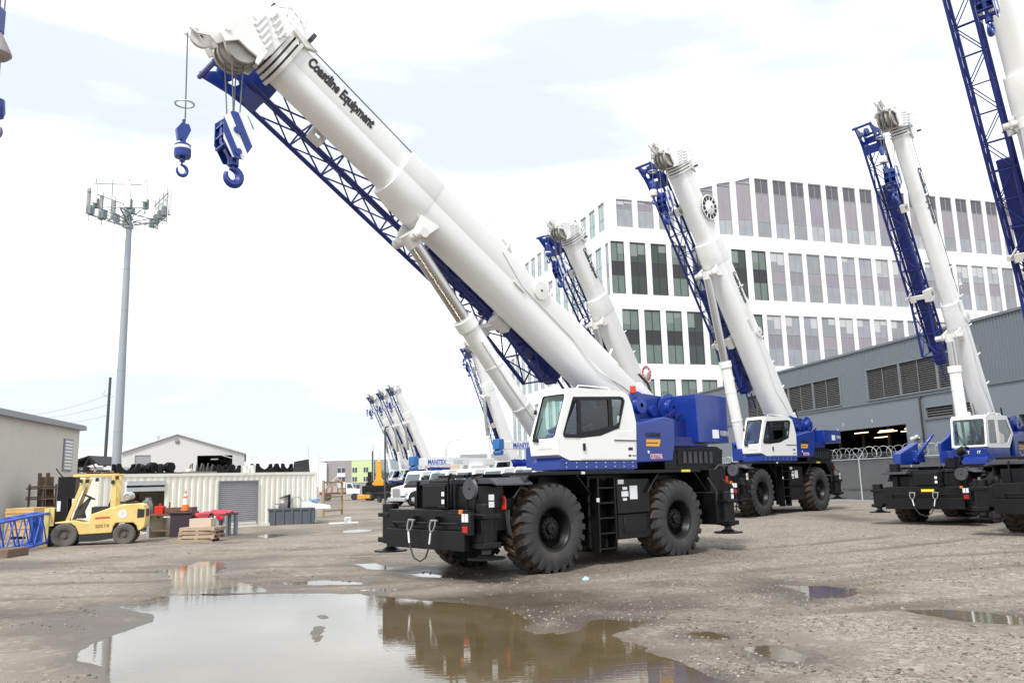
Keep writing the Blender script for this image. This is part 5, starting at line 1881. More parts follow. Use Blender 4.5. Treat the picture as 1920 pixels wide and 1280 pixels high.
mb = MB().tube((-2.4, 9, 5.8), (-2.4, 9, 6.9), .12, 10).tube((-2.4, 9, 6.9), (-2.4, 9, 7.05), .2, 10)
MB().box(2.7, 3.3, .35, .45, 4.2, 4.3).build('hanging_lamp', STICK, GB, smooth=0)
RUSTR = mat('pinkish_roof_sheet', (0.58, 0.48, 0.42), 0.7, var=0.12, vscale=0.5, dirt=(0.62, 0.58, 0.55), dscale=0.5, dlo=0.4, dhi=0.6)
RS = thing('low_hall', 'low white hall with a long pinkish metal roof behind the phone mast', 'building', (-38.5, 80, 0), 0)
MB().box(-7.5, 6.5, .2, 9, 0, 4.1).build('wall', GABW, RS, smooth=0)
mb = MB()
mb.slab([(-7.8, -.1, 4.05), (6.8, -.1, 4.05), (6.8, 5.2, 6.25), (-7.8, 5.2, 6.25)], (0, -.4, .9), .08).slab([(-7.8, 5.2, 6.25), (6.8, 5.2, 6.25), (6.8, 10, 4.2), (-7.8, 10, 4.2)], (0, .4, .9), .08)
mb.build('roof', RUSTR, RS, smooth=0)
MB().tube((2.1, 4.2, 5.9), (2.1, 4.2, 7.0), .1, 8).tube((2.1, 4.2, 7.0), (2.1, 4.2, 7.2), .19, 8).build('flue', ZINC, RS)
LT = thing('lean_to', 'small white lean to with a dark sagging canopy beside the shed', 'shelter', (-30.5, 60, 0), 0)
MB().box(-2.2, 1.6, 0, 3, 0, 3.5).build('wall', mat('white_block_wall', (0.62, 0.63, 0.66), 0.7, var=0.05), LT, smooth=0)
mb = MB().slab([(-2.4, -.6, 3.55), (-.1, -.6, 4.25), (-.1, 3, 4.25), (-2.4, 3, 3.55)], (0, 0, 1), .10).slab([(-.1, -.6, 4.25), (.6, -.6, 3.6), (.6, 3, 3.6), (-.1, 3, 4.25)], (0, 0, 1), .1)
mb.tube((-.1, -.55, 4.2), (-.5, -.5, 3.4), .05, 6).tube((-.1, -.55, 4.2), (.4, -.5, 3.4), .05, 6)
for k in range(3):
    mb.box(-2.1 + .75 * k, -1.8 + .75 * k, -.4, -.02, 3.05 + .1 * k, 3.35 + .1 * k)
mb.build('canopy', DARK, LT, smooth=0)

# ------------------------------------------------------------------ phone mast and poles
MASTM = mat('mast_grey_paint', (0.30, 0.335, 0.365), 0.5, var=0.05, vscale=0.5)
mp_ = at(217.4, 890, 60)
AN = thing('phone_mast', 'tall tapering grey phone mast with a ring of white antenna panels', 'mast', (mp_.x, 60, 0), 0)
q = MB().tube((0, 0, 0), (0, 0, 21.5), .36, 24, r2=.215)
for z_ in (6, 10.5, 15, 18.2):
    q.tube((0, 0, z_), (0, 0, z_ + .06), .36 - .0066 * z_ + .012, 24)
q.tube((0, 0, 21.5), (0, 0, 22.9), .19, 16, r2=.12).tube((0, 0, 21.4), (0, 0, 21.55), .33, 20)
q.build('pole', MASTM, AN)
q = MB()
ARM = mat('mast_arm_steel', (0.20, 0.24, 0.25), 0.5, metal=0.3)
NA = 3
corner = []
for k in range(3):
    a = R(-90 + 120 * k + 8)
    d_ = Vector((math.cos(a), math.sin(a), 0))
    e_ = Vector((-d_.y, d_.x, 0))
    q.tube((0, 0, 21.6), d_ * 2.2 + Vector((0, 0, 22.3)), .06, 8).tube((0, 0, 22.6), d_ * 2.2 + Vector((0, 0, 22.35)), .045, 8)
    for z_ in (22.3, 24.1):
        q.tube(d_ * 2.2 - e_ * 1.9 + Vector((0, 0, z_)), d_ * 2.2 + e_ * 1.9 + Vector((0, 0, z_)), .04, 8)
    q.tube(d_ * 2.2 - e_ * 1.7 + Vector((0, 0, 22.3)), d_ * .3 + Vector((0, 0, 22.0)), .035, 6).tube(d_ * 2.2 + e_ * 1.7 + Vector((0, 0, 22.3)), d_ * .3 + Vector((0, 0, 22.0)), .035, 6)
    for j in range(4):
        p_ = d_ * 2.22 + e_ * (-1.75 + 1.16 * j)
        q.tube(p_ + Vector((0, 0, 21.8)), p_ + Vector((0, 0, 24.5)), .035, 8)
for k in range(14):
    a = rng.random() * 6.28
    q.box(math.cos(a) * .25 - .09, math.cos(a) * .25 + .09, math.sin(a) * .25 - .09, math.sin(a) * .25 + .09, 21.7 + .09 * k, 21.85 + .09 * k)
for k in range(9):
    a = 2 * PI * k / 9
    q.tube((math.cos(a) * .25, math.sin(a) * .25, 21.9), (math.cos(a + .2) * 1.9, math.sin(a + .2) * 1.9, 22.3), .03, 6)
    q.path([(math.cos(a) * .2, math.sin(a) * .2, 22.6), (math.cos(a) * 1.0, math.sin(a) * 1.0, 22.9), (math.cos(a) * 1.9, math.sin(a) * 1.9, 22.6)], .022, 5)
q.build('mounting_frame', ARM, AN)
PANM = mat('antenna_panel', (0.74, 0.72, 0.67), 0.5)
for k in range(3):
    a = R(-90 + 120 * k + 8)
    d_ = Vector((math.cos(a), math.sin(a), 0))
    e_ = Vector((-d_.y, d_.x, 0))
    for j in range(4):
        if (k, j) in ((0, 1),):
            continue
        p_ = d_ * 2.42 + e_ * (-1.75 + 1.16 * j)
        M_ = Matrix.Translation(p_ + Vector((0, 0, 23.25 + .15 * ((j + k) % 2)))) @ Matrix.Rotation(a, 4, 'Z')
        hh = 1.0 if (j + k) % 3 else .72
        MB().box(-.09, .09, -.20, .20, -hh, hh).build('antenna_panel', PANM, AN, M=M_, bevel=.02)
        if True:
            M2 = Matrix.Translation(d_ * 2.0 + e_ * (-1.75 + 1.16 * j) + Vector((0, 0, 22.7))) @ Matrix.Rotation(a, 4, 'Z')
            MB().box(-.14, .14, -.2, .2, -.4, .3).box(-.06, .06, -.1, .1, -.45, -.35).build('radio_unit', ARM, AN, M=M2, bevel=.01)

WOOD = mat('weathered_timber', (0.17, 0.115, 0.08), 0.85, var=0.3, vscale=5)
PWOOD = mat('pallet_wood', (0.36, 0.26, 0.18), 0.85, var=0.25, vscale=6)
up = at(202, 760, 75)
q = MB().tube((0, 0, 0), (.1, 0, 12.1), .17, 12, r2=.11)
po = q.build('pole', mat('dark_utility_pole', (0.055, 0.055, 0.05), 0.8), None)
UP = thing('utility_pole', 'thin dark utility pole beside the thick phone mast', 'pole', (up.x, 75, 0))
po.parent = UP
q = MB().box(-.35, .45, -.05, .05, 10.3, 10.4).tube((-.3, 0, 10.4), (-.3, 0, 10.55), .04, 6).tube((-.2, -.1, 11.0), (-.5, -.2, 10.4), .03, 6)
q.build('bracket', ZINC, UP)
q = MB()
for z_, dz in ((10.5, -1.6), (9.6, -1.0), (8.6, -.5)):
    q.path([(0 - 9.0 * f, 2 * f, z_ + dz * f - 1.2 * f * (1 - f)) for f in [k / 8 for k in range(9)]], .012, 5)
q.build('overhead_wire', ROPE, UP)

# ------------------------------------------------------------------ forklift
YEL = mat('forklift_yellow', (0.74, 0.56, 0.20), 0.45, var=0.07, vscale=3, dirt=(0.60, 0.42, 0.15), dscale=2.5, dlo=0.52, dhi=0.75)
YELP = mat('pale_mast_yellow', (0.68, 0.56, 0.20), 0.5, var=0.08)
fa = gp(118, 1026)
fb = gp(231, 1021)
fd = (Vector(fa) - Vector(fb)).normalized()
fang = math.atan2(fd.y, fd.x)
fleft = Vector((-fd.y, fd.x, 0))
fmid = (Vector(fa) + Vector(fb)) / 2 - fleft * .62
FK = thing('forklift', 'worn yellow forklift with a gas bottle, holding up the end of a blue lattice', 'forklift', (fmid.x, fmid.y, 0), fang)
WBf = (Vector(fa) - Vector(fb)).length / 2
RUBM = mat('dusty_tyre', (0.115, 0.105, 0.098), 0.9, var=0.2, vscale=6)
for x_, r_2, wd in ((WBf, .385, .26), (-WBf, .345, .24)):
    for sd_ in (1, -1):
        q = MB()
        q.lathe([(r_2 * .5, -wd * .4), (r_2 * .62, -wd * .5), (r_2 * .9, -wd * .48), (r_2, -wd * .36), (r_2, wd * .36), (r_2 * .9, wd * .48), (r_2 * .62, wd * .5), (r_2 * .5, wd * .4), (r_2 * .5, -wd * .4)], n=36)
        for k in range(20):
            a = 2 * PI * k / 20
            for s2 in (-1, 1):
                q.tube((math.cos(a) * (r_2 - .01), s2 * wd * .05, math.sin(a) * (r_2 - .01)), (math.cos(a + .1) * (r_2 - .015), s2 * wd * .42, math.sin(a + .1) * (r_2 - .015)), .022, 4)
        ty = q.build('tyre', RUBM, FK, loc=(x_, sd_ * (.62 - wd / 2), r_2 - .005))
        q = MB().lathe([(r_2 * .53, sd_ * wd * .42), (r_2 * .5, sd_ * wd * .44), (r_2 * .44, sd_ * wd * .2), (r_2 * .24, sd_ * wd * .2), (r_2 * .2, sd_ * wd * .38), (.01, sd_ * wd * .38)], n=28)
        q.build('rim', mat('dusty_rim', (0.12, 0.10, 0.085), 0.7, var=0.2) if 'dusty_rim' not in bpy.data.materials else bpy.data.materials['dusty_rim'], ty)


def fx(cx, cy):
    """crop measurements of the side view -> metres along / above the truck"""
    px, py = 70 + cx * .125, 880 + cy * .125
    return ((118 - px) * 2 * WBf / 113.0 + WBf, (1025 - py) / 57.3)


body = [fx(*p) for p in ((600, 985), (580, 930), (540, 860), (470, 815), (230, 812), (235, 792), (400, 775), (520, 770), (600, 790), (650, 808), (745, 810), (770, 690), (1060, 600), (1140, 600), (1150, 575), (1330, 552), (1500, 550), (1570, 575), (1600, 640), (1612, 800), (1600, 900), (1545, 945), (1500, 960), (1470, 880), (1420, 835), (1150, 830), (1115, 880), (1100, 975))]
q = MB().prism(body, -.56, .56, 'y')
bd = q.build('body', YEL, FK, bevel=.025)
q = MB().prism([fx(*p) for p in ((600, 990), (1100, 985), (1110, 1060), (850, 1090), (600, 1090))], -.5, .545, 'y').box(-.9, .9, -.4, .4, .25, .5)
q.build('chassis', DARK, FK)
q = MB().prism([fx(*p) for p in ((1480, 630), (1590, 640), (1585, 760), (1478, 765))], .562, .57, 'y').prism([fx(*p) for p in ((1590, 630), (1604, 640), (1609, 770), (1590, 765))], -.4, .4, 'y')
q.build('radiator_grille', DARK, bd)
q = MB().prism([fx(*p) for p in ((835, 735), (1060, 730), (1060, 755), (835, 765))], .563, .567, 'y')
q.build('red_stripe', mat('faded_red', (0.55, 0.10, 0.05), 0.5), bd)
xx, zz = fx(835, 890)
lettering('20519', .15, basis((-1, 0, 0), (0, 0, 1), (0, 1, 0), (xx, .564, zz)), mat('faded_brown_ink', (0.30, 0.17, 0.05), 0.6), bd, xs=1.15, bold=.02)
xx, zz = fx(1250, 700)
MB().lathe([(.02, .563), (.15, .563), (.15, .566), (.02, .566)], (xx, 0, zz), 'y', 24).build('round_badge', CREAMW, bd)
q = MB()
gx0, gz0 = fx(460, 88)
gx1, gz1 = fx(1165, 100)
for sd_ in (.50, -.50):
    q.box(gx1, gx0, sd_ - .03, sd_ + .03, gz0 - .09, gz0)
    t0_, t1_ = fx(640, 150), fx(415, 790)
    q.loft([[(t0_[0] - .06, sd_ - .03, t0_[1]), (t0_[0] + .06, sd_ - .03, t0_[1]), (t0_[0] + .06, sd_ + .03, t0_[1]), (t0_[0] - .06, sd_ + .03, t0_[1])], [(t1_[0] - .05, sd_ - .03, t1_[1]), (t1_[0] + .07, sd_ - .03, t1_[1]), (t1_[0] + .07, sd_ + .03, t1_[1]), (t1_[0] - .05, sd_ + .03, t1_[1])]])
    a_, b_ = fx(1050, 150), fx(1135, 800)
    q.box(b_[0], a_[0], sd_ - .035, sd_ + .035, b_[1], gz0 - .09)
for k in range(8):
    xk = gx1 + .05 + (gx0 - gx1 - .1) * k / 7
    q.box(xk - .015, xk + .015, -.47, .47, gz0 - .07, gz0 - .02)
og = q.build('overhead_guard', YEL, FK, bevel=.01)
q = MB()
for cx2, cy2 in ((580, 190), (680, 195), (830, 175), (1075, 215), (1135, 150)):
    a_ = fx(cx2, cy2)
    q.box(a_[0] - .05, a_[0] + .05, .50, .58, a_[1] - .06, a_[1] + .06)
q.build('work_lamp', DARK, og)
a_, b_ = fx(560, 750), fx(690, 450)
q = MB().loft([[(a_[0] - .15, -.2, a_[1]), (a_[0] + .16, -.2, a_[1]), (a_[0] + .16, .25, a_[1]), (a_[0] - .15, .25, a_[1])], [(a_[0] - .1, -.15, a_[1] + .22), (a_[0] + .14, -.15, a_[1] + .25), (a_[0] + .14, .2, a_[1] + .25), (a_[0] - .1, .2, a_[1] + .22)], [(b_[0] - .04, -.06, b_[1]), (b_[0] + .05, -.06, b_[1]), (b_[0] + .05, .06, b_[1]), (b_[0] - .04, .06, b_[1])]])
M2 = Matrix.Translation((b_[0], .05, b_[1] + .03)) @ Matrix.Rotation(R(-28), 4, 'Y')
q.path([M2 @ Vector((math.cos(2 * PI * k / 20) * .18, math.sin(2 * PI * k / 20) * .18, 0)) for k in range(21)], .018)
q.build('steering_column', DARK, FK)
s0, s1 = fx(1060, 600), fx(755, 580)
q = MB().box(s0[0], s1[0], -.26, .42, s0[1] - .22, s1[1])
s2 = fx(1055, 455)
q.prism([(s0[0] - .02, s0[1]), (s0[0] + .16, s0[1]), (s0[0] + .05, s2[1]), (s0[0] - .03, s2[1])], -.24, .24, 'y')
q.build('seat', SEAT, FK, bevel=.03)
gc = fx(1265, 440)
q = MB()
q.lathe([(.02, -.46), (.08, -.45), (.14, -.40), (.155, -.30), (.155, .30), (.14, .40), (.10, .44), (.10, .47), (.085, .47), (.08, .43), (.02, .43)], (gc[0] - .06, 0, gc[1]), 'y', 24)
q.tube((gc[0] - .06, .44, gc[1]), (gc[0] - .06, .50, gc[1]), .03, 8)
q.build('gas_bottle', mat('scuffed_steel_bottle', (0.55, 0.55, 0.54), 0.4, metal=.4, var=0.12), FK)
MB().box(gc[0] - .3, gc[0] + .15, -.4, .4, gc[1] - .24, gc[1] - .16).build('bottle_bracket', DARK, FK)
m0, m1 = fx(490, 120), fx(225, 120)
q = MB()
for sd_ in (.30, -.38):
    q.box(m0[0] + .22, m1[0], sd_, sd_ + .09, .10, m0[1])
q.box(m0[0] + .25, m1[0] - .05, -.30, .30, m0[1] - .25, m0[1] - .05).box(m0[0] + .25, m1[0] - .05, -.3, .3, .8, .95).box(m0[0] + .27, m0[0] + .33, -.25, .25, .4, m0[1] - .1)
q.tube((m0[0] + .28, .12, .3), (m0[0] + .28, .12, m0[1] - .1), .04, 10).tube((m0[0] + .28, -.12, .3), (m0[0] + .28, -.12, m0[1] - .1), .04, 10)
q.box(m0[0], m0[0] + .25, -.3, .38, 1.55, m0[1])
q.path([(m1[0] - .1, .2, m0[1]), (m1[0] - .02, .2, m0[1] + .08), (m1[0] + .12, .2, m0[1] + .28)], .02)
mt_ = q.build('mast', BLACK, FK)
MB().prism([fx(*p) for p in ((232, 480), (285, 480), (285, 630), (232, 630))], .392, .396, 'y').build('load_plate', STICK, mt_)
c0_, c1_ = fx(205, 580), fx(85, 1150)
q = MB().box(c0_[0], c1_[0] - .10, -.48, .44, c1_[1] + .66, c0_[1]).box(c1_[0] - .10, c1_[0] + .05, -.48, .47, c1_[1], c0_[1])
q.box(c0_[0], c1_[0] - .1, -.40, .40, c1_[1] + .05, c1_[1] + .6, 1)
q.build('fork_carriage', [YELP, BLACK], FK, bevel=.01)

# blue lattice boom section carried on the forks
j1 = Vector((*(Vector((fmid.x, fmid.y, 0)) + fd * (c1_[0] + .12)).xy, .66))
j0 = Vector((-15.05, 24.3, .52))
JL = thing('lattice_section', 'bright blue lattice boom section leaning from the ground up to the forklift', 'lattice section', j1, 0)
ax = (j0 - j1)
ln = ax.length + 1.5
ax.normalize()
sd = Vector((ax.y, -ax.x, 0)).normalized()
upv = sd.cross(ax) if sd.cross(ax).z > 0 else -sd.cross(ax)
JMx = basis(ax, sd, upv, (0, 0, 0))
LBLUE = mat('bright_blue_paint', (0.035, 0.10, 0.46), 0.45, var=0.12)
q = MB()
hw, hh = .27, .46
for a_ in (-hw, hw):
    for b_ in (-hh, hh):
        q.tube((0, a_, b_), (ln, a_, b_), .04, 8)
stp = .50
for k in range(int(ln / stp)):
    x0_, x1_ = k * stp, (k + 1) * stp
    for a_ in (-hw, hw):
        q.tube((x0_, a_, -hh if k % 2 else hh), (x1_, a_, hh if k % 2 else -hh), .024, 6)
    for b_ in (-hh, hh):
        q.tube((x0_, -hw if k % 2 else hw, b_), (x1_, hw if k % 2 else -hw, b_), .024, 6)
for x_ in (.05, .28):
    q.box(x_, x_ + .1, -hw, hw, -hh, hh) if x_ < .1 else q.box(x_, x_ + .09, hw - .05, hw + .05, -hh, hh)
q.build('lattice_frame', LBLUE, JL, M=JMx)
q = MB().box(-.02, .04, -.32, .32, -.52, -.42).box(-.02, .06, -.32, -.24, -.42, .5)
q.build('end_plate', LBLUE, JL, M=JMx)
wb_ = gp(5, 1047)
q = MB().box(-.3, .35, -.5, .5, 0, .26)
o = q.build('timber_block', WOOD, loc=(wb_.x - .1, wb_.y + .3, 0), bevel=.02)
tag(o, 'dark timber block propping the low end of the blue lattice', 'timber block')

# timber racks beside the shed, planks leaning
for (px_, py_, Y_, lab, n_) in ((62, 960, 40.5, 'rusty timber rack with pipes beside the shed wall', 4),):
    p_ = at(px_, py_, Y_)
    RK = thing('storage_rack', lab, 'rack', (p_.x, p_.y, 0), R(-79.8))
    q = MB()
    for y_ in (0, .6):
        for x_ in (-1.0, .7):
            q.box(x_, x_ + .08, y_, y_ + .08, 0, 2.2)
    for k in range(4):
        q.box(-1.2, .95, -.05, .7, .45 + .5 * k, .51 + .5 * k)
    q.build('rack_frame', WOOD, RK, smooth=0)
    q = MB()
    for k in range(18):
        z_ = .52 + .5 * (k % 4)
        q.tube((-1.6 - .2 * (k % 3), .0 + .035 * k, z_ + .04), (1.1, .0 + .035 * k, z_ + .05), .035, 6, mi=k % 2)
    q.build('stored_pipes', [mat('rusty_pipe', (0.16, 0.075, 0.055), 0.8, var=0.3), WOOD], RK)
p_ = at(82, 960, 41.5)
q = MB()
for k in range(4):
    q.loft([[(-.35 + .2 * k, .3, 0), (-.17 + .2 * k, .3, 0), (-.17 + .2 * k, .36, 0), (-.35 + .2 * k, .36, 0)], [(-.35 + .18 * k, -.12, 2.75 - .2 * (k % 2)), (-.18 + .18 * k, -.12, 2.75 - .2 * (k % 2)), (-.18 + .18 * k, -.06, 2.75 - .2 * (k % 2)), (-.35 + .18 * k, -.06, 2.75 - .2 * (k % 2))]])
o = q.build('leaning_planks', WOOD, loc=(p_.x, p_.y, 0), smooth=0)
o.rotation_euler = (0, 0, R(20))
tag(o, 'dark brown planks leaning upright beside the shed behind the forklift', 'planks')
for k, (px_, Y_, c_) in enumerate(((45, 33, (0.55, 0.37, 0.15)), (62, 34, (0.48, 0.30, 0.14)))):
    p_ = at(px_, 1000, Y_)
    q = MB().box(-.55, .55, -.4, .4, .12, 1.2)
    for z_ in (.4, .7, 1.0):
        q.box(-.57, .57, -.42, .42, z_, z_ + .05)
    q.box(-.5, -.3, -.4, .4, 0, .119).box(.3, .5, -.4, .4, 0, .119)
    o = q.build('wooden_crate', mat('crate_wood_%d' % k, c_, 0.8, var=0.2), loc=(p_.x, p_.y, 0), bevel=.01)
    tag(o, ('orange brown wooden crate seen through the blue lattice, nearer the shed door', 'brown wooden crate seen through the blue lattice, nearer the forklift')[k], 'crate', 'crates behind the blue lattice')

# ------------------------------------------------------------------ work tables, cone, pallets, skip
STEELB = mat('pale_blue_steel', (0.30, 0.34, 0.38), 0.6, var=0.15, dirt=(0.25, 0.15, 0.10), dscale=3, dlo=0.55, dhi=0.75)
RUST = mat('rusty_steel', (0.15, 0.075, 0.05), 0.8, var=0.3, vscale=4)
t1 = gp(300, 1008)
TB = thing('work_bench', 'long rusty steel work bench beside the forklift', 'work bench', (t1.x + .3, t1.y, 0), R(-8))
MB().box(-1.05, 1.15, -.4, .4, .80, .88).build('bench_top', RUST, TB, bevel=.01)
for x_ in (-.6, .9):
    for y_ in (-.32, .32):
        MB().box(x_ - .05, x_ + .05, y_ - .05, y_ + .05, 0, .80).build('leg', STEELB, TB)
MB().box(-.9, 1.0, -.3, .3, .25, .30).build('lower_shelf', WOOD, TB)
bt = Vector((t1.x + .3, t1.y, 0))


def bench_item(name, label, cat, mbq, x_, y_, z_, m_, rz=0):
    o = mbq.build(name, m_, loc=(bt.x + x_, bt.y + y_, z_), bevel=.008)
    o.rotation_euler = (0, 0, rz)
    tag(o, label, cat, 'clutter on and under the work benches')


q = MB().box(-.5, .5, -.28, .28, 0, .22).box(-.45, .45, -.30, -.281, .05, .12).tube((-.4, -.1, .22), (-.4, -.1, .42), .03, 8)
bench_item('tool_tray', 'brown steel tray on the rusty work bench', 'tray', q, .45, 0, .88, RUST)
q = MB().lathe([(.02, 0), (.17, 0), (.18, .3), (.14, .42), (.10, .55), (.11, .6), (.02, .6)], (0, 0, 0), 'z', 16).box(-.1, .1, -.25, -.15, .1, .5)
bench_item('grinding_machine', 'grey bench machine at the forklift end of the rusty bench', 'machine', q, -.85, .1, .88, GREY)
q = MB().box(-.16, .16, -.14, .14, 0, .28).tube((0, 0, .28), (0, 0, .38), .05, 10)
bench_item('fuel_can', 'red can between the machine and the tray on the rusty bench', 'can', q, -.30, -.1, .88, RED)
q = MB().box(-.34, .34, -.26, .26, 0, .72).box(-.30, .30, -.27, -.26, .1, .6)
bench_item('storage_drum', 'pale cream box standing under the forklift end of the bench', 'box', q, -.55, .5, .0, mat('pale_cream_box', (0.60, 0.55, 0.42), 0.7, dirt=(0.35, 0.28, 0.18), dscale=3, dlo=.5, dhi=.8))
q = MB().box(-.3, .3, -.25, .25, .0, .03).box(-.3, -.26, -.25, .25, .03, .8).box(.26, .3, -.25, .25, .03, .8).box(-.26, .26, -.25, .25, .38, .42).box(-.26, .26, -.25, .25, .77, .8)
bench_item('shelf_unit', 'orange open shelf unit under the bench beside the traffic cone', 'shelf', q, 1.35, .6, .0, mat('orange_shelf', (0.55, 0.30, 0.06), 0.6))
t2 = gp(425, 1006)
TB2 = thing('welding_table', 'steel table draped with a red sheet beside the roller door', 'table', (t2.x - .55, t2.y + .4, 0), R(-12))
MB().box(-1.3, .65, -.45, .45, .78, .84).build('table_top', RUST, TB2, bevel=.01)
for x_, w_ in ((-.0, .09), (.30, .07), (.60, .06), (-1.2, .06)):
    MB().box(x_ - w_, x_ + w_, -.42, -.30, 0, .78).build('leg', STEELB, TB2)
    MB().box(x_ - w_, x_ + w_, .30, .42, 0, .78).build('leg', STEELB, TB2)
q = MB()
NXS, NYS = 18, 9
vv, ff = [], []
for j in range(NYS):
    for i in range(NXS):
        x_ = -1.0 + 1.6 * i / (NXS - 1)
        y_ = -.50 + .95 * j / (NYS - 1)
        z_ = .86 + .10 * math.exp(-((x_ - .05) / .35) ** 2) + .025 * math.sin(i * 1.7 + j) + .02 * math.cos(j * 2.1 - i * .6)
        if j == 0:
            z_ -= .18 + .10 * math.sin(i * .9)
        vv.append((x_, y_, z_))
for j in range(NYS - 1):
    for i in range(NXS - 1):
        ff.append((j * NXS + i, j * NXS + i + 1, (j + 1) * NXS + i + 1, (j + 1) * NXS + i))
q.add(vv, ff)
o = q.build('red_sheet', mat('red_tarp', (0.52, 0.03, 0.06), 0.6, var=0.15), loc=(t2.x - .55, t2.y + .4, 0), smooth=60)
o.rotation_euler = (0, 0, R(-12))
md = o.modifiers.new('thick', 'SOLIDIFY')
md.thickness = .012
tag(o, 'crumpled red sheet thrown over the steel table', 'sheet')
q = MB().box(-.35, .35, -.2, .2, 0, .28).box(-.3, .3, -.21, -.2, .16, .24, 1)
o = q.build('cool_box', [mat('blue_white_box', (0.60, 0.60, 0.60), 0.5), MIDBLUE], loc=(t2.x - 1.55, t2.y + .5, .6), bevel=.01)
o['label'] = 'white box with a blue lid edge between the two benches'
o['category'] = 'box'
q = MB().box(-.33, .33, -.24, .24, 0, .6).box(-.36, .36, -.27, .27, .601, .66, 1)
tag(q.build('parts_bin', [mat('orange_red_bin', (0.62, 0.16, 0.05), 0.5), BLACK], loc=(t2.x - 1.55, t2.y + .5, 0), bevel=.02), 'orange red bin carrying a white box between the two benches', 'bin')
cn = at(347, 951, 31.0)
TC = thing('traffic_cone', 'orange and white traffic cone standing on a dark box between the benches', 'cone', (cn.x, cn.y, .95), 0)
cvm = [mat('cone_orange', (0.75, 0.17, 0.03), 0.5), mat('cone_white', (0.75, 0.73, 0.68), 0.4)]
MB().lathe([(.15, .02), (.115, .25)], n=24, axis='z').lathe([(.115, .25), (.075, .48)], n=24, axis='z', mi=1).lathe([(.075, .48), (.065, .55)], n=24, axis='z').lathe([(.065, .55), (.045, .66)], n=24, axis='z', mi=1).lathe([(.045, .66), (.03, .74), (.0, .74)], n=24, axis='z').build('cone_body', cvm, TC)
MB().box(-.2, .2, -.2, .2, 0, .03).build('base', BLACK, TC, bevel=.01)
q = MB().box(-.42, .36, -.3, .3, 0, .86).box(-.46, .40, -.34, .34, .861, .95)
tag(q.build('tool_chest', mat('dark_maroon_chest', (0.045, 0.03, 0.045), 0.5), loc=(cn.x, cn.y, 0), bevel=.02), 'dark chest with the traffic cone standing on it', 'chest')


def pallet(name, x_, y_, z_, rz, label, m_):
    tg = thing(name, label, 'pallet', (x_, y_, z_), rz, 1, 'pallets stacked before the benches')
    q = MB()
    for k in range(7):
        q.box(-.6, .6, -.5 + .15 * k, -.39 + .15 * k, .10, .125)
    q.build('deck_boards', m_, tg, smooth=0)
    for y2 in (-.46, 0, .46):
        MB().box(-.6, .6, y2 - .04, y2 + .04, .025, .099).build('stringer', m_, tg, smooth=0)
    q = MB()
    for x2 in (-.55, 0, .55):
        q.box(x2 - .05, x2 + .05, -.5, .5, 0, .024)
    q.build('bottom_boards', m_, tg, smooth=0)


pp = gp(360, 1018)
PW2 = mat('pale_pallet_wood', (0.42, 0.32, 0.23), 0.85, var=0.2, vscale=6)
pallet('pallet', pp.x, pp.y + .45, 0, R(6), 'bottom pallet of the stack, lying flat on the mud', PWOOD)
pallet('pallet', pp.x + .15, pp.y + .48, .127, R(-3), 'second pallet from the ground in the stack', PW2)
pallet('pallet', pp.x + .12, pp.y + .5, .254, R(3), 'third pallet from the ground in the stack', PWOOD)
pallet('pallet', pp.x + .18, pp.y + .5, .381, R(-5), 'topmost pallet of the stack, carrying a cardboard box', PW2)
q = MB().box(-.36, .36, -.25, .25, 0, .27).box(-.36, .36, -.012, .012, .271, .275)
o = q.build('cardboard_box', mat('pale_cardboard', (0.55, 0.45, 0.36), 0.8, var=0.08), loc=(pp.x + .15, pp.y + .5, .507), bevel=.008)
tag(o, 'pale cardboard box on the topmost pallet', 'box')

# scrap skip with junk in it
d0, d1 = gp(506, 986), gp(589, 983)
dv = (Vector(d1) - Vector(d0))
da = math.atan2(dv.y, dv.x)
SK = thing('scrap_skip', 'long grey steel skip full of scrap in front of the container', 'skip', d0, da)
SKM = mat('slate_skip_paint', (0.085, 0.10, 0.125), 0.55, var=0.15, dirt=(0.16, 0.11, 0.08), dscale=3, dlo=.55, dhi=.75)
ls = dv.length
q = MB()
oo = [(-.5, .72), (0, .0), (ls - .05, .0), (ls, .72)]
q.prism(oo, 0, .04, 'y').prism(oo, 1.5, 1.54, 'y')
q.slab([(0, .04, 0), (ls - .05, .04, 0), (ls - .05, 1.5, 0), (0, 1.5, 0)], (0, 0, 1), .03)
q.slab([(-.5, .04, .72), (0, .04, 0), (0, 1.5, 0), (-.5, 1.5, .72)], (.8, 0, .5), .03).slab([(ls - .05, .04, 0), (ls, .04, .72), (ls, 1.5, .72), (ls - .05, 1.5, 0)], (-1, 0, 0), .03)
q.box(-.5, ls + .03, -.05, .05, .70, .78)
for k in range(5):
    q.box(.15 + k * (ls - .4) / 4, .23 + k * (ls - .4) / 4, -.06, 0, .0, .70)
q.build('skip_shell', SKM, SK, smooth=0)


def junk(name, label, cat, mbq, x_, y_, z_, m_, rz=0, rx=0):
    p_ = Vector(d0) + Vector((math.cos(da), math.sin(da), 0)) * x_ + Vector((-math.sin(da), math.cos(da), 0)) * y_
    o = mbq.build(name, m_, loc=(p_.x, p_.y, z_), bevel=.006)
    o.rotation_euler = (rx, 0, da + rz)
    tag(o, label, cat, 'scrap heaped in the grey skip')


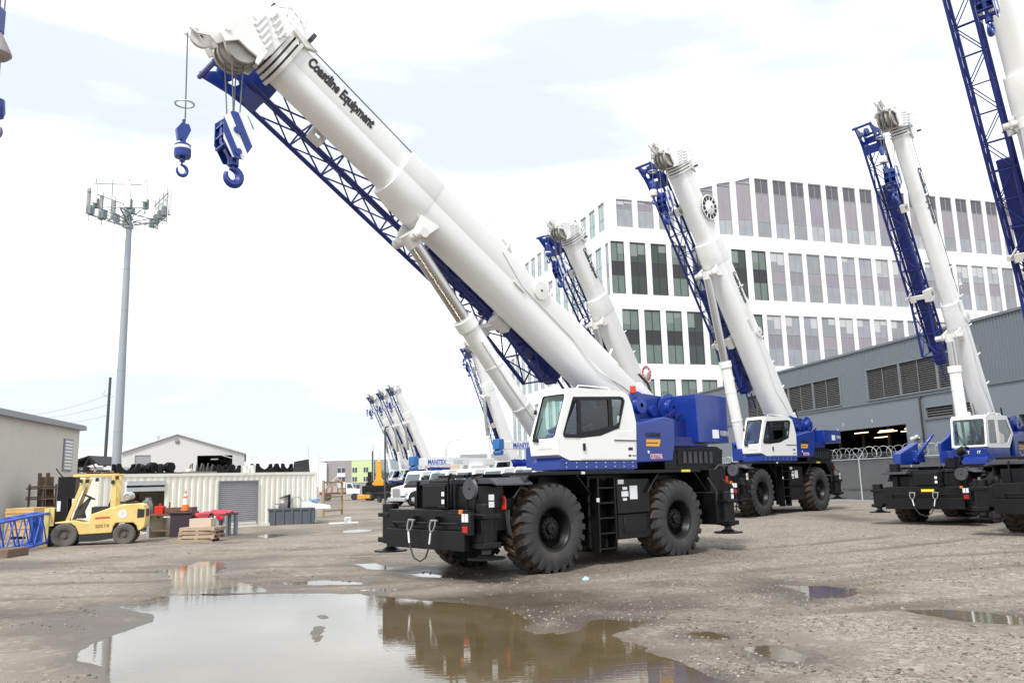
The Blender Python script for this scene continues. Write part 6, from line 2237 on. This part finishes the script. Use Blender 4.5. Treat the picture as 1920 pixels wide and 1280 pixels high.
q = MB().slab([(0, 0, .05), (1.15, .1, .42), (1.15, .7, .42), (0, .6, .05)], (0, 0, 1), .04).box(1.05, 1.15, .1, .7, -.25, .42).box(.0, .06, .0, .6, -.25, .05)
junk('bent_panel_scrap', 'dark bent steel panel jutting from the skip end nearest the roller door', 'scrap metal', q, -.3, .3, .95, BLACK)
q = MB().box(0, .75, 0, .5, -.2, .25).box(.05, .35, -.02, 0, -.1, .2, 1)
junk('scrap_box', 'grey sheet metal box tipped inside the skip', 'scrap metal', q, .0, .25, .75, [GREY, STICK], rx=R(8))
q = MB().prism([(0, .0), (1.35, .0), (1.3, .14), (.3, .32), (.05, .34)], 0, .9, 'y')
junk('foam_block', 'white foam block bulging over the rim of the skip', 'foam', q, 1.35, .15, .70, STICK)
q = MB()
for k in range(10):
    a = k * .63
    q.tube((math.cos(a) * .1, math.sin(a) * .1, .05 + .02 * k), (math.cos(a + 1.4) * .25, math.sin(a + 1.4) * .22, .16 + .03 * (k % 4)), .05, 6)
junk('plastic_bundle', 'tangle of pale blue plastic on top of the skip', 'plastic', q, 1.95, .5, .92, mat('pale_blue_wrap', (0.25, 0.36, 0.55), 0.5))
q = MB().path([(math.cos(PI * k / 12) * .3, 0, math.sin(PI * k / 12) * .42) for k in range(13)], .015)
junk('wire_hoop', 'thin wire hoop standing up from the skip', 'wire', q, 1.15, .5, .85, ROPE)
g1 = gp(616, 983)
q = MB().slab([(0, 0, .02), (1.3, .3, .02), (1.25, .5, .02), (.0, .25, .02)], (0, 0, 1), .06).slab([(.75, .1, .085), (.95, .5, .085), (.87, .5, .12), (.7, .15, .12)], (0, 0, 1), .18)
tag(q.build('foam_scrap', STICK, loc=g1, smooth=0), 'flat white scrap lying on the mud at the end of the skip', 'scrap')

# site gate
q0 = gp(606, 968)
GT = thing('site_gate', 'brown framed mesh gate standing open at the container end', 'gate', q0, R(80))
q = MB()
for x_ in (0, 2.8):
    q.box(x_ - .06, x_ + .06, -.06, .06, 0, 2.05)
q.box(0, 2.8, -.04, .04, 1.90, 1.98).box(0, 2.8, -.04, .04, .25, .33).box(0, 2.8, -.03, .03, 1.05, 1.12)
q.build('gate_frame', mat('tan_gate_timber', (0.36, 0.25, 0.14), 0.8, var=0.2), GT, smooth=0)
MB().quad((0, 0, .3), (2.8, 0, .3), (2.8, 0, 1.92), (0, 0, 1.92)).build('gate_mesh', MESHM, GT, smooth=0)

# ------------------------------------------------------------------ trucks, far street
TRW = mat('truck_white', (0.80, 0.80, 0.80), 0.3, coat=0.4, var=0.02)
TGL = mat('truck_glass', (0.055, 0.085, 0.09), 0.08, spec=0.8, var=0.3, vscale=1.0)
TR_A = R(180 + 44)
tfwd = Vector((math.cos(TR_A), math.sin(TR_A), 0))
tleft = Vector((-tfwd.y, tfwd.x, 0))


def truck(pos, label):
    tg = thing('boom_truck', label, 'truck', (pos.x, pos.y, 0), TR_A, 1, 'white boom trucks parked in a row')
    # local x forward, origin under the front bumper
    q = MB()
    q.loft([[(-.12, -.78, .78), (-.12, .78, .78), (-.05, .72, 1.42), (-.05, -.72, 1.42)], [(-.9, -.92, .85), (-.9, .92, .85), (-.9, .84, 1.58), (-.9, -.84, 1.58)], [(-1.55, -1.0, .9), (-1.55, 1.0, .9), (-1.55, .92, 1.68), (-1.55, -.92, 1.68)]])
    q.build('hood', TRW, tg, bevel=.05)
    q = MB()
    q.box(-.14, -.04, -.50, .50, .62, 1.40)
    g_ = q.build('grille', ZINC, tg, bevel=.03)
    q = MB()
    for k in range(9):
        q.box(-.039, -.025, -.44 + .105 * k, -.40 + .105 * k, .68, 1.34)
    q.build('grille_bar', GREY, g_, smooth=0)
    MB().box(-.25, .0, -1.15, 1.15, .38, .68).build('bumper', ZINC, tg, bevel=.05)
    q = MB().prism([(-1.5, .75), (-3.2, .75), (-3.2, 2.62), (-2.9, 2.72), (-2.05, 2.70), (-1.86, 2.60), (-1.5, 1.68)], -1.02, 1.02, 'y')
    cb = q.build('cab', TRW, tg, bevel=.06)
    q = MB().slab([(-1.52, -.88, 1.76), (-1.52, .88, 1.76), (-1.795, .82, 2.46), (-1.795, -.82, 2.46)], (.92, 0, .38), .02)
    q.build('windscreen', TGL, cb, smooth=0)
    for sd_ in (1, -1):
        q = MB().prism([(-1.75, 1.72), (-2.75, 1.72), (-2.75, 2.35), (-2.0, 2.35)], sd_ * 1.022 - .004, sd_ * 1.022 + .004, 'y')
        q.build('side_window', TGL, cb, smooth=0)
        q = MB().box(-1.75, -1.65, sd_ * 1.22 - .10, sd_ * 1.22 + .10, 1.72, 2.22).tube((-1.75, sd_ * 1.0, 2.1), (-1.70, sd_ * 1.2, 2.1), .02, 6).tube((-1.75, sd_ * 1.0, 1.8), (-1.70, sd_ * 1.2, 1.8), .02, 6)
        q.build('mirror', [BLACK], cb)
        q = MB().lathe([(.02, 0), (.12, .02), (.12, .05)], (-.32, sd_ * .85, 1.05), 'x', 12)
        q.box(-.45, -.25, sd_ * .88 - .14, sd_ * .88 + .14, .95, 1.15)
        q.build('headlight', LENS, tg)
        q = MB()
        pr = []
        for k in range(9):
            a = PI * k / 8
            pr.append((-.95 + math.cos(a) * .62, .55 + math.sin(a) * .62))
        q.loft([[(p[0], sd_ * .80, p[1]) for p in pr], [(p[0], sd_ * 1.18, p[1]) for p in pr]], caps=False, close=False)
        q.build('fender', TRW, tg)
    for xw in (-.95, -5.0, -6.2):
        for sd_ in (1, -1):
            q = MB().lathe([(.25, -.14), (.30, -.16), (.46, -.16), (.52, -.12), (.52, .12), (.46, .16), (.30, .16), (.25, .14), (.25, -.14)], n=24)
            ty = q.build('tyre', RUBBER, tg, loc=(xw, sd_ * 1.0, .52))
            MB().lathe([(.27, sd_ * .13), (.22, sd_ * .10), (.12, sd_ * .14), (.01, sd_ * .15)], n=20).build('rim', ZINC, ty)
    q = MB().box(-8.2, -.4, -.45, .45, .55, .85).box(-8.3, -3.6, -1.2, 1.2, 1.0, 1.15)
    q.build('chassis', BLACK, tg)
    q = MB()
    for k in range(5):
        q.tube((-2.9 + .16 * k, -.6 + .3 * k, 2.6), (-2.9 + .16 * k, -.6 + .3 * k, 2.70), .05, 8)
    q.build('roof_marker', AMBER, cb)
    return tg


tp0 = gp(742, 949)
names = ['white truck outermost in the row, its chrome grille and hood in full view', 'white truck second in the row, only roof and windscreen clear of the crane deck', 'white truck third in the row, mostly hidden under a pale boom sign', 'white truck fourth in the row, its roof just clear of the black deck', 'white truck fifth in the row, nearest the white crane cab']
for k in range(5):
    tpos = Vector((tp0.x, tp0.y, 0)) + tleft * 3.15 * k
    T = truck(tpos, names[k])
    if k in (1, 4):
        # crane boom lying over the cab, with its winch and maker's board
        z0 = 3.05 if k == 1 else 3.85
        q = MB().box(-7.5, .6, -.28, .28, z0, z0 + .55).box(-6.2, -4.6, -.6, .6, 1.16, z0 - .01)
        bm_ = q.build('crane_boom', TRW, T, bevel=.03)
        q = MB().box(.35, .85, -.32, .32, z0 + .0, z0 + .70).tube((.6, -.36, z0 - .2), (.6, .36, z0 - .2), .2, 14)
        q.build('boom_winch', MIDBLUE, T, bevel=.04)
        q = MB().box(-4.6, -.3, .285, .31, z0 + .0, z0 + .62)
        sg = q.build('maker_board', STICK, bm_, smooth=0)
        lettering('MANITEX', .46, basis((-1, 0, 0), (0, 0, 1), (0, 1, 0), (-.5, .316, z0 + .13)), BLUEINK, sg, xs=.92, bold=.02)
        MB().box(-2.75, -.5, .312, .316, z0 + .05, z0 + .085).build('underline', BLUEINK, sg, smooth=0)
        if k == 1:
            lettering('22101S', .42, basis((-1, 0, 0), (0, 0, 1), (0, 1, 0), (-3.05, .316, z0 + .14)), GREYINK, sg, xs=.75, bold=.01)
        else:
            q = MB().tube((-5.2, .55, z0 + .7), (-5.2, 1.1, z0 + .7), .32, 20).tube((-5.2, .3, z0 + .7), (-5.2, .54, z0 + .7), .12, 10)
            q.build('hose_drum', mat('copper_brown_drum', (0.26, 0.13, 0.08), 0.6), T)

# yellow crane among the far vehicles
yp = at(711, 935, 92)
YC = thing('yellow_crane', 'small yellow orange crane with an upright boom beyond the white trucks', 'crane', (yp.x, 92, 0), R(180))
YOR = mat('yellow_orange_paint', (0.70, 0.33, 0.03), 0.45, var=0.06)
q = MB().loft([[(-.32, -.3, 1.3), (.38, -.3, 1.3), (.38, .3, 1.3), (-.32, .3, 1.3)], [(-.24, -.26, 4.3), (.28, -.26, 4.3), (.28, .26, 4.3), (-.24, .26, 4.3)]]).box(-.05, .12, -.15, .15, 4.3, 6.0, 1)
q.build('boom', [YOR, WHITE], YC, bevel=.03)
q = MB().prism([(-.55, 1.6), (.5, 1.6), (.75, 1.8), (.4, 2.2), (-.3, 2.4), (-.55, 2.1)], -.5, .5, 'y')
q.build('upper_frame', YOR, YC, bevel=.03)
q = MB().box(-1.6, 1.7, -1.1, 1.1, .7, 1.6).prism([(-1.2, 1.3), (-.5, 2.4), (1.5, 2.0), (1.8, 1.3)], -.9, -.6, 'y')
q.build('carrier', BLACK, YC, bevel=.03)
MB().box(.8, 2.2, -1.25, 1.25, .25, .65).build('front_bumper', YOR, YC, bevel=.03)
for x_ in (-1.0, 1.0):
    for sd_ in (1, -1):
        MB().lathe([(.05, -.15), (.45, -.15), (.5, 0), (.45, .15), (.05, .15)], n=20).build('wheel', RUBBER, YC, loc=(x_, sd_ * 1.0, .5))
# black dark lorry bits beside it
bp_ = at(752, 935, 80)
DL = thing('flatbed_trailer', 'black trailer front parked between the yellow crane and the white trucks', 'trailer', (bp_.x, 80, 0), R(44), .62)
MB().box(-1.6, 1.6, -.6, 5.5, .6, 1.5).box(-1.4, .9, -.5, .4, 1.5, 2.9).build('bed', BLACK, DL, bevel=.03)
for y_ in (.4, 3.6):
    for x_ in (-1.5, 1.5):
        MB().lathe([(.05, -.15), (.45, -.15), (.5, 0), (.45, .15), (.05, .15)], n=20, axis='x').build('wheel', RUBBER, DL, loc=(x_, y_, .5))
pk = at(722, 935, 55)
q = MB().path([(0, 0, 0), (0, 0, 5.4), (.05, 0, 5.5), (.25, 0, 5.5)], .055, 8).box(-.12, .12, -.12, .12, 0, .12)
tag(q.build('marker_pole', mat('dark_pole_paint', (0.05, 0.055, 0.06), 0.5), loc=(pk.x, pk.y, 0)), 'thin dark pole with a bent tip standing before the distant row of booms', 'pole')

# service pickup
sp_ = at(640, 938, 98)
SV = thing('service_truck', 'white utility truck with a maroon flatbed and roof gear near the grey green flats', 'truck', (sp_.x, 98, 0), R(8))
q = MB().prism([(.6, .7), (2.2, .7), (2.2, 1.25), (1.5, 1.35), (1.15, 2.0), (.6, 2.0)], -.9, .9, 'y')
cb = q.build('cab', TRW, SV, bevel=.05)
MB().prism([(.7, 1.4), (1.42, 1.4), (1.12, 1.9), (.7, 1.9)], -.905, .905, 'y').build('side_window', TGL, cb, smooth=0)
MB().box(-2.4, .55, -1.0, 1.0, .72, .95).build('flatbed', mat('maroon_bed', (0.16, 0.03, 0.04), 0.5), SV, smooth=0)
q = MB()
for k in range(4):
    q.box(-2.2 + .65 * k, -1.75 + .65 * k, -.7, .4, .952, 1.3 + .25 * (k % 3))
q.tube((-1.9, 0, 1.3), (-.6, 0, 2.7), .07, 8).tube((-.6, 0, 2.7), (.2, .3, 1.9), .07, 8).box(-1.4, -.2, -.9, .9, 2.05, 2.12)
q.build('equipment', mat('pale_tan_gear', (0.55, 0.45, 0.36), 0.7, var=0.3), SV)
for x_ in (-1.6, 1.55):
    for sd_ in (1, -1):
        MB().lathe([(.05, -.12), (.36, -.12), (.4, 0), (.36, .12), (.05, .12)], n=20).build('wheel', RUBBER, SV, loc=(x_, sd_ * .88, .4))

# flats across the street
AP = thing('apartment_building', 'three storey flats in grey, lime green and blue across the street', 'building', (-60.5, 260, 0), 0)
apm = [mat('flats_grey', (0.30, 0.275, 0.28), 0.8), mat('flats_lime', (0.52, 0.62, 0.33), 0.8), mat('flats_slate', (0.25, 0.31, 0.36), 0.8), mat('flats_white', (0.68, 0.70, 0.70), 0.7)]
H_ = 9.2
for nm, xa, xb, ya, m_ in (('white_wing', -1.0, 1.6, -1.0, apm[3]), ('grey_wing', 1.6, 9.2, 0, apm[0]), ('lime_wing', 9.2, 16.2, 0, apm[1]), ('slate_wing', 16.2, 24, .6, apm[2])):
    MB().box(xa, xb - .02, ya, 14, 2.4 if nm == 'lime_wing' else 0, H_ - (.4 if nm == 'white_wing' else 0)).build(nm, m_, AP, smooth=0)
MB().box(9.2, 16.18, .1, 14, 0, 2.39).build('lower_wall', apm[0], AP, smooth=0)
wins = [(4.9, 7.1, 5.6, 7.1), (4.9, 7.1, 2.8, 4.2), (9.5, 10.9, 5.6, 7.1), (13.0, 14.4, 5.6, 7.1), (9.5, 10.9, 2.8, 4.2), (13.0, 14.4, 2.8, 4.2), (17.4, 18.8, 5.2, 6.5), (17.4, 18.8, 2.6, 3.9), (9.6, 11.6, .5, 1.9)]
for a, b_, c_, d_ in wins:
    q = MB().box(a, b_, -.1, -.005, c_, d_).box(a - .1, b_ + .1, -.06, -.004, c_ - .1, c_, 1).box(a - .1, b_ + .1, -.06, -.004, d_, d_ + .1, 1).box((a + b_) / 2 - .06, (a + b_) / 2 + .06, -.13, -.101, c_, d_, 1)
    q.build('window', [mat('flats_glass', (0.05, 0.06, 0.075), 0.15) if 'flats_glass' not in bpy.data.materials else bpy.data.materials['flats_glass'], apm[3]], AP, smooth=0)
MB().box(4.7, 7.3, -.25, -.002, .9, 2.7).build('bay_panel', apm[3], AP, smooth=0)
MB().box(4.7, 7.3, -.25, -.002, 4.3, 5.45).build('bay_panel', apm[3], AP, smooth=0)
for x_ in (16.6, 19.4):
    MB().box(x_, x_ + 2.4, -.6, .55, 4.3, 4.5).box(x_, x_ + 2.4, -.6, -.55, 4.5, 5.2).build('balcony', FRAME, AP, smooth=0)
MB().box(-1, 24, .7, 14, H_, H_ + .1).build('roof', DECK, AP, smooth=0)
hb_ = thing('low_office', 'low beige and grey roofed building seen between the boom trucks', 'building', (-7.0, 150, 0), 0)
MB().box(-8, 5, 0, 10, 0, 5.3).build('wall', mat('peach_wall', (0.60, 0.46, 0.36), 0.8), hb_, smooth=0)
MB().slab([(-3.2, -.5, 5.3), (5.4, -.5, 5.3), (5.4, 5, 6.6), (-3.2, 5, 6.6)], (0, -.2, 1), .2).build('roof', mat('grey_shingle', (0.20, 0.19, 0.19), 0.8), hb_, smooth=0)
MB().box(-3, 4.6, -.4, -.002, .4, 4.9).build('metal_front', GABW, hb_, smooth=0)

# street lamps and the signal head far off
LAMPM = mat('pale_lamp_post', (0.52, 0.53, 0.54), 0.5)
for k, (px_, py_, Y_, lab) in enumerate(((836, 838, 120, 'pale curved street lamp beyond the boom trucks'), (700, 832, 130, 'pale straight post behind the yellow crane'), (578, 835, 150, 'thin pale post above the end of the container'), (598, 850, 170, 'short thin pale post beside the flats'))):
    p_ = at(px_, py_, Y_)
    q = MB().tube((0, 0, 0), (0, 0, p_.z - .2), .10, 10, r2=.06)
    if k == 0:
        q.path([(0, 0, p_.z - .25), (.3, 0, p_.z + .5), (.9, 0, p_.z + .9), (1.6, 0, p_.z + 1.0)], .05, 6).box(1.5, 2.2, -.12, .12, p_.z + .92, p_.z + 1.04)
        q.box(-.12, .12, -.12, .12, p_.z - 1.2, p_.z - .3)
    else:
        q.path([(0, 0, p_.z - .25), (-.1, 0, p_.z), (-.6, 0, p_.z + .1)], .04, 6)
    tag(q.build('street_lamp', LAMPM, loc=(p_.x, Y_, 0)), lab, 'street lamp', 'far posts along the street')
p_ = at(694, 895, 110)
q = MB().tube((.25, .3, 0), (.25, .3, p_.z + 3.5), .09, 8)
TS = thing('traffic_signal', 'black three lamp traffic signal hung before the lime green flats', 'traffic signal', (p_.x, 110, 0))
q.build('post', DECK, TS)
z_ = p_.z
q = MB().box(-.30, .16, -.15, .2, z_ - .75, z_ + .75).tube((.0, .2, z_), (.25, .3, z_), .04, 6)
sg = q.build('signal_box', BLACK, TS, smooth=0)
for j in range(3):
    MB().lathe([(.01, -.16), (.12, -.16)], (-.07, 0, z_ + .48 - .48 * j), 'y', 14).build('lens', DARK, sg)

# hooks of one more crane just outside the frame, at the top corner
for px_, py_, Y_, lab, big in ((-6, 85, 11.5, 'grey conical hook weight hanging in at the top corner of the sky', True), (-10, 240, 13, 'tip of a small purple grey hook just inside the frame edge', False)):
    p_ = at(px_, py_, Y_)
    HKT = thing('hanging_weight', lab, 'crane hook', p_, 0, 1, 'hooks hanging in from outside the frame')
    q = MB()
    if big:
        q.lathe([(.02, -.20), (.16, -.20), (.21, -.15), (.20, -.10), (.06, .20), (.02, .2)], n=24, axis='z')
        q.build('weight_body', mat('dirty_beige_weight', (0.30, 0.27, 0.26), 0.6, var=0.2), HKT)
        MB().box(-.12, .05, -.1, .1, .2, .62).build('hook_housing', BLUE, HKT, bevel=.03)
    else:
        hook_shape(q, (0, 0, .20), .16, .035)
        q.build('hook', mat('purple_grey_hook', (0.14, 0.10, 0.20), 0.5), HKT)
        MB().lathe([(.02, .2), (.12, .2), (.14, .28), (.12, .5), (.02, .52)], n=20, axis='z').build('weight_body', BLUE, HKT)
    MB().tube((0, 0, .5), (0, 0, 6.0), .012, 6).build('rope', ROPE, HKT)
